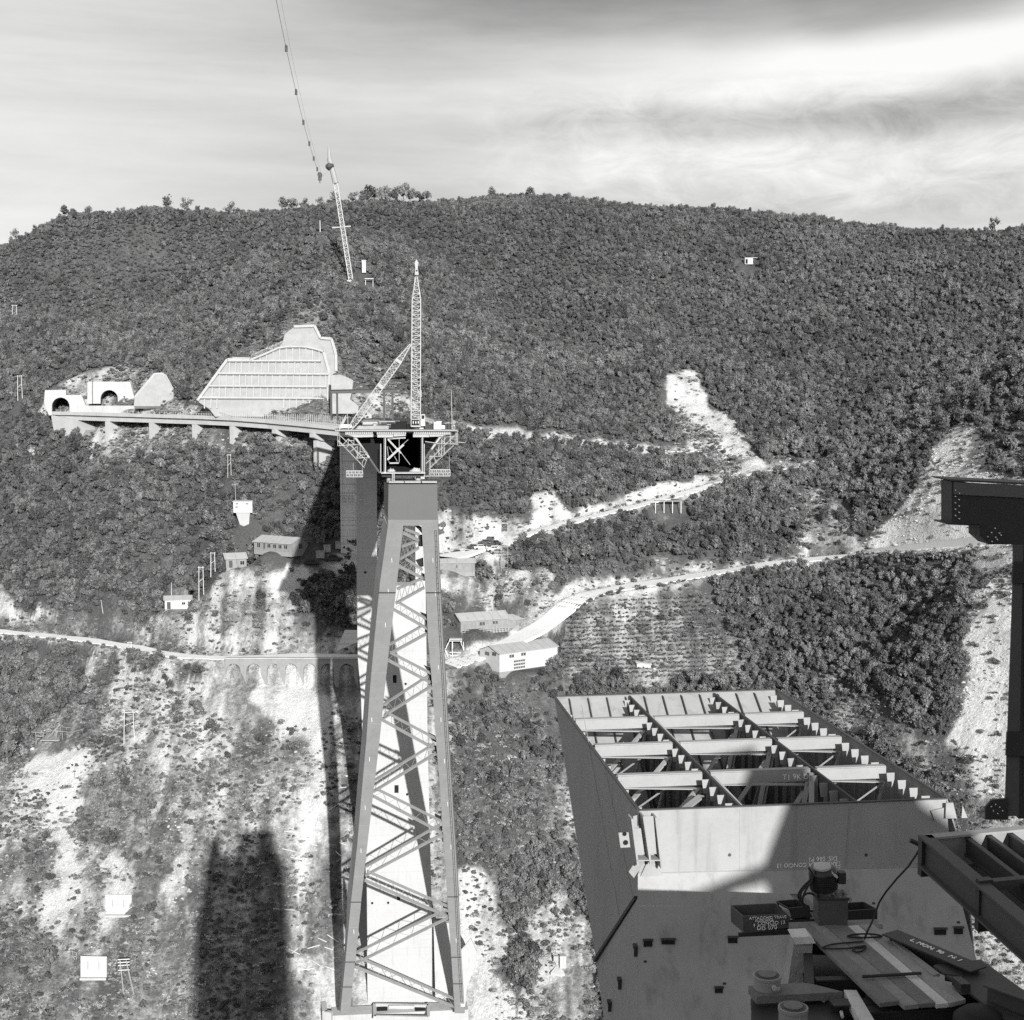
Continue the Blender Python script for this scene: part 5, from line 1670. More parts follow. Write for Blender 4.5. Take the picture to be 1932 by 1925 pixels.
def build_walls():
    tunnel('tunnel_portal', z5, ([(70, 640), (75, 430)] and [(120, 640)], [(560, 640), (530, 600), (460, 430), (300, 430), (300, 375), (80, 380), (70, 500)]), (245, 640, 92, 455), 474,
           'lower white tunnel mouth with dark arch at the left end of the viaduct')
    t, P = tunnel('tunnel_portal', z5, ([(530, 520)], [(1020, 520), (1018, 450), (975, 292), (575, 290), (530, 290)]), (748, 520, 90, 378), 476,
                  'upper white tunnel mouth with dark arch, right of and above the other')
    bk = Vector((-0.15, 1, 0)).normalized()
    b = MB(); b.prism([P(*z5(*q)) - bk * 2.2 for q in ((530, 300), (578, 290), (578, 520), (530, 520))], bk * 2.1); b.build('buttress', M_CONC2, t)
    b = MB(); b.prism([P(*z5(*q)) - bk * 2.5 for q in ((900, 300), (975, 300), (1020, 470), (1020, 520), (930, 520))], bk * 2.4); b.build('buttress', M_CONC2, t)
    # retaining wall below the upper portal
    W = Plane(at(250, 785, 467.5), Vector((-0.35, -1, 0.05)))
    b = MB(); b.prism([W(*z5(*q)) for q in ((380, 540), (1005, 540), (1450, 548), (1452, 640), (380, 640))], (0, 1.0, 0))
    o = b.build('retaining_wall', M_CONC2); tag(o, 'long low white retaining wall below the upper tunnel mouth', 'wall')
    # pyramid-shaped wall
    Wp = Plane(at(250, 775, 459.5), Vector((0.08, -1, 0.55)))
    t = thing('slope_revetment', at(250, 775, 478), 'pointed white concrete slope facing between the tunnels and the ribbed wall', 'wall')
    b = MB(); b.prism([Wp(*z5(*q)) for q in ((1003, 545), (1010, 450), (1215, 210), (1295, 205), (1330, 225), (1420, 398), (1440, 545))], (0, 1.2, -0.8)); b.build('facing', M_CONC3, t)
    b = MB(); b.prism([Wp(*z5(*q)) + Vector((0, 0.5, -0.2)) for q in ((1424, 545), (1424, 405), (1470, 402), (1560, 455), (1640, 490), (1620, 530), (1500, 552))], (0, 1.2, -0.8)); b.build('side_facing', M_CONC3, t)
    b = MB(); p_ = [(1010, 450), (1215, 210), (1295, 205), (1330, 225), (1420, 398)]
    for a, c in zip(p_[:-1], p_[1:]):
        b.beam(Wp(*z5(*a)), Wp(*z5(*c)), 0.5, 0.5)
    b.build('edge_beam', M_CONC2, t)
    b = MB()
    for x in (1232, 1262, 1282):
        q = Wp(*z5(x, 206)); b.beam(q, q + UZ * 1.2, 0.12)
    b.build('anchor_bar', M_STEELD, t)

    # the big ribbed wall
    nW = Vector((0.02, -1, 0.50)).normalized()
    W = Plane(at(500, 790, 427.5), nW)
    t = thing('ribbed_retaining_wall', at(500, 795, 432), 'huge white ribbed retaining wall with rows of recessed panels above the viaduct', 'wall')
    def w6(x, y, o=0.0): return W(*z6(x, y)) + nW * o
    out = [(120, 885), (430, 452), (478, 450), (480, 420), (660, 425), (665, 462), (960, 330), (1000, 270), (1025, 180), (1120, 112), (1335, 105), (1395, 230), (1510, 240), (1555, 400), (1568, 430), (1558, 580), (1520, 600), (1505, 770), (1485, 1040), (300, 1040), (240, 960)]
    b = MB(); b.prism([w6(*q) for q in out], -nW * 1.5); b.build('panel_face', M_CONC3, t)
    rows = [(475, 440, 1400), (605, 335, 1490), (735, 240, 1455), (856, 150, 1440), (960, 1000, 1430)]
    b = MB()
    for (y, x0, x1) in rows[:4]:
        b.beam(w6(x0, y, 0.25), w6(x1, y + (8 if y > 500 else 0), 0.25), 0.55, 1.5, up=nW)
    arc = [(668, 468), (820, 405), (960, 342), (1050, 330), (1160, 328), (1250, 332), (1340, 352), (1425, 378)]
    for a, c in zip(arc[:-1], arc[1:]):
        b.beam(w6(*a, 0.25), w6(*c, 0.25), 0.55, 1.5, up=nW)
    b.build('ledge', M_RIB, t)
    b = MB()
    def xl(y): return 120 + (430 - 120) * (885 - y) / (885 - 452)
    for (ya, yb) in ((475, 605), (605, 735), (735, 856), (856, 960)):
        x = xl(yb) + 60
        while x < 1480:
            if x > xl(ya) + 15 and not (ya > 850 and 350 < x < 1000):
                jit = rnd.uniform(-6, 6)
                b.beam(w6(x + jit, ya + 5, 0.13), w6(x + jit - 3, yb, 0.13), 0.34, 0.6, up=nW)
            x += rnd.choice([66, 68, 72])
    for x in range(700, 1420, 68):
        yt = np.interp(x, [q[0] for q in arc], [q[1] for q in arc])
        if 475 - yt > 20:
            b.beam(w6(x, yt + 4, 0.13), w6(x, 475, 0.13), 0.34, 0.6, up=nW)
    b.build('rib', M_RIB, t)
    b = MB()
    for a, c in (((120, 882), (430, 455)), ((1428, 380), (1490, 600)), ((1490, 600), (1470, 1000)), ((430, 455), (655, 465)), ((1120, 115), (1335, 108)), ((1335, 108), (1395, 232)), ((1395, 232), (1510, 243)), ((1510, 243), (1556, 400)), ((1556, 400), (1558, 575))):
        b.beam(w6(*a, 0.3), w6(*c, 0.3), 0.8, 0.7, up=nW)
    b.build('border_beam', M_RIB, t)
    # rough spray-concrete block right of it
    W2 = Plane(at(655, 780, 420), Vector((0.25, -1, 0.45)))
    b = MB()
    b.prism([W2(*z6(*q)) for q in ((1508, 610), (1600, 605), (1690, 640), (1732, 665), (1722, 770), (1700, 860), (1790, 930), (1780, 1010), (1500, 1010))], (0, 2, -0.6))
    o = b.build('sprayed_rock_face', M_CONC3); tag(o, 'rough pale sprayed-concrete rock face right of the ribbed wall', 'wall')
    # fences on the crest of the wall
    t = thing('fence', w6(560, 400), 'thin bar fence standing on the left shoulder of the ribbed wall', 'fence')
    b = MB()
    for i in range(22):
        q = w6(482 + i * 8, 418); b.beam(q, q + UZ * 2.3, 0.09)
    b.build('post', M_STEELD, t)
    b = MB()
    for hz in (0.5, 1.3, 2.1):
        b.beam(w6(482, 418) + UZ * hz, w6(655, 420) + UZ * hz, 0.08)
    b.build('rail', M_STEELD, t)
    t = thing('fence', w6(850, 380), 'thin pale post fence climbing the sloping crest of the ribbed wall', 'fence')
    b = MB()
    for i in range(26):
        x = 680 + i * 13; q = w6(x, 458 - (x - 670) * 0.44, 0.2); b.beam(q, q + UZ * 1.7, 0.08)
    b.build('post', M_GALV, t)
    b = MB(); b.beam(w6(680, 454, 0.2) + UZ * 1.4, w6(1005, 311, 0.2) + UZ * 1.4, 0.06); b.build('rail', M_GALV, t)


# ---------------------------------------------------------------- cableway
def build_cableway():
    f = hit(662, 538)
    t = thing('cableway_mast', f, 'slender leaning lattice mast rising from the wooded slope above the ridge', 'mast')
    Pm = Plane(f, Vector((0, -1, 0)))
    A = Pm(664, 540); B = Pm(633.5, 346); Tp = Pm(620, 277)
    u = Vector((1, 0, 0)); v = Vector((0, 1, 0))
    b = MB(); lattice(b, A, B, 1.5, 1.3, u, v, 24, 0.2, 0.11); b.build('lattice_shaft', M_GALV, t)
    b = MB(); b.tube(B, Pm(621.5, 300), 1.05, 0.85, 8); b.tube(Pm(621.5, 300), Tp, 0.75, 0.35, 8)
    b.build('upper_tube', M_STEELL, t)
    b = MB(); b.lathe(Pm(622.5, 316) , (Tp - B).normalized(), [(0.9, -0.9), (1.6, 0), (1.5, 0.9), (0.7, 1.5)], 12); b.build('mast_head_block', M_STEELD, t)
    b = MB(); b.beam(Pm(627, 430), Pm(662, 427), 0.35); b.build('cross_arm', M_GALV, t)
    b = MB(); b.box(f + UZ * 0.6, 2.6, 2.6, 2.0); b.build('base', M_CONC, t)
    sp = [(603.4, 335, 520), (598.6, 320, 502), (592, 300, 480), (583.6, 272, 451), (572.4, 232, 416), (558.7, 175, 375), (540, 92.6, 328), (521, 0, 285), (490, -170, 235)]
    pts = [at(*q) for q in sp]
    b = MB(); b.path(pts, 0.05, 5)
    b.path([q + Vector((0.9, 0, 0.2)) for q in pts], 0.022, 4)
    b.path([Pm(621.5, 320), at(612, 330, 524), pts[0] + Vector((0, 0, -0.3))], 0.05, 4)
    o = b.build('cableway_rope', M_STEEL); tag(o, 'long thin steel cable with small carriers crossing the sky above the valley', 'cable')
    for k, q in enumerate(pts[1:7]):
        b = MB(); s = 0.30
        b.box(q - UZ * 0.1, 1.0 * s * 2, 0.4, 1.6 * s * 2); b.tube(q + UZ * 0.6 + Vector((0, -0.2, 0)), q + UZ * 0.6 + Vector((0, 0.2, 0)), 0.32, 0.32, 10)
        labs = ['carrier on the sky cable closest to the hanging pulley block', 'second carrier up the sky cable from the pulley block', 'third carrier up the sky cable from the pulley block', 'fourth carrier up the sky cable from the pulley block',
                'fifth carrier up the sky cable, below the topmost one', 'topmost visible carrier high on the sky cable']
        o = b.build('rope_carrier', M_STEELD); tag(o, labs[k], 'cable carrier', 'carriers spaced along the sky cable')
    b = MB(); q = pts[0]
    b.box(q, 1.2, 0.6, 2.2); b.tube(q + UZ * 1.0 - Vector((0, 0.45, 0)), q + UZ * 1.0 + Vector((0, 0.45, 0)), 0.85, 0.85, 14); b.beam(q - UZ * 1.0, q - UZ * 2.0, 0.3)
    o = b.build('pulley_block', M_STEELD); tag(o, 'dark pulley block hanging at the lower end of the sky cable', 'pulley')

# ---------------------------------------------------------------- near steel leg head, open at the top
r5 = G(1150, 1450, 1.84); k9 = G(1300, 1700, 9.62); rp = G(1550, 1750, 2.972); rr = G(1900, 950, 1.8333)


def write(text, origin, right, up, size, name, parent=None, m=None, depth=0.004):
    """white hand lettering standing on a surface"""
    cu = bpy.data.curves.new(name, 'FONT')
    cu.body = text; cu.size = size; cu.extrude = depth; cu.resolution_u = 2
    cu.align_x = 'LEFT'
    tmp = bpy.data.objects.new(name + ' tmp', cu)
    scene.collection.objects.link(tmp)
    dg = bpy.context.evaluated_depsgraph_get()
    me = bpy.data.meshes.new_from_object(tmp.evaluated_get(dg))
    bpy.data.objects.remove(tmp)
    right = Vector(right).normalized(); up = Vector(up).normalized(); nn = right.cross(up)
    base = WORLDPOS.get(parent.name, Vector((0, 0, 0))) if parent else Vector((0, 0, 0))
    for v in me.vertices:
        c = v.co.copy()
        wob = 0.04 * size * math.sin(c.x / size * 5.1)
        v.co = Vector(origin) - base + right * c.x + up * (c.y + wob) + nn * c.z
    me.materials.clear(); me.materials.append(m or M_PAINT)
    o = bpy.data.objects.new(name, me)
    scene.collection.objects.link(o)
    if parent: o.parent = parent
    return o


def build_leg_head():
    Z0 = -10.7
    NL, NR, FR, FL = onz(1205, 1530, Z0), onz(1785, 1508, Z0), onz(1465, 1302, Z0), onz(1046, 1315, Z0)
    rx = (NR - NL).normalized()
    fn = Vector((rx.y, -rx.x, 0)).normalized()          # towards the camera
    F1 = Plane(NL, fn)
    BL, BR = F1(1203.5, 1648), F1(1795, 1634)
    a27 = math.radians(27)
    dn = (fn * math.sin(a27) - UZ * math.cos(a27)).normalized()
    F2 = Plane(BL, rx.cross(dn))
    t = thing('bridge_leg_top', Vector(((NL.x + NR.x) / 2, NL.y, -30)), 'large grey steel leg head with an open top of cross beams and braces', 'bridge leg')
    bkv = -fn
    def plate(name, pts, off, m, par=None):
        b = MB(); b.prism(pts, off); return b.build(name, m, par or t)
    plate('front_plate', [NL, NR, BR, BL], bkv * 0.05, M_STEELN)
    bl2, br2 = F2(1203, 2700), F2(1985, 2700)
    n2 = rx.cross(dn).normalized(); n2 = n2 if n2.dot(fn) > 0 else -n2
    plate('lower_front_plate', [F2(1203.5, 1649), F2(1796.5, 1636), F2(1850, 1841), F2(1868, 1925), br2, bl2], -n2 * 0.05, M_STEELN)
    S = Plane(NL, (FL - NL).cross(BL - NL))
    Q = S(1125, 1812)
    lx = -rx
    plate('side_plate', [NL, FL, Q, S(1203, 1692), BL], rx * 0.04, M_STEEL)
    s3 = F2(1203, 1694)
    S2 = Plane(s3, (Q - s3).cross(bl2 - s3))
    plate('lower_side_plate', [s3 + UZ * -0.02, Q - UZ * 0.05, S2(1140, 1925), S2(1165, 2700), bl2], rx * 0.04, M_STEEL)
    b = MB(); b.beam(S(1203, 1694) - rx * 0.04, Q - rx * 0.04, 0.10, 0.10); b.build('seam_angle', M_STEELK, t)
    b = MB()
    for (x0, y0, x1, y1) in ((1098, 1330, 1180, 1790), (1140, 1440, 1196, 1700)):
        b.beam(S(x0, y0) - rx * 0.006, S(x1, y1) - rx * 0.006, 0.02, 0.02)
    b.build('weld_seam', M_STEEL, t)
    Qr = FR + (Q - FL) + rx * 0.6
    plate('far_plate', [FL, FR, Qr, Q], bkv * 0.05, M_STEELN)
    plate('side_plate', [NR, FR, Qr, Qr + (NR - FR) * 0.5, BR + rx * 0.4], rx * 0.04, M_STEEL)
    def I(u, v, d=0.0, o=0.0):
        a = NL.lerp(NR, u); c = FL.lerp(FR, u)
        return a.lerp(c, v) - UZ * d + rx * o
    # longitudinal webs
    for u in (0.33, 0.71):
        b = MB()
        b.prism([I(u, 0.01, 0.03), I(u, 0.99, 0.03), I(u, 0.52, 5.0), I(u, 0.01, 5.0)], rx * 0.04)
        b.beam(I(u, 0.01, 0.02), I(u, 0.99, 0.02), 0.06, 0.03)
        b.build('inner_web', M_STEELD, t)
    b = MB()
    for A, B_ in ((NL, FL), (NR, FR), (FL, FR), (NL, NR)):
        b.beam(A + UZ * 0.02, B_ + UZ * 0.02, 0.09, 0.03)
    b.build('rim', M_STEELD, t)
    plate('blackout_floor', [I(0.04, 0.01, 5.0), I(0.96, 0.01, 5.0), I(0.96, 0.42, 5.0), I(0.04, 0.42, 5.0)], UZ * -0.05, M_STEELK)  # black sheet added to keep light out of the deep interior
    # cross beams, each of three lengths
    for v in (0.25, 0.5, 0.75):
        for (u0, u1) in ((0.02, 0.315), (0.345, 0.70), (0.725, 0.975)):
            b = MB()
            b.beam(I(u0, v, 0.22), I(u1, v, 0.22), 0.03, 0.33)
            b.beam(I(u0, v, 0.035) + fn * -0.11, I(u1, v, 0.035) + fn * -0.11, 0.22, 0.03)
            b.beam(I(u0, v, 0.40) + fn * -0.11, I(u1, v, 0.52) + fn * -0.11, 0.22, 0.03)
            b.build('cross_beam', M_STEELL, t)
        # node gussets
        for u in (0.33, 0.71):
            b = MB()
            b.prism([I(u, v, 0.5, 0.03) + fn * 0.1, I(u, v, 0.5, 0.42) + fn * 0.1, I(u, v, 1.1, 0.25) + fn * 0.1, I(u, v, 1.3, 0.03) + fn * 0.1], fn * 0.02)
            b.build('gusset_plate', M_STEELL, t)
        # inclined braces of the middle bay
        for (ua, ub, dv) in ((0.345, 0.50, 0.0), (0.70, 0.54, 0.0), (0.70, 0.50, 0.17)):
            b = MB()
            p, q = I(ua, v, 0.35), I(ub, v - dv, 4.6)
            b.beam(p, q, 0.24, 0.03); b.beam(p + fn * 0.08, q + fn * 0.08, 0.03, 0.16)
            b.build('brace', M_STEELL, t)
        for (ua, da, ub, db, dv) in ((0.02, 2.4, 0.30, 0.5, -0.10), (0.31, 0.5, 0.22, 3.6, 0.0), (0.97, 0.5, 0.86, 3.6, 0.0), (0.74, 2.6, 0.95, 0.6, 0.1), (0.03, 0.6, 0.28, 3.0, -0.06), (0.31, 0.6, 0.05, 2.8, -0.12), (0.37, 3.2, 0.68, 0.7, -0.12), (0.68, 3.0, 0.38, 0.7, -0.15), (0.97, 0.6, 0.74, 2.8, -0.1)):
            b = MB(); p, q = I(ua, v + dv, da), I(ub, v, db)
            b.beam(p, q, 0.17, 0.05); b.build('brace', M_STEELL, t)
    for (ua, ub, va, vb) in ((0.345, 0.50, 0.24, 0.02), (0.70, 0.58, 0.24, 0.04), (0.33, 0.52, 0.49, 0.27), (0.345, 0.5, 0.74, 0.52)):
        b = MB(); b.beam(I(ua, va, 0.15), I(ub, vb, 1.6), 0.15, 0.12); b.build('brace', M_STEELL, t)
    b = MB(); b.beam(I(0.02, 0.03, 1.0), I(0.29, 0.2, 0.5), 0.22, 0.05); b.build('brace', M_STEELL, t)
    def dm(v): return min(4.8, 0.8 + 5.4 * (1 - v))
    # stiffener tabs on the left faces of the webs and the right plate
    for u in (0.33, 0.71, 0.985):
        for v0 in (0.0, 0.25, 0.5, 0.75):
            for k in range(4):
                v = v0 + 0.05 + k * 0.056
                if v > 0.97: continue
                b = MB(); w = 0.26
                b.prism([I(u, v, 0.10, -w), I(u, v, 0.10, -0.02), I(u, v, 0.50, -0.02), I(u, v, 0.50, -w * 0.8)], fn * 0.025)
                b.build('stiffener_tab', M_STEELL if u != 0.71 else M_STEELN, t)
                b = MB(); b.prism([I(u, v, 0.5, -0.12), I(u, v, 0.5, -0.01), I(u, v, dm(v), -0.01), I(u, v, dm(v), -0.12)], fn * 0.02)
                b.build('stiffener', M_STEEL, t)
    for v in np.arange(0.05, 0.98, 0.06):
        b = MB(); b.prism([I(0, v, 0.12, 0.04), I(0, v, 0.12, 0.24), I(0, v, 0.5, 0.2), I(0, v, 0.5, 0.04)], fn * 0.03)
        b.build('stiffener_tab', M_STEELL, t)
    for k in range(11):
        u = 0.06 + k * 0.083
        b = MB(); b.prism([FL.lerp(FR, u) + fn * 0.05 - UZ * 0.05, FL.lerp(FR, u).lerp(Q.lerp(Qr, u), 0.7) + fn * 0.05, FL.lerp(FR, u).lerp(Q.lerp(Qr, u), 0.7) + fn * 0.35, FL.lerp(FR, u) + fn * 0.3 - UZ * 0.05], rx * 0.03)
        b.build('stiffener', M_STEELD, t)
    # seams and cut-outs on the front
    b = MB(); b.beam(BL + fn * 0.012, BR + fn * 0.012, 0.03, 0.03); b.build('weld_seam', M_STEELL, t)
    b = MB(); b.beam(F1(*r5(1243, 520)) + fn * 0.006, F1(*r5(1228, 764)) + fn * 0.006, 0.02, 0.02); b.build('weld_seam', M_STEELL, t)
    b = MB(); b.beam(F1(*r5(808, 530)) + fn * 0.003, F1(*r5(808, 780)) + fn * 0.003, 0.01, 0.01); b.build('weld_seam', M_STEELN, t)
    for (x, y, w, hh) in ((445, 1063, 34, 24), (525, 1057, 52, 18), (780, 1050, 36, 22), (1600, 1017, 46, 22), (1672, 1013, 34, 24), (725, 1248, 30, 20)):
        b = MB(); b.prism([F2(*r5(x + a * w / 2, y + c * hh / 2)) + n2 * 0.03 for a, c in ((-1, -1), (1, -1), (1, 1), (-1, 1))], n2 * -0.04)
        b.build('slot', M_DARK, t)
        b = MB(); b.beam(F2(*r5(x - w / 2 - 3, y - hh / 2 - 2)) + n2 * 0.05, F2(*r5(x + w / 2 + 3, y - hh / 2 - 2)) + n2 * 0.05, 0.05, 0.05)
        b.build('slot_lip', M_STEELD, t)
    for (x, y, P_) in ((435, 1135, F2), (748, 1222, F2), (768, 712, F1), (1308, 712, F1), (1338, 905, F2), (1673, 980, F2)):
        c = P_(*r5(x, y)); b = MB(); b.tube(c + fn * 0.01, c - fn * 0.01, 0.045, 0.045, 10); b.build('bolt_hole', M_STEELD, t)
    # lifting lugs, left side face
    for (x, y) in ((1055, 1300), (920, 1580), (835, 1770)):
        c_ = G(1100, 1700, 3.9125)(x, y); c = (S2 if y > 1200 else S)(*c_)
        b = MB(); b.box(c - rx * 0.06, 0.12, 0.22, 0.06); b.box(c - rx * 0.06 - UZ * 0.12 + fn * 0.08, 0.10, 0.04, 0.26); b.build('lifting_lug', M_STEELK, t)
    # stiffened bracket at the left front corner
    t2 = thing('corner_bracket', F1(*k9(780, 1300)), 'pale stiffened steel bracket welded to the left front corner of the leg head', 'bracket')
    def K(x, y, o): return F1(*k9(x, y)) + fn * o
    for line in (((468, 480), (592, 1440)), ((706, 430), (852, 1410)), ((958, 450), (1078, 1500))):
        b = MB(); p, q = line
        b.prism([K(*p, 0.0), K(*p, 0.42), K(*q, 0.42), K(*q, 0.0)], rx * 0.05); b.build('rib', M_STEELL, t2)
    for poly in (((528, 700), (690, 700), (765, 1238), (592, 1248)), ((728, 450), (945, 450), (1012, 1228), (842, 1228))):
        b = MB(); b.prism([K(*q, 0.26) for q in poly], fn * 0.03); b.build('panel', M_STEELL, t2)
    b = MB(); b.prism([K(*q, 0.27) for q in ((530, 450), (612, 430), (612, 640), (655, 690), (530, 692))], fn * 0.03); b.build('end_tab', M_STEEL, t2)
    b = MB(); b.prism([K(*q, 0.05) for q in ((590, 1310), (1070, 1310), (1070, 1330), (590, 1330))], fn * 0.4); b.build('shelf', M_STEELL, t2)
    for poly, o in ((((597, 1322), (822, 1322), (640, 1665), (578, 1768), (470, 1640), (582, 1470)), 0.2), (((862, 1322), (1062, 1322), (960, 1500), (1195, 1690), (1100, 1725), (722, 1742), (868, 1430)), 0.12)):
        b = MB()
        P3 = [K(*q, o if q[1] < 1400 else o * 0.4) for q in poly]
        b.prism(P3, fn * 0.03); b.build('flap', M_STEELN, t2)
    b = MB(); b.prism([K(*q, 0.08) for q in ((258, 835), (465, 825), (502, 1130), (300, 1142))], fn * 0.04)
    b.build('lug_plate', M_STEELL, t2)
    for x, y, r in ((380, 852, 26), (402, 1030, 32)):
        b = MB(); b.tube(K(x, y, 0.13), K(x, y, 0.14), r * 0.0013 * 1.4 + 0.01, None, 12); b.build('bolt_hole', M_DARK, t2)
    b = MB(); b.prism([K(*q, 0.1) for q in ((960, 840), (1030, 800), (1085, 1150), (1000, 1180))], fn * 0.05); b.build('wooden_wedge', M_WOOD, t2)
    # stiff end plates at the right corner
    t3 = thing('corner_bracket', F1(*r5(1640, 560)), 'small pale steel bracket at the right front corner of the leg head', 'bracket')
    for poly, o in ((((1612, 500), (1640, 498), (1655, 560), (1610, 560)), 0.15), (((1680, 510), (1700, 560), (1676, 560)), 0.1), (((1560, 535), (1620, 520), (1620, 560), (1575, 575)), 0.05)):
        b = MB(); b.prism([F1(*r5(*q)) + fn * o for q in poly], fn * 0.04); b.build('plate', M_STEELL, t3)
    # chalk lettering (upside down on the front plate, upright on the first beam)
    o1 = F1(*r5(1194, 717)) + fn * 0.012
    write('DIS. 066 P1', o1, -rx, -UZ, 0.17, 'chalk_writing', t)
    write('LARGHEZZA CONCIO 13', F1(*r5(1206, 737)) + fn * 0.012, -rx, -UZ, 0.155, 'chalk_writing', t)
    write('DIS', F1(*r5(1206, 752)) + fn * 0.012, -rx, -UZ, 0.12, 'chalk_writing', t)
    write('T1 9K D56 P', I(0.60, 0.25, 0.32) + fn * 0.03, rx, UZ, 0.22, 'chalk_writing', t)


# ---------------------------------------------------------------- steel frame at the right edge
def build_right_frame():
    PY = 12.0
    P = Plane(at(1900, 1200, PY), Vector((0, -1, 0)))
    t = thing('steel_column', P(1950, 1530), 'dark bolted steel column with stepped head bracket at the right edge', 'column')
    by = Vector((0, 1, 0))
    b = MB(); b.prism([P(1788, 904), P(2050, 917), P(2050, 921), P(1796, 908)], by * 0.5); b.build('head_flange', M_STEELD, t)
    b = MB(); b.prism([P(1800, 910), P(2050, 922), P(2050, 945), P(1822, 934), P(1800, 933)], by * 0.06); b.build('head_web', mat('grey coated steel', 0.11, 0.55, 0.12, 2.0), t)
    b = MB(); b.prism([P(*q) + by * 0.02 for q in ((1797, 909), (1797, 988), (1850, 990), (1850, 1012), (1868, 1028), (2050, 1028), (2050, 946), (1823, 935), (1823, 910))], by * 0.3); b.build('gusset', M_STEELK, t)
    b = MB(); b.prism([P(1786, 987), P(1852, 991), P(1852, 993), P(1788, 990)], by * 0.4 - by * 0.02); b.build('bottom_flange', M_STEELK, t)
    holes = [(1803 + (i % 2) * 7, 925 + i * 6.0) for i in range(10)] + [(1872 + k * 7, 1022 - k * 8) for k in range(3)] + [(1864 + k * 7, 1013 - k * 8) for k in range(3)] + [(1882 + k * 7, 1018 - k * 8) for k in range(2)]
    for (x, y) in holes:
        b = MB(); c = P(x, y); b.tube(c + by * 0.015, c - by * 0.004, 0.0045, 0.0045, 8); b.build('bolt_hole', M_PAINT, t)
    b = MB(); b.prism([P(1914, 1028), P(1930, 1028), P(1922, 1540), P(1896, 1540)], by * 0.02); b.build('flange', mat('worn steel edge', 0.085, 0.5, 0.2, 3.0), t)
    b = MB(); b.prism([P(1930, 1028) , P(2060, 1028), P(2060, 1545), P(1922, 1545)], by * 0.25); b.build('shaft', M_STEELK, t)
    for y0, y1 in ((1060, 1100), (1380, 1425)):
        b = MB(); xx = 1914 - (y0 - 1030) * 0.036
        b.prism([P(xx - 3, y0), P(1945, y0), P(1943, y1), P(xx - 5, y1)], -by * 0.03); b.build('splice_plate', M_STEELK, t)
    b = MB(); b.prism([P(*q) - by * 0.03 for q in ((1858, 1545), (1857, 1522), (1869, 1508), (1900, 1505), (1900, 1545))], by * 0.03); b.build('foot_gusset', M_STEELK, t)
    for x, y in ((1868, 1520), (1876, 1516), (1884, 1521), (1872, 1528), (1880, 1533), (1889, 1528)):
        b = MB(); c = P(x, y); b.tube(c - by * 0.03, c - by * 0.036, 0.0045, 0.0045, 8); b.build('bolt_hole', M_PAINT, t)
    b = MB()
    for x in (1935, 1950, 1972):
        b.beam(P(x, 1040) - by * 0.01, P(x - 4, 1500) - by * 0.01, 0.008, 0.01)
    b.build('edge_line', M_STEELD, t)
    # grillage of the floor
    zt = -5.0
    t = thing('steel_grillage', onz(1900, 1640, zt - 0.5), 'dark steel floor grillage with parallel ribs at the lower right edge', 'steel frame')
    A = onz(1745, 1577, zt); B = onz(2090, 1868, zt); C = onz(2090, 1548, zt)
    d = (B - A).normalized(); e = (C - A).normalized()
    b = MB(); b.ibeam(A - UZ * 0.17, B - UZ * 0.17, 0.16, 0.36, 0.025); b.build('edge_beam', M_STEELD, t)
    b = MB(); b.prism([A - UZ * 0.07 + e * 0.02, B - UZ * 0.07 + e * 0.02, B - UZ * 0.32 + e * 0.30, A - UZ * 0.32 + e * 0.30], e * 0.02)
    b.build('sloping_plate', mat('plain grey sheet', 0.12, 0.6, 0.12, 1.5), t)  # sheet of one even grey
    b = MB(); b.ibeam(A - UZ * 0.17 + d * 0.05, C - UZ * 0.17, 0.14, 0.36, 0.025); b.build('back_beam', M_STEEL, t)
    b = MB(); b.prism([A - UZ * 0.02 - d * 0.06 - e * 0.06, A - UZ * 0.02 - d * 0.06 + e * 0.08, A - UZ * 0.46 - d * 0.06 + e * 0.08, A - UZ * 0.46 - d * 0.06 - e * 0.06], d * 0.12)
    b.build('end_plate', M_STEELK, t)
    for k, off in enumerate((0.52, 0.80, 1.08, 1.36, 1.64)):
        p = A + e * off - UZ * 0.14; b = MB(); b.ibeam(p, p + d * 3.4, 0.06, 0.22, 0.02); b.build('joist', M_STEELD, t)
    b = MB(); b.prism([A + e * 0.3 - UZ * 0.34, A + e * 2.4 - UZ * 0.34, A + e * 2.4 + d * 3.4 - UZ * 0.34, A + e * 0.3 + d * 3.4 - UZ * 0.34], UZ * -0.03); b.build('floor_sheet', M_STEELD, t)
    q = A + d * 1.55
    b = MB(); b.prism([q - UZ * -0.04 - e * 0.04, q + UZ * 0.04 + e * 0.12, q - UZ * 0.5 + e * 0.12, q - UZ * 0.5 - e * 0.04], d * 0.1); b.build('splice_plate', M_STEELK, t)
    b = MB(); b.beam(q + e * 0.05 - UZ * 0.05, q + e * 1.8 - UZ * 0.05, 0.1, 0.1); b.build('cross_bar', M_STEELD, t)


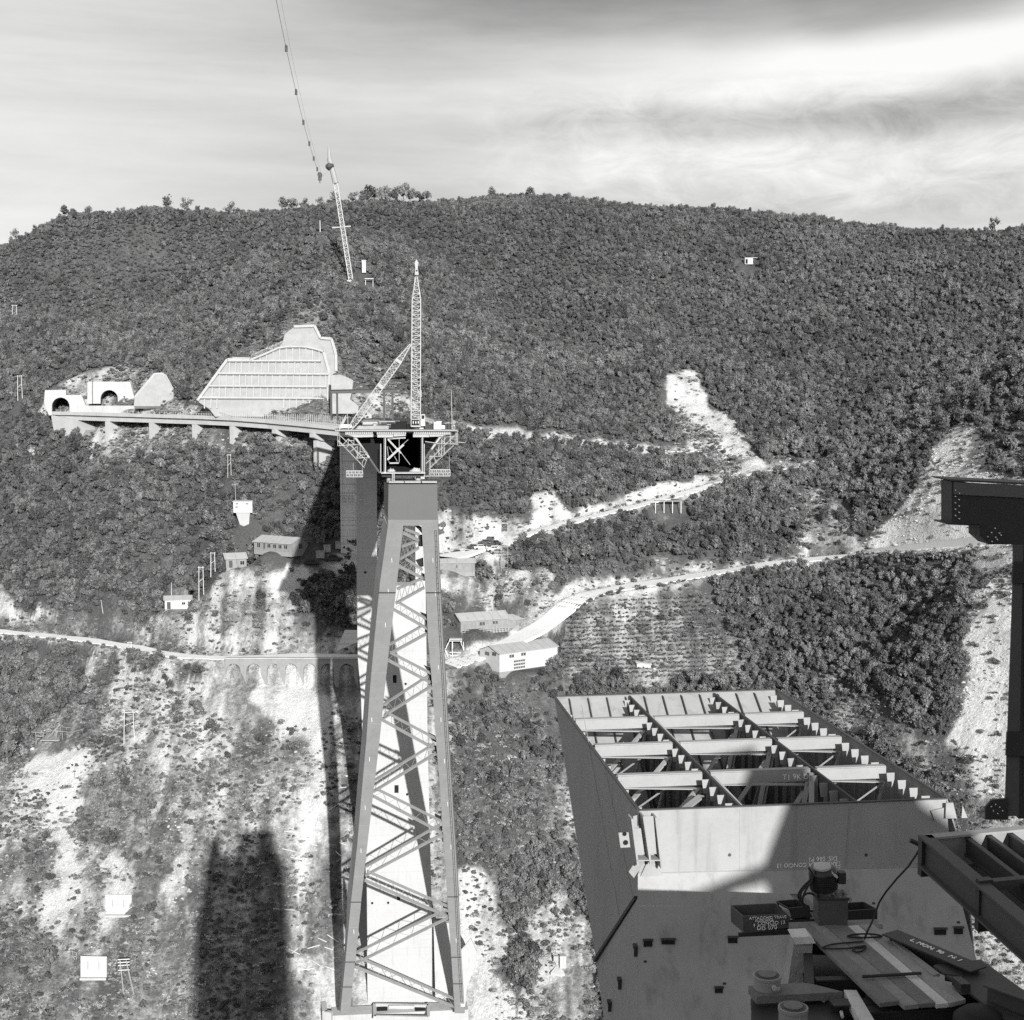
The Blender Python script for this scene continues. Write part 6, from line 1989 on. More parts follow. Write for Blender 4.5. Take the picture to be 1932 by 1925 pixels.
# ---------------------------------------------------------------- working platform with the hydraulic gear
def build_platform():
    zp = -7.4
    def Z_(x, y, z=zp): return onz(*rp(x, y), z)
    mid = mat('grey brown plank', 0.24, 0.85, 0.35, 1.4, bump=0.4, bscale=6)
    # planks
    planks = [((492, 700), (560, 697), (1140, 1192), (1012, 1206), M_WOODD, 'dark plank with a blunt end, outermost on the left of the platform'),
              ((566, 700), (640, 698), (1262, 1212), (1168, 1222), mid, 'grey plank beside the outermost dark plank of the platform'),
              ((646, 700), (790, 704), (1368, 1206), (1266, 1214), M_WOODD, 'wide dark plank in the middle of the platform'),
              ((806, 712), (872, 706), (1452, 1204), (1372, 1212), M_WOODL, 'palest plank of the platform, split along its middle'),
              ((880, 708), (962, 702), (1560, 1184), (1460, 1208), M_WOOD, 'mid grey plank on the right side of the platform')]
    for a, c, e, f, m, lab in planks:
        P = [Z_(*a), Z_(*c), Z_(*e), Z_(*f)]
        j = rnd.uniform(0, 0.015)
        b = MB(); b.prism([q + UZ * j for q in P], UZ * -0.055)
        o = b.build('plank', m); tag(o, lab, 'plank', 'planks of the working platform')
    p = [Z_(*q) + UZ * 0.03 for q in ((1090, 820), (1130, 830), (1395, 1030), (1350, 1040))]
    b = MB(); b.prism(p, UZ * -0.04); o = b.build('plank', mid); tag(o, 'short loose plank under the lettered beam right of the platform', 'plank')
    # supporting steel frame beneath
    t = thing('platform_frame', Z_(800, 1000, zp - 1.2), 'black steel frame carrying the plank platform', 'steel frame')
    for (p, q, w, hh) in (((545, 800), (560, 1150), 0.12, 0.3), ((560, 830), (900, 840), 0.12, 0.25), ((700, 1255), (1560, 1215), 0.2, 0.22), ((900, 1300), (1640, 1262), 0.2, 0.22), ((600, 1120), (920, 1110), 0.12, 0.3)):
        b = MB(); A = Z_(*p, zp - 0.25); B = Z_(*q, zp - 0.25); b.ibeam(A, B, w, hh, 0.02); b.build('frame_beam', M_STEELK, t)
    b = MB(); b.prism([Z_(*q, zp - 0.5) for q in ((560, 760), (1000, 740), (1420, 1100), (1560, 1400), (200, 1400), (185, 1180), (560, 1110))], UZ * -0.04); b.build('tray_sheet', M_STEELK, t)
    for (x, y) in ((700, 720), (950, 720), (1300, 1200)):
        A = Z_(x, y, zp - 0.3); b = MB(); b.beam(A, A - UZ * 6, 0.2, 0.2, up=Vector((0, 1, 0))); b.build('hanger_post', M_STEELK, t)
    # beam that ties it to the leg head
    b = MB(); b.ibeam(Z_(600, 690, zp - 0.45), onz(1500, 1700, -13.0), 0.25, 0.35, 0.03); b.build('tie_beam', M_STEELK, t)

    # timber post left of the planks
    A = Z_(520, 1090, zp - 0.55)
    P = Plane(A, Vector((0, -1, 0)))
    t = thing('timber_post', A, 'thick pale-topped timber post left of the plank platform', 'timber')
    b = MB(); b.prism([P(*rp(*q)) for q in ((462, 820), (585, 815), (550, 1110), (425, 1085))], (0, 0.3, 0)); b.build('post', M_WOOD, t)
    b = MB(); b.prism([P(*rp(*q)) - Vector((0, 0.04, 0)) for q in ((445, 778), (560, 772), (598, 816), (470, 824))], (0, 0.3, 0)); b.build('cap_board', M_WOODL, t)
    # timber sill with two jacks
    zs = zp - 0.1
    b = MB(); b.prism([onz(*rp(*q), zs) for q in ((172, 1095), (540, 1072), (775, 1132), (225, 1162))], UZ * -0.10)
    o = b.build('timber_sill', M_WOODD); tag(o, 'grey timber board lying behind the front jack and under the rear one', 'timber')
    b = MB(); b.prism([onz(*rp(*q), zs - 0.16) for q in ((190, 1164), (770, 1134), (790, 1420), (190, 1420))], UZ * -0.5)
    o = b.build('steel_block', M_STEELK); tag(o, 'black steel block under the timber board and the jacks', 'steel block')
    def jack(x, y, w, hh, lab):
        c = onz(*rp(x, y), zs + hh)
        r = w / 2
        t = thing('hydraulic_jack', c - UZ * hh, lab, 'jack', 'hydraulic jacks beside the platform')
        b = MB(); b.lathe(c - UZ * hh, UZ, [(r * 0.95, 0), (r * 0.95, hh * 0.75), (r, hh * 0.8), (r, hh * 0.99), (r * 0.97, hh)], 28); b.build('body', M_STEEL, t)
        b = MB(); b.lathe(c, UZ, [(r * 0.86, 0.001), (r * 0.86, 0.004), (r * 0.70, 0.006)], 28); b.build('top_ring', M_STEELD, t)
        b = MB(); b.lathe(c, UZ, [(r * 0.64, 0.007), (r * 0.64, 0.02), (r * 0.1, 0.022)], 28); b.build('piston', mat('worn piston top', 0.13, 0.5, 0.3, 6), t)
        b = MB(); b.tube(c + Vector((r * 0.3, -r * 0.95, -hh * 0.5)), c + Vector((r * 0.3, -r * 1.3, -hh * 0.5)), 0.03, 0.03, 8); b.build('valve', M_GALV, t)
        b = MB(); b.box(c + Vector((r * 0.45, -r * 0.93, -0.11)), 0.09, 0.02, 0.035); b.build('name_plate', M_WALLW, t)
    jack(292, 1025, 0.36, 0.17, 'rear round hydraulic jack standing on the timber board')
    jack(458, 1228, 0.36, 0.22, 'front round hydraulic jack at the bottom edge of the picture')
    # pale inclined timber
    b = MB(); b.prism([onz(*rp(*q), zp - 0.12) for q in ((782, 1120), (862, 1122), (1040, 1420), (935, 1420))], UZ * -0.12)
    o = b.build('timber', M_WOODL); tag(o, 'pale squared timber running out of the picture right of the front jack', 'timber')

    # lettered beam along the right
    A = Z_(1075, 795, zp + 0.02); B = Z_(1640, 1035, zp + 0.02); Cc = Z_(2300, 1560, zp - 0.1)
    t = thing('channel_beam', B, 'dark steel channel beam with white chalk letters right of the planks', 'steel beam')
    b = MB(); b.ibeam(A, B, 0.30, 0.2, 0.02); b.build('beam', M_STEELK, t)
    d = (B - A).normalized(); u2 = Vector((-d.y, d.x, 0)).normalized()
    write('L. MON. 90   N. 1', A.lerp(B, 0.24) + UZ * 0.105 - u2 * 0.02, d, u2, 0.115, 'chalk_writing', t)
    t = thing('box_girder', Cc, 'heavy dark steel girder in the bottom right corner of the picture', 'steel beam')
    b = MB(); b.ibeam(Z_(1500, 1060, zp - 0.2), Cc - UZ * 0.2, 0.7, 0.5, 0.03); b.build('girder', M_STEELD, t)
    b = MB(); A2 = Z_(1500, 1060, zp + 0.06); b.beam(A2, Z_(1560, 1110, zp + 0.1), 0.12, 0.1); b.beam(Z_(1430, 1030), Z_(1545, 1050), 0.1, 0.1); b.build('clamp', M_STEELK, t)
    b = MB(); b.prism([Z_(*q, zp - 0.02) for q in ((1450, 1090), (1540, 1085), (1590, 1130), (1500, 1140))], UZ * -0.03); b.build('cover_plate', M_STEELN, t)
    b = MB(); b.ibeam(Z_(1700, 1140, zp + 0.1), Z_(2200, 1320, zp + 0.1), 0.2, 0.25, 0.02); b.build('stringer', M_STEELD, t)
    # round object in the bottom corner
    c = Z_(1650, 1320, zp - 0.1)
    b = MB(); b.lathe(c, UZ, [(0.30, -0.3), (0.33, -0.1), (0.31, 0.05), (0.2, 0.14), (0.05, 0.16)], 24)
    o = b.build('dark_bucket', M_RUBBER, smooth=True); tag(o, 'rounded dark tub at the bottom edge right of the planks', 'tub')

    # pump unit
    base = Z_(712, 712)
    def PQ(x, y, dy=0.0):
        return Plane(base + Vector((0, dy, 0)), Vector((0, -1, 0)))(*rp(x, y))
    t = thing('hydraulic_pump_unit', base, 'dark hydraulic pump unit with a round motor at the far end of the planks', 'pump')
    b = MB(); b.prism([PQ(618, 548), PQ(808, 545), PQ(806, 712), PQ(620, 716)], (0, 0.34, 0)); b.build('tank', mat('dark tank paint', 0.075, 0.5, 0.2, 3), t)
    b = MB(); b.prism([PQ(608, 540, -0.01), PQ(816, 536, -0.01), PQ(816, 548, -0.01), PQ(608, 552, -0.01)], (0, 0.37, 0)); b.build('tank_lid', M_STEELK, t)
    c = PQ(655, 480, 0.2)
    b = MB(); r = 0.20
    prof = [(r * 0.5, 0), (r * 0.9, 0.02)]
    for k in range(7):
        prof += [(r * 1.0, 0.04 + k * 0.034), (r * 1.0, 0.055 + k * 0.034), (r * 0.92, 0.056 + k * 0.034), (r * 0.92, 0.072 + k * 0.034)]
    prof += [(r, 0.29), (r * 0.96, 0.31), (r * 0.6, 0.335), (r * 0.1, 0.34)]
    b.lathe(c, Vector((-0.12, -0.15, 1)), prof, 28); b.build('motor', mat('black motor casing', 0.025, 0.4, 0.2, 4, spec=0.5), t)
    ax = Vector((-0.12, -0.15, 1)).normalized()
    b = MB(); b.lathe(c + ax * 0.342, ax, [(r * 0.62, 0), (r * 0.60, 0.03), (r * 0.3, 0.05), (0.01, 0.055)], 24); b.build('fan_cover', M_GALV, t)
    b = MB(); b.box(c + Vector((0.23, -0.06, 0.2)), 0.10, 0.12, 0.16); b.build('terminal_box', M_STEELK, t)
    b = MB(); b.prism([PQ(708, 368, 0.0), PQ(745, 400, 0.0), PQ(740, 412, 0.0), PQ(704, 384, 0.0)], (0, 0.08, 0)); b.build('label_plate', M_WALLW, t)
    for k in range(9):
        x = 622 + k * 22; y = 545 - rnd.uniform(20, 85)
        b = MB(); p0 = PQ(x, 545, 0.08 + (k % 3) * 0.07); p1 = PQ(x + rnd.uniform(-6, 6), y, 0.08 + (k % 3) * 0.07)
        b.tube(p0, p1, 0.012, 0.012, 8); b.tube(p0.lerp(p1, 0.5), p0.lerp(p1, 0.62), 0.024, 0.024, 6); b.build('pipe_fitting', rnd.choice([M_STEEL, M_GALV, M_STEELK]), t)
    b = MB(); b.tube(PQ(745, 500, 0.1), PQ(805, 408, 0.1), 0.008, 0.008, 6); b.tube(PQ(797, 418, 0.1), PQ(812, 402, 0.1), 0.02, 0.02, 8); b.build('lever', M_GALV, t)
    b = MB()
    for k in range(6):
        y = 520 + 6 * k
        b.tube(PQ(790 + 5 * k, y, 0.02), PQ(830, y + 12, 0.02), 0.013, 0.013, 6)
    b.build('hose_coupling', M_STEEL, t)
    for (a0, seed) in ((0, 1), (1, 2), (2, 3)):
        pts = []
        for k in range(15):
            s = k / 14
            x = 556 + 50 * math.sin(s * 5 + a0) * (1 - s * 0.4) - 28 * (1 - abs(2 * s - 1)); y = 340 + a0 * 18 + s * (240 + 20 * a0)
            pts.append(PQ(x, y, 0.02 + 0.03 * a0))
        b = MB(); b.path(pts, 0.014, 7); b.build('hose', M_RUBBER, t)
    b = MB(); pts = [PQ(560 + 45 * math.cos(a), 545 + 42 * math.sin(a), -0.02) for a in np.linspace(1.6, 5.6, 14)]; b.path(pts, 0.016, 7); b.build('hose', M_RUBBER, t)
    # board under the pump
    b = MB(); b.prism([Z_(*q, zp - 0.06) for q in ((430, 690), (1000, 668), (1010, 740), (470, 760))], UZ * -0.08)
    o = b.build('cross_board', M_WOODD); tag(o, 'dark board under the pump unit across the head of the planks', 'board')

    # lettered steel box and the plain ones
    def tray(name, quad, deep, m, lab, text=None):
        c0 = at(*rp(*quad[3]), 20.9)
        P = Plane(c0, Vector((0, -1, 0)))
        q = [P(*rp(*k)) for k in quad]          # top-left, top-right, bottom-right, bottom-left
        t = thing(name, (q[2] + q[3]) / 2, lab, 'steel box')
        b = MB(); b.prism(q, (0, 0.02, 0)); b.build('front', m, t)
        bx = Vector((-0.12, deep, 0.0))
        b = MB(); b.prism([v + bx for v in q], (0, 0.02, 0)); b.build('back', m, t)
        b = MB(); b.prism([q[0], q[0] + bx, q[3] + bx, q[3]], (-0.02, 0, 0)); b.build('side', m, t)
        b = MB(); b.prism([q[1], q[1] + bx, q[2] + bx, q[2]], (0.02, 0, 0)); b.build('side', m, t)
        b = MB(); b.prism([q[3] + UZ * 0.03, q[2] + UZ * 0.03, q[2] + bx + UZ * 0.03, q[3] + bx + UZ * 0.03], (0, 0, -0.02)); b.build('bottom', m, t)
        b = MB(); b.beam(q[3] - UZ * 0.03 - Vector((0.1, 0, 0)), q[2] - UZ * 0.03 + Vector((0.1, 0, 0)), 0.06, 0.05); b.build('lower_rim', M_STEELK, t)
        return t, P, q
    t, P, q = tray('marked_steel_box', ((145, 650), (432, 636), (430, 738), (150, 756)), 0.45, mat('dark box paint', 0.08, 0.6, 0.25, 4), 'dark open steel box with white hand lettering left of the pump')
    rt = (q[1] - q[0]).normalized(); o_ = Vector((0, -0.012, 0))
    write('ATTACCHIO TRAVE', P(*rp(176, 672)) + o_, rt, UZ, 0.062, 'lettering', t)
    write('AUSILIARIA', P(*rp(214, 686)) + o_, rt, UZ, 0.056, 'lettering', t)
    write('CONCIO 13', P(*rp(228, 707)) + o_, rt, UZ, 0.078, 'lettering', t)
    write('DIS 070', P(*rp(225, 737)) + o_, rt, UZ, 0.094, 'lettering', t)
    b = MB(); b.beam(P(*rp(209, 715)) + o_, P(*rp(209, 697)) + o_, 0.012, 0.006)
    b.prism([P(*rp(204, 704)) + o_, P(*rp(209, 694)) + o_, P(*rp(214, 704)) + o_], (0, -0.004, 0)); b.build('arrow', M_PAINT, t)
    tray('steel_box', ((430, 598), (556, 588), (560, 668), (470, 676)), 0.3, M_STEELK, 'small dark open steel box between the lettered box and the pump')
    tray('steel_box', ((812, 616), (988, 604), (986, 704), (814, 712)), 0.3, M_STEELK, 'dark steel box behind the planks right of the pump')
    # frayed rope end, spanner and bits
    def loosepath(name, pts, r, m, lab, cat, z=zp + 0.03):
        b = MB(); b.path([Z_(x, y, z) for x, y in pts], r, 6); o = b.build(name, m); tag(o, lab, cat); return o
    loosepath('steel_rod', ((900, 1036), (1275, 1014)), 0.022, M_STEELK, 'black steel rod lying across the planks', 'rod', zp + 0.045)
    loop = [(640, 852), (700, 830), (790, 820), (905, 812)]
    loosepath('rope', loop, 0.012, M_RUBBER, 'dark rope laid across the planks, the upper of two', 'rope', zp + 0.03)
    loosepath('rope', [(645, 856), (700, 858), (800, 856), (840, 850), (925, 848), (900, 872), (860, 880), (835, 868), (850, 848), (920, 838)], 0.012, M_RUBBER, 'dark rope with a loop at its end, lower of two on the planks', 'rope', zp + 0.03)
    loosepath('rope_coil', [(915 + 105 * math.cos(a) * (1 + 0.12 * math.sin(3 * a)), 775 + 12 * math.sin(a)) for a in np.linspace(0, 12.3, 50)], 0.013, M_RUBBER, 'flat coil of dark rope near the head of the planks', 'rope coil', zp + 0.035)
    loosepath('spanner', ((650, 1192), (705, 1165)), 0.02, M_GALV, 'pale spanner lying on the black block beside the front jack', 'spanner', zs - 0.14)
    loosepath('paint_brush', ((705, 1118), (740, 1180), (752, 1230), (772, 1290)), 0.022, M_STEELK, 'thin dark hose hanging beside the spanner', 'hose', zs - 0.12)
    b = MB(); b.path([Z_(765, 1262, zs - 0.1), Z_(772, 1292, zs - 0.1)], 0.022, 6); o = b.build('hose_nozzle', M_WALLW); tag(o, 'white nozzle at the end of the thin dark hose', 'nozzle')
    # frayed rope tied to the lettered box
    b = MB()
    for k in range(5):
        b.path([at(*rp(370 + 10 * k, 580 + 6 * k), 20.8), at(*rp(400 + 6 * k, 610), 20.7), at(*rp(428 + 3 * k, 640 + 4 * k), 20.7)], 0.012, 5)
    o = b.build('frayed_rope', M_WOOD); tag(o, 'frayed pale rope tied to the right end of the lettered box', 'rope')
    # cable from the grillage to the planks
    pts = [(1270, 214, 16.4), (1240, 262, 17.0), (1195, 330, 17.8), (1120, 410, 18.6), (1050, 495, 19.2), (1008, 560, 19.4), (982, 630, 19.3), (960, 690, 19.2), (930, 750, 19.0)]
    P3 = [at(*rp(x, y), Y) for x, y, Y in pts] + [Z_(912, 800, zp + 0.03)]
    b = MB(); b.path(P3, 0.014, 6); o = b.build('power_cable', M_RUBBER); tag(o, 'thin black cable sagging from the grillage down to the planks', 'cable')
    b = MB(); b.path([at(*rp(1205, 165), 16.4), at(*rp(1250, 185), 16.4), at(*rp(1300, 212), 16.4)], 0.03, 6); b.build('wire_knot', M_STEELK, None)
    o = bpy.data.objects['wire_knot']; tag(o, 'twisted dark wire at the corner of the grillage', 'wire')


# ---------------------------------------------------------------- unseen shadow casters added behind the camera
def build_rear_casters():
    t = thing('shadow_caster', Vector((14, -4, -40)), 'unseen steel shapes behind the camera, added to shade the leg head and column', 'bridge deck')
    Z0 = -10.7
    NL, NR = onz(1205, 1530, Z0), onz(1785, 1508, Z0)
    rx = (NR - NL).normalized(); fn = Vector((rx.y, -rx.x, 0)).normalized()
    F1 = Plane(NL, fn)
    def S(px, py):            # where the sun ray of that spot of the leg head passes the added casters
        p = F1(px, py)
        k = (-3.0 - p.y) / SUNV.y
        return p + SUNV * k
    bd = Vector((SUNV.x, SUNV.y, 0)).normalized()
    def solid(name, pts, d, m=None):
        b = MB(); b.prism(pts, bd * d); return b.build(name, m or M_STEELD, t)
    def V(x, z): return Vector((x, -3.0, z))
    a = S(1205, 1697); n0 = S(1375, 1697); n1 = S(1376, 1718); n2 = S(1438, 1718); h0 = S(1441, 1632); h1 = S(1482, 1520)
    solid('lower_caster', [V(1.5, -45), V(3.0, -16), V(5.0, -5), V(5.6, 0.1), V(a.x, a.z), S(1296, 1697), S(1300, 1690), S(1372, 1672), n1, V(n1.x, -45)], 8)  # added outline that throws the lower leg head into shadow
    solid('lower_caster', [V(n1.x + 0.003, -45), n1, n2, V(n2.x, -45)], 8)  # lower top lets one sunlit spot onto the leg head
    up = (h1 - h0) * 2.1
    solid('upper_caster', [V(n2.x + 0.003, n2.z - 0.6), V(h0.x, h0.z), h1, h0 + up, h0 + up + Vector((1.5, 0, 0.4)), h0 + up + Vector((1.7, 0, -0.9)), h0 + up + Vector((2.9, 0, -1.1)), h0 + up + Vector((3.2, 0, -1.7)), V(h0.x + 6.8, 0.9), V(h0.x + 7.5, n2.z - 0.6)], 3)  # added block shading the right part of the leg head
    solid('lower_caster', [V(n2.x + 0.003, -45), V(n2.x + 0.003, n2.z - 0.62), V(24, n2.z - 0.62), V(24, -45)], 8)
    s0 = S(1290, 1690); s1 = S(1290, 1706); s2 = S(1441, 1668)
    solid('strip_caster', [s0 + Vector((0, 0.1, 0)), s1 + Vector((0, 0.1, 0)), s2 + Vector((0, 0.1, 0)), h0 + Vector((0, 0.1, 0))], 0.05)  # added strip of shadow between the lit band and the lit spot
    solid('column_caster', [V(6.2, 0.11), V(10.8, 0.11), V(10.2, 0.9), V(9.8, 1.2), V(9.5, 4.7), V(8.7, 5.2), V(6.5, 5.2)], 2.5)  # added block that keeps the right-hand column in shadow

# ---------------------------------------------------------------- huts, sheds, walls and small things on the slope
def hut(name, px, py, L, W, hw, hr, yaw, label, cat='hut', wall=None, roof=None, windows=(), gwindows=(), found=1.2, skids=False, door=None, overhang=0.35):
    """gabled hut; (px, py): middle of the foot of its front long side; yaw turns it clockwise seen from above"""
    wall = wall or M_WALLG; roof = roof or M_ROOF
    c = hit(px, py)
    a = math.radians(yaw)
    dx = Vector((math.cos(a), -math.sin(a), 0)); dy = Vector((math.sin(a), math.cos(a), 0))
    base = c + dy * (W / 2)
    z = c.z + 0.1
    base.z = z
    t = thing(name, base, label, cat)
    def P(u, v, h): return Vector((base.x, base.y, z)) + dx * u + dy * v + UZ * h
    b = MB()
    b.hexa([P(-L / 2, -W / 2, -found), P(L / 2, -W / 2, -found), P(L / 2, W / 2, -found), P(-L / 2, W / 2, -found)],
           [P(-L / 2, -W / 2, 0), P(L / 2, -W / 2, 0), P(L / 2, W / 2, 0), P(-L / 2, W / 2, 0)])
    b.build('plinth', M_STONE, t)
    b = MB()
    b.hexa([P(-L / 2 + .02, -W / 2 + .02, 0.003), P(L / 2 - .02, -W / 2 + .02, 0.003), P(L / 2 - .02, W / 2 - .02, 0.003), P(-L / 2 + .02, W / 2 - .02, 0.003)],
           [P(-L / 2 + .02, -W / 2 + .02, hw), P(L / 2 - .02, -W / 2 + .02, hw), P(L / 2 - .02, W / 2 - .02, hw), P(-L / 2 + .02, W / 2 - .02, hw)])
    for s in (-1, 1):
        u = s * (L / 2 - .02)
        b.prism([P(u, -W / 2 + .02, hw + .003), P(u, W / 2 - .02, hw + .003), P(u, 0, hw + hr)], dx * (-s * 0.12))
    b.build('wall', wall, t)
    o = overhang
    b = MB()
    k = hr / (W / 2)
    for s in (-1, 1):
        b.prism([P(-L / 2 - o, 0, hw + hr + .06), P(L / 2 + o, 0, hw + hr + .06), P(L / 2 + o, s * (W / 2 + o), hw - o * k + .06), P(-L / 2 - o, s * (W / 2 + o), hw - o * k + .06)], UZ * 0.09)
    b.build('roof', roof, t)
    b = MB()
    m = max(2, int(L / 2.2))
    for i in range(m + 1):
        u = -L / 2 + L * i / m
        b.beam(P(u, 0, hw + hr + .17), P(u, -(W / 2 + o), hw - o * k + .17), 0.07, 0.04)
    b.build('roof_seam', M_STEEL, t)
    for (u, h, w_, h_) in windows:
        b = MB(); b.box(P(u, -W / 2 - 0.01, h), w_, 0.12, h_, dx, dy); w1 = b.build('window', M_GLASS, t)
        b = MB(); b.box(P(u, -W / 2 - 0.08, h), 0.07, 0.04, h_, dx, dy)
        b.box(P(u, -W / 2 - 0.08, h + h_ / 2 + 0.04), w_ + 0.16, 0.05, 0.08, dx, dy); b.box(P(u, -W / 2 - 0.08, h - h_ / 2 - 0.04), w_ + 0.16, 0.05, 0.08, dx, dy)
        b.build('frame', M_WHITE, w1)
    for (s, v, h, w_, h_) in gwindows:
        b = MB(); b.box(P(s * (L / 2 + 0.0), v, h), 0.12, w_, h_, dx, dy); w1 = b.build('window', M_GLASS, t)
        b = MB(); b.box(P(s * (L / 2 + 0.08), v, h), 0.04, 0.07, h_, dx, dy); b.build('frame', M_WHITE, w1)
    if door:
        (u, w_, h_) = door
        b = MB(); b.box(P(u, -W / 2 - 0.02, h_ / 2), w_, 0.12, h_, dx, dy); b.build('door', M_STEELD, t)
    if skids:
        b = MB()
        for i in range(int(L / 0.9) + 1):
            b.beam(P(-L / 2 + i * 0.9, -W / 2 - 0.9, -0.9), P(-L / 2 + i * 0.9, -W / 2 - 0.9, 0.1), 0.09)
        b.beam(P(-L / 2, -W / 2 - 0.9, 0.1), P(L / 2, -W / 2 - 0.9, 0.1), 0.1)
        b.beam(P(-L / 2, -W / 2 - 0.9, -0.35), P(L / 2, -W / 2 - 0.9, -0.35), 0.1)
        b.build('gallery_rail', M_WHITE, t)
    CLEAR.append((base.x, base.y, max(L, W) * 0.5))
    CLEAR.append((c.x - dx.x * L * 0.3 - dy.x * 3, c.y - dx.y * L * 0.3 - dy.y * 2, 2.3)); CLEAR.append((c.x + dx.x * L * 0.3 - dy.x * 3, c.y + dx.y * L * 0.3 - dy.y * 2, 2.3))
    return t, P


def build_huts():
    hut('site_hut', 514, 1041, 13.5, 7.0, 2.3, 1.4, 33, 'long grey boarded hut with pale gable roof left of the piers', windows=[(-5, 1.4, .9, 1.2), (-3, 1.3, .5, 1.6), (-1.2, 1.4, .9, 1.0), (0.8, 1.4, .9, 1.0), (2.8, 1.4, .9, 1.0), (4.8, 1.4, .9, 1.0)], gwindows=[(1, 0.2, 1.4, 1.1, 1.2)])
    hut('site_hut', 446, 1072, 5.6, 6.0, 2.4, 1.2, -20, 'smaller grey hut with pale gable roof on a terrace left of the long hut', windows=[(1.6, 1.2, 1.0, 1.0)], door=(-1.5, 0.9, 1.9))
    hut('tool_shed', 336, 1150, 7.2, 4.0, 2.6, 0.8, -12, 'small whitewashed shed standing alone beside two poles on the left slope', 'shed', wall=M_WALLW, windows=[(1.5, 1.5, .9, .6)], door=(-2.5, 1.0, 2.0))
    hut('barrack', 915, 1188, 14.0, 6.6, 2.6, 1.5, -24, 'long grey barrack with pale sectioned gable roof right of the steel leg', windows=[(-1.2, 1.5, .55, 1.0), (-0.4, 1.5, .55, 1.0), (2.6, 1.6, .5, .9), (3.4, 1.6, .5, .9)], gwindows=[(-1, 0.5, 1.3, 1.4, 1.2)], skids=True)
    hut('annex_shed', 972, 1184, 4.5, 5.0, 2.0, 0.9, -24, 'low annex shed with pale roof at the right end of the long barrack', 'shed')
    hut('white_workshop', 998, 1262, 19.0, 8.5, 4.7, 1.5, -37, 'big white two-storey workshop with long pale roof below the main road', 'building', wall=M_WALLW, roof=M_ROOF, found=1.6,
        windows=[(-6.0, 3.8, .6, .7), (-5.2, 3.8, .6, .7), (-2.2, 3.9, .6, .7), (-1.4, 3.9, .6, .7)] + [(-4.6 + 0.75 * i, 2.3 - 0.85 * j, .55, .42) for i in range(5) for j in range(3)],
        gwindows=[(-1, 1.6, 4.1, .7, .9), (-1, 0.6, 4.1, .7, .9), (-1, -2.4, 4.4, .7, .9), (-1, -1.5, 4.4, .7, .9)])
    hut('store_shed', 862, 1082, 10.0, 5.0, 2.6, 0.9, -8, 'low grey timber store below the parked cars', 'shed', windows=[(0, 1.6, .3, 1.0)])
    # block hut on a stub tower
    c = hit(460, 985); z = at(460, 967, c.y).z
    t = thing('pump_house', c, 'square white flat-roofed pump house on a narrow base in the wood left of the piers', 'building')
    b = MB(); b.box(Vector((c.x, c.y + 1, z + 1.55)), 5.3, 4.4, 3.1); b.build('wall', M_WALLW, t)
    b = MB(); b.box(Vector((c.x, c.y + 1, z + 3.2)), 5.7, 4.8, 0.2); b.build('roof', M_ROOF, t)
    b = MB(); b.hexa([Vector((c.x - 1.0, c.y - 0.6, c.z - 1)), Vector((c.x + 1.4, c.y - 0.6, c.z - 2)), Vector((c.x + 1.4, c.y + 3, c.z - 2)), Vector((c.x - 1.0, c.y + 3, c.z - 2))],
                     [Vector((c.x - 2.0, c.y - 0.9, z - 0.003)), Vector((c.x + 1.9, c.y - 0.9, z - 0.003)), Vector((c.x + 1.9, c.y + 3, z - 0.003)), Vector((c.x - 2.0, c.y + 3, z - 0.003))]); b.build('base', M_CONC2, t)
    for dx_, dz in ((-1.6, 2.5), (1.2, 2.5), (-1.7, 1.6)):
        b = MB(); b.box(Vector((c.x + dx_, c.y - 1.22, z + dz)), 0.7, 0.08, 0.28); b.build('window', M_STEELD, t)
    b = MB(); b.tube(Vector((c.x - 2.2, c.y, z + 3)), Vector((c.x - 2.3, c.y, z + 8.2)), 0.07, 0.05, 6); b.build('antenna_pole', M_GALV, t)
    b = MB(); b.box(Vector((c.x + 3.2, c.y, z - 0.2)), 1.3, 1.2, 0.12); b.beam(Vector((c.x + 3.6, c.y, z - 0.2)), Vector((c.x + 2.7, c.y, z + 3.0)), 0.07); b.beam(Vector((c.x + 3.8, c.y, z - 0.2)), Vector((c.x + 3.3, c.y, z + 3.0)), 0.07); b.build('side_stair', M_GALV, t)
    CLEAR.append((c.x, c.y, 2.4)); CLEAR.append((c.x, c.y - 3, 1.6))
    # tall white panel beside the right leg
    c = at(834, 1140, 392)
    b = MB(); b.box(c + UZ * 2.85, 2.0, 2.5, 5.7); b.box(c + Vector((-0.6, -1.3, 0.7)), 0.6, 0.2, 1.2)
    o = b.build('transformer_tower', M_WALLW); tag(o, 'narrow tall white block just right of the steel leg', 'building')
    # far little houses on the mountain
    c = hit(1412, 500); t = thing('mountain_hut', c, 'tiny pale hut high on the wooded slope, right half of the mountain', 'hut')
    b = MB(); b.box(c + UZ * 1.2, 3.4, 3.0, 2.6); b.build('wall', M_WALLW, t)
    b = MB(); b.box(c + UZ * 2.65 + Vector((0.9, 0, 0)), 5.4, 3.6, 0.25); b.build('roof', M_WHITE, t)
    b = MB(); b.box(c + UZ * 1.1 + Vector((-1.0, -1.52, 0)), 0.9, 0.1, 1.9); b.build('door', M_DARK, t)
    CLEAR.append((c.x, c.y, 5)); CLEAR.append((c.x, c.y - 6, 4))
    c = hit(687, 517); b = MB(); b.box(c + UZ * 2.4, 1.4, 1.4, 4.4); b.box(c + UZ * 4.7, 1.8, 1.8, 0.2)
    o = b.build('concrete_hut', M_WALLW); tag(o, 'narrow white hut in the wood just right of the cableway mast foot', 'hut'); CLEAR.append((c.x, c.y - 2, 3.5))
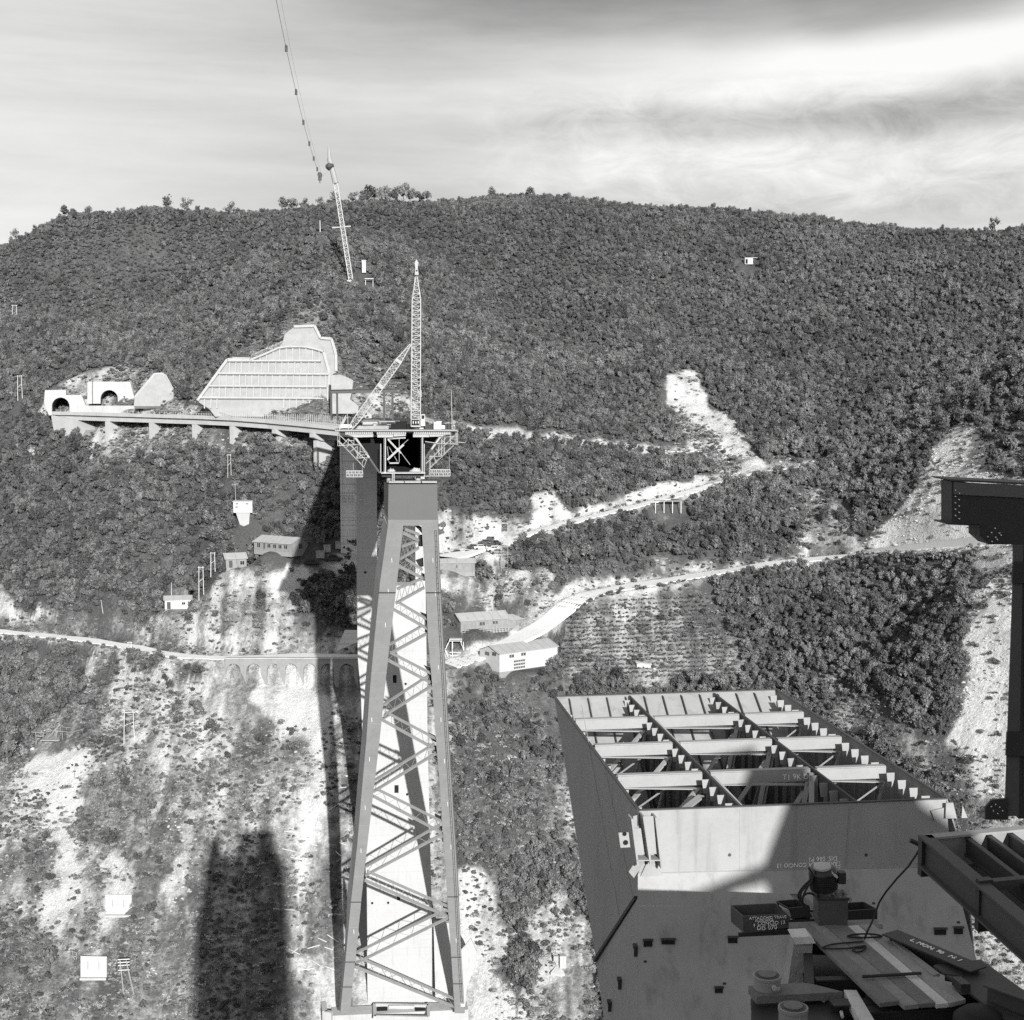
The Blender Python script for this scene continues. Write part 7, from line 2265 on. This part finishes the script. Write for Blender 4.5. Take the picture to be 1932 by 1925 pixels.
    c = hit(697, 538); b = MB(); b.box(c + UZ * 2.2, 3.2, 1.6, 0.25); b.beam(c + Vector((-1.4, 0, -1)), c + Vector((-1.4, 0, 2.2)), 0.18); b.beam(c + Vector((1.3, 0, -1)), c + Vector((1.3, 0, 2.2)), 0.18)
    o = b.build('wooden_trestle', M_WOODL); tag(o, 'small pale trestle in the wood below the cableway mast', 'trestle'); CLEAR.append((c.x, c.y - 2, 3.5))
    c = hit(788, 790)


def build_arcade():
    A = at(428, 1262, 365.5); B_ = at(672, 1264, 359.0)
    e = (B_ - A); e.z = 0; e.normalize()
    n = Vector((e.y, -e.x, 0))
    P = Plane(A, n)
    t = thing('arcade_wall', A, 'old masonry retaining wall with a row of seven arches on the slope left of the steel leg', 'wall')
    top, bot = 1243, 1300
    xs = [(240, 72), (445, 74), (645, 66), (822, 62), (1010, 62), (1190, 66), (1385, 72)]
    poly = [P(424, bot)]
    arch = []
    for x, w in xs:
        cx_, _ = hl(x, 0); r = w / 4.694 * 0.878
        ty = 1252.5; sp = ty + r
        a_ = [P(cx_ - r, bot)] + [P(cx_ + r * math.cos(math.pi - math.pi * k / 12), sp - r * math.sin(math.pi * k / 12)) for k in range(13)] + [P(cx_ + r, bot)]
        arch.append(a_); poly += a_
    poly += [P(676, bot), P(676, top), P(424, top)]
    b = MB(); b.prism(poly, -n * 2.6); b.build('wall', M_STONE, t)
    for i, a_ in enumerate(arch):
        b = MB(); b.prism([q - n * 2.3 for q in a_], -n * 0.3); b.build('arch_infill', M_WALLW if i < 5 else M_STONE, t)
        for hh in ((0.28, 0.62) if i else ()):
            p = a_[1] - n * 0.9; q = a_[13] - n * 0.9; z_ = -UZ * ((a_[1] - a_[0]).z * hh - 0.6)
            b = MB(); b.beam(p + z_, q + z_, 0.18, 0.15); b.build('tie_beam', M_STEELD, t)
    b = MB(); b.beam(P(424, top - 0.5) - n * 0.5, P(676, top - 0.5) - n * 0.5, 1.5, 0.3); b.build('coping', M_CONC2, t)
    CLEAR.extend([(P(x, 1290).x, P(x, 1290).y - 3, 6) for x in range(425, 690, 22)])
    # triangular grey wing wall beside the pier
    W = Plane(at(650, 1210, 362), Vector((0.2, -1, 0.3)))
    b = MB(); b.prism([W(*hl(*q)) for q in ((1362, 1432), (1500, 1435), (1500, 1545), (1275, 1640))], Vector((0, 1.2, 0)))
    o = b.build('wing_wall', M_CONCD); tag(o, 'slanting grey concrete wing wall above the last arches, beside the pier', 'wall')
    # plinth wall under the cars by the far pier
    W = Plane(at(630, 1070, 384), Vector((0.0, -1, 0.1)))
    b = MB(); b.prism([W(*hl(*q)) for q in ((965, 792), (1480, 762), (1480, 800), (965, 826))], Vector((0, 1.5, 0)))
    o = b.build('terrace_wall', M_CONCD); tag(o, 'low concrete terrace wall in the shade at the foot of the far pier', 'wall')
    # table-like loading ramp
    t = thing('loading_ramp', at(620, 1090, 380), 'dark timber loading ramp on posts in the shade below the far pier', 'ramp')
    R_ = Plane(at(625, 1090, 380), Vector((0, -1, 0)))
    b = MB(); b.prism([R_(*hl(*q)) for q in ((1180, 880), (1390, 865), (1392, 882), (1182, 896))], (0, 2.5, 0)); b.build('top', M_WOOD, t)
    for x in (1210, 1290, 1370):
        b = MB(); b.beam(R_(*hl(x, 890)), R_(*hl(x, 940)), 0.25); b.build('leg', M_WOOD, t)


def car(px, py, yaw, m, label, group='cars parked on the yard beside the steel leg', big=1.0):
    c = hit(px, py)
    t = thing('parked_car', c, label, 'car', group)
    a = math.radians(yaw); dx = Vector((math.cos(a), math.sin(a), 0)); dy = Vector((-math.sin(a), math.cos(a), 0))
    L, W, hh = 4.0 * big, 1.6 * big, 1.4 * big
    def P(u, v, h): return c + dx * u * L + dy * v * W + UZ * (h * hh + 0.05)
    b = MB()
    prof = [(-.5, .22), (-.5, .52), (-.46, .60), (-.22, .64), (.22, .64), (.44, .58), (.5, .48), (.5, .22)]
    b.prism([P(u, -.5, h) for u, h in prof], dy * W); b.build('body', m, t)
    b = MB(); b.prism([P(u, -.44, h) for u, h in ((-.30, .645), (-.20, .98), (.14, .98), (.28, .645))], dy * W * 0.88); b.build('cabin', m, t)
    b = MB(); b.prism([P(u, -.455, h) for u, h in ((-.25, .68), (-.185, .92), (.125, .92), (.23, .68))], dy * W * 0.91); b.build('side_window', M_GLASS, t)
    for u in (-.32, .32):
        for v in (-.5, .5):
            b = MB(); q = c + dx * u * L + dy * v * W + UZ * 0.33 * big; b.tube(q - dy * 0.09, q + dy * 0.09, 0.33 * big, 0.33 * big, 12); b.build('wheel', M_RUBBER, t)
    CLEAR.append((c.x, c.y, 3.2))


def build_cars():
    spec = [((226, 582), 10, 'd', 'dark car at the left end of the yard, half behind the steel leg'), ((292, 574), 8, 'd', 'second dark car from the steel leg'), ((398, 548), 12, 'd', 'dark car between the two lower groups of the parked row'),
            ((450, 604), 0, 'l', 'white car nearest the lower edge of the yard'), ((530, 602), 5, 'l', 'white car right of the nearest white car'), ((568, 500), 14, 'd', 'dark car in the middle of the upper parked row'),
            ((640, 486), 12, 'l', 'white car between dark ones in the upper parked row'), ((690, 432), 10, 'd', 'large dark car at the back of the yard'), ((725, 462), 8, 'd', 'dark car in front of the large dark one'),
            ((795, 442), 12, 'd', 'dark car beside the scaffold tower, rearmost'), ((785, 497), 6, 'l', 'white car beside the scaffold tower'), ((780, 526), 4, 'l', 'second white car beside the scaffold tower, nearer the road'),
            ((812, 566), 5, 'm', 'grey car right next to the foot of the scaffold tower'), ((500, 560), 10, 'l', 'white car in the gap of the yard, behind the nearest pair')]
    mm = {'d': M_CARD, 'l': M_CARL, 'm': M_CARM}
    for q, yaw, m, lab in spec:
        x, y = ra(*q)
        car(x, y, yaw, mm[m], lab)
    x, y = hl(1030, 785); car(x, y, 0, M_CARD, 'dark car in the shade at the left foot of the far pier', 'cars in the shade by the far pier')
    x, y = hl(1250, 750); car(x, y, 0, M_CARD, 'dark car in the shade in front of the far pier', 'cars in the shade by the far pier', 1.25)
    # wrecks and crates at the shaded yard
    for i, (x, y) in enumerate(((1120, 700), (1190, 640), (1300, 620))):
        c = hit(*hl(x, y)); b = MB(); b.box(c + UZ * 0.9, 2.2 - i * 0.4, 1.6, 1.8); b.box(c + UZ * 1.9, 2.5 - i * 0.4, 1.9, 0.15)
        o = b.build('site_cabin', M_WOOD); tag(o, ('brown cabin in the shaded yard, nearest the dark car', 'brown cabin in the shaded yard, middle one', 'brown cabin in the shaded yard close to the far pier')[i], 'cabin', 'cabins in the shaded yard')


def pole(px, py, hpx, label, w=0.11, m=None, group=None, pair=None, lean=0.0, arm=False):
    c = hit(px, py); hh = hpx / FPX * c.y
    b = MB()
    tops = []
    for d in ([0.0] if not pair else [-pair / 2, pair / 2]):
        p = c + Vector((d * 1.25, 0, -0.8)); q = c + Vector((d + lean, 0, hh))
        b.tube(p, q, w, w * 0.7, 7); tops.append(q)
    if pair:
        for f in ((1.0, 0.93) if arm else (0.97,)):
            b.beam(c + Vector((-pair / 2 * 1.5, 0, hh * f)), c + Vector((pair / 2 * 1.5, 0, hh * f)), 0.12)
        b.beam(c + Vector((-pair / 2 * 1.1, 0, hh * 0.5)), c + Vector((pair / 2 * 1.05, 0, hh * 0.62)), 0.09)
    o = b.build('power_pole', m or M_WOODL); tag(o, label, 'pole', group)
    CLEAR.append((c.x, c.y - 1, 1.5)); 
    if hpx > 25: CLEAR.append((c.x, c.y - 4, 1.2))


def build_small():
    pole(380, 1130, 60, 'tall twin pole right of the white shed', pair=1.1)
    pole(324, 1138, 38, 'single pole behind the white shed', w=0.09)
    pole(402, 1085, 42, 'twin pole standing left of the small hut', pair=1.0)
    pole(244, 1400, 62, 'tall twin pole in the middle of the stony left slope', pair=2.2, arm=True)
    pole(28, 608, 32, 'twin pole high on the left wooded slope', pair=1.6)
    pole(38, 755, 44, 'taller twin pole on the left slope above the bare patch', pair=1.3)
    pole(433, 900, 42, 'thin twin pole in the wood below the viaduct', pair=0.8, w=0.07)
    pole(604, 440, 22, 'small pale post on the wooded slope left of the cableway mast', w=0.2)
    pole(195, 1160, 24, 'thin leaning pole by the left road', w=0.08, lean=-0.6)
    pole(140, 1480, 40, 'thin pole on the lower left slope beside the dark wood', w=0.06)
    pole(1058, 1235, 22, 'dark post at the roadside above the workshop', w=0.15, m=M_STEELD)
    pole(245, 1232, 20, 'short signpost at the bend of the left road', w=0.08, pair=0.9)
    # scaffold tower beside the yard
    c = hit(*ra(885, 700))
    t = thing('scaffold_tower', c, 'slender tube scaffold tower beside the parked cars', 'scaffold')
    top = at(*ra(885, 215), c.y).z
    b = MB(); H_ = top - c.z
    lattice(b, c - UZ * 0.5, c + UZ * H_, 1.9, 1.9, Vector((1, 0, 0)), Vector((0, 1, 0)), 10, 0.09, 0.06); b.build('tube_frame', M_STEELL, t)
    b = MB()
    for f in (0.35, 0.52, 0.68, 0.82):
        b.beam(c + UZ * H_ * f + Vector((-1.7, -1, 0)), c + UZ * H_ * f + Vector((1.9, -1, 0)), 0.10)
    b.build('ledger', M_GALV, t)
    b = MB(); b.box(c + UZ * (H_ - 1.2), 1.6, 1.6, 2.0); b.build('cabin', M_STEELD, t)
    b = MB(); b.box(c + UZ * (H_ + 0.1), 2.1, 2.1, 0.2); b.build('cabin_roof', M_ROOF, t)
    # loading trestle below the barrack
    c = hit(*ra(390, 1590)); P = Plane(c, Vector((0, -1, 0)))
    t = thing('loading_trestle', c, 'pale timber loading trestle right of the steel leg', 'trestle')
    b = MB()
    for (p, q) in (((320, 1420), (270, 1510)), ((345, 1430), (345, 1580)), ((430, 1430), (485, 1570)), ((270, 1510), (300, 1580)), ((460, 1440), (470, 1590))):
        for dy in (0.0, 2.4):
            b.beam(P(*ra(*p)) + Vector((0, dy, 0)), P(*ra(*q)) + Vector((0, dy, -0.5)), 0.16)
    b.build('post', M_WOODL, t)
    b = MB()
    for y in (1415, 1430, 1550, 1580):
        b.prism([P(*ra(315, y)), P(*ra(445, y)), P(*ra(445, y + 5)), P(*ra(315, y + 5))], (0, 2.4, 0))
    b.build('deck_board', M_WOODL, t)
    CLEAR.append((c.x, c.y, 6.0))
    # gallery frame at the quarry road
    c = hit(*G(900, 1000, 2.415)(1290, 215)); t = thing('roadside_shelter', c, 'low dark open shelter at the edge of the quarry road', 'shelter')
    b = MB(); b.box(c + Vector((0, -1.5, 1.6)), 8.0, 2.4, 0.2); b.build('roof', M_WOOD, t)
    b = MB()
    for k in range(4): b.beam(c + Vector((-3.8 + 2.5 * k, -2.5, -2)), c + Vector((-3.8 + 2.5 * k, -2.5, 1.5)), 0.2)
    b.build('post', M_WOODL, t)
    CLEAR.append((c.x, c.y - 3, 6))
    # platform works on the left slope
    c = hit(*pl(760, 760)); P = Plane(c, Vector((0, -1, 0)))
    t = thing('timber_staging', P(*pl(760, 800)), 'pale timber staging with railings on the spoil heap of the left slope', 'staging')
    b = MB()
    b.prism([P(*pl(560, 712)), P(*pl(1010, 716)), P(*pl(1010, 728)), P(*pl(560, 724))], (0, 6, 0.4)); b.build('deck', M_WOOD, t)
    b = MB()
    for (p, q) in (((778, 590), (778, 700)), ((865, 600), (865, 700)), ((930, 605), (930, 705)), ((1000, 600), (1000, 700)), ((930, 625), (1000, 690)), ((1000, 620), (930, 690)), ((780, 585), (1005, 605)), ((1005, 605), (1180, 545)), ((650, 690), (780, 545))):
        b.beam(P(*pl(*p)), P(*pl(*q)), 0.10); b.beam(P(*pl(*p)) + Vector((0, 3.5, 0.3)), P(*pl(*q)) + Vector((0, 3.5, 0.3)), 0.10)
    b.build('railing', M_WOOD, t)
    b = MB()
    for (p, q) in (((495, 605), (500, 770)), ((600, 605), (598, 690)), ((440, 598), (605, 605)), ((500, 655), (600, 660))):
        b.beam(P(*pl(*p)), P(*pl(*q)), 0.12)
    b.build('hoist_frame', M_WOOD, t)
    b = MB()
    for (p, q) in (((600, 840), (900, 880)), ((700, 850), (700, 920)), ((790, 860), (790, 920)), ((880, 870), (890, 920)), ((340, 925), (540, 955))):
        b.beam(P(*pl(*p)) - Vector((0, 2, 0)), P(*pl(*q)) - Vector((0, 2, 0)), 0.10)
    b.build('lower_rail', M_WOOD, t)
    CLEAR.append((c.x, c.y, 6)); CLEAR.append((c.x - 1, c.y - 5, 4))
    # two white concrete anchor blocks
    for (x0, y0, x1, y1, lab) in ((548, 660, 685, 765, 'upper white square concrete anchor block on the left slope'), (420, 980, 556, 1090, 'lower white square concrete anchor block on the left slope')):
        a_ = rb(x0, y0); c_ = rb(x1, y1)
        c = hit((a_[0] + c_[0]) / 2, c_[1]); w = (c_[0] - a_[0]) / FPX * c.y; hh = (c_[1] - a_[1]) / FPX * c.y
        t = thing('anchor_block', c, lab, 'concrete block', 'anchor blocks on the left slope')
        P = Plane(c, Vector((0, -1, 0.6)))
        q = [P(a_[0], a_[1]), P(c_[0], a_[1] + 1), P(c_[0], c_[1]), P(a_[0], c_[1])]
        b = MB(); b.prism([v + Vector((0, -0.3, 0.3)) for v in q], (0, 3.0, -1.5)); b.build('slab', M_CONC, t)
        for f in (0.28, 0.70):
            b = MB(); p0 = q[0].lerp(q[1], f).lerp(q[3].lerp(q[2], f), 0.28); p1 = q[0].lerp(q[1], f).lerp(q[3].lerp(q[2], f), 0.6)
            b.beam(p0 + Vector((0, -0.35, 0.32)), p1 + Vector((0, -0.35, 0.32)), 0.16, 0.3); b.build('groove', M_STEEL, t)
        b = MB(); b.beam(q[3] + Vector((0, -0.7, 0.1)), q[2] + Vector((0, -0.7, 0.1)), 0.6, 0.5); b.build('toe', M_CONC2, t)
        CLEAR.append((c.x, c.y + 2, w * 0.55)); CLEAR.append((c.x, c.y - 2, w * 0.5))
    # leaning ladder-like mast
    c = hit(*rb(660, 1190)); P = Plane(c, Vector((0, -1, 0.15)))
    t = thing('timber_mast', c, 'dark A-shaped timber mast right of the lower anchor block', 'mast')
    b = MB(); b.beam(P(*rb(622, 1000)), P(*rb(648, 1225)), 0.22); b.beam(P(*rb(655, 1000)), P(*rb(702, 1210)), 0.22); b.build('leg', M_WOOD, t)
    b = MB()
    for y in (995, 1010, 1025, 1050): b.beam(P(*rb(612, y)), P(*rb(672, y - 3)), 0.16)
    b.build('cross_bar', M_WOODL, t)
    c = hit(*rb(395, 1000)); P = Plane(c, Vector((0, -1, 0)))
    b = MB()
    for (p, q) in (((375, 952), (388, 1000)), ((398, 958), (398, 1000)), ((372, 950), (402, 960)), ((380, 975), (400, 980))): b.beam(P(*rb(*p)), P(*rb(*q)), 0.13)
    o = b.build('small_trestle', M_WOOD); tag(o, 'small dark trestle above the lower anchor block', 'trestle')
    # white machine base right of the leg
    rc_ = G(1100, 1700, 3.9125)
    c = hit(*rc_(470, 1560)); P = Plane(c, Vector((0, -1, 0)))
    t = thing('winch_base', c, 'white concrete winch base on the stony slope left of the near leg head', 'concrete block')
    b = MB(); b.hexa([P(*rc_(325, 1545)), P(*rc_(505, 1582)), P(*rc_(590, 1520)) + Vector((0, 3, 0)), P(*rc_(400, 1490)) + Vector((0, 3, 0))], [P(*rc_(325, 1525)), P(*rc_(505, 1562)), P(*rc_(600, 1505)) + Vector((0, 3, 0)), P(*rc_(400, 1475)) + Vector((0, 3, 0))]); b.build('slab', M_CONC, t)
    b = MB(); b.box(P(*rc_(430, 1455)) + Vector((0, 1.6, 0)), 1.4, 1.2, 2.8); b.build('pier', M_CONC, t)
    b = MB(); b.tube(P(*rc_(510, 1520)) + Vector((0, 1.8, -0.4)), P(*rc_(510, 1480)) + Vector((0, 1.8, 0)), 0.42, 0.4, 12); b.build('bollard', M_CONC, t)
    b = MB(); b.box(P(*rc_(372, 1430)) + Vector((0, 1.6, 0)), 1.1, 0.6, 1.2); b.beam(P(*rc_(345, 1370)) + Vector((0, 1.6, 0)), P(*rc_(385, 1520)) + Vector((0, 1.6, 0)), 0.1); b.build('winch_frame', M_WHITE, t)
    CLEAR.append((c.x, c.y, 4)); CLEAR.append((c.x, c.y - 4, 3))
    # shed roof in the garden
    c = hit(1214, 1258); b = MB(); b.box(c + UZ * 0.9, 4.2, 2.4, 0.15, Vector((1, -0.1, -0.1)).normalized()); b.box(c + UZ * 0.3, 3.6, 2.0, 1.1)
    o = b.build('garden_shelter', M_WALLW); tag(o, 'small white-roofed shelter at the lower edge of the terraced garden', 'shelter')
    # crag pillar and block wall by the main road on the right
    P0 = hit(1700, 1040); P1 = hit(1850, 1024)
    b = MB()
    a_, c_ = at(1632, 1046, 390), at(1860, 1030, 352)
    b.hexa([a_ + Vector((0, 0, -0.5)), c_ + Vector((0, 0, -1.0)), c_ + Vector((0, 1, -1.0)), a_ + Vector((0, 1, -0.5))], [a_ + UZ * 1.1, c_ + UZ * 2.6, c_ + UZ * 2.6 + Vector((0, 1, 0)), a_ + UZ * 1.1 + Vector((0, 1, 0))])
    o = b.build('parapet_wall', M_CONC); tag(o, 'long smooth white parapet wall of the main road under the crag', 'wall')
    W = Plane(at(1880, 1060, 345), Vector((-0.1, -1, 0.1)))
    b = MB(); b.prism([W(1845, 1036), W(1905, 1032), W(1905, 1085), W(1875, 1085), W(1850, 1060)], (0, 1, 0))
    t = thing('bridge_abutment', W(1875, 1085), 'stone abutment with a small niche below the main road at the right', 'wall')
    b.build('wall', M_STONE, t)
    b = MB(); b.prism([W(*q) + Vector((0, -0.05, 0)) for q in ((1883, 1058), (1883, 1043), (1886, 1038), (1890, 1038), (1893, 1043), (1893, 1058))], (0, 0.1, 0)); b.build('niche', M_DARK, t)
    # felled timbers scattered on the spoil left of the leg
    for i in range(34):
        x = rnd.uniform(530, 650); y = rnd.uniform(1400, 1840)
        if not (x > 520 + (y - 1400) * 0.02): continue
        c = hit(x, y); a = rnd.uniform(-0.9, 0.9); L = rnd.uniform(2, 6)
        d = Vector((math.cos(a), math.sin(a) * 0.6, math.sin(a) * 0.55)).normalized()
        p, q = c - d * L / 2 + UZ * 0.25, c + d * L / 2 + UZ * 0.25
        b = MB(); b.beam(p, q, 0.16, 0.14); o = b.build('felled_timber', M_WOODL)
        tag(o, 'pale loose timber lying on the broken ground left of the steel leg', 'timber', 'loose timbers left of the steel leg')
    # terraced garden rows
    P_ = []
    for r in range(19):
        y = 1138 + r * 8.1
        x0 = 1075 - r * 0.8 + rnd.uniform(-6, 6); x1 = 1325 + r * 4.3
        if r < 3: x0 += 90 - r * 30
        x = x0
        while x < x1:
            if rnd.random() < 0.86: P_.append((x, y - (x - 1060) * 0.035 + rnd.uniform(-1.2, 1.2)))
            x += rnd.uniform(3.2, 6.2)
    pts = [ray_hit_fast(px, py) for px, py in P_]
    n = len(pts)
    sc = nrg.uniform(0.32, 0.6, n)
    scatter_object('vineyard', np.array([tuple(q) for q in pts]), nrg.uniform(0, 6.28, n), np.stack([sc, sc, sc * 1.1], 1), BUSHES, 'rows of low dark vines on the terraced garden right of the steel leg', 'vines')


_HY = np.arange(300.0, 430.0, 1.0)


def ray_hit_fast(px, py):
    r = ray(px, py)
    X = r.x / r.y * _HY; Z = r.z / r.y * _HY
    h_ = H(X, _HY)
    k = int(np.argmax(Z <= h_)); k = max(k, 1)
    a = Z[k - 1] - h_[k - 1]; b_ = Z[k] - h_[k]
    f = a / (a - b_) if a != b_ else 0
    Y = _HY[k - 1] + f
    return Vector((r.x / r.y * Y, Y, r.z / r.y * Y))

build_rear_casters(); build_right_frame(); build_platform(); build_leg_head()
build_tower(); build_piers(); build_deck(); build_deck_gear(); build_viaduct(); build_walls(); build_cableway()
build_huts(); build_arcade(); build_cars(); build_small()
CLEAR.extend([(at(755,1900,306).x, 306, 20)])
grow_vegetation()
skyline_trees()
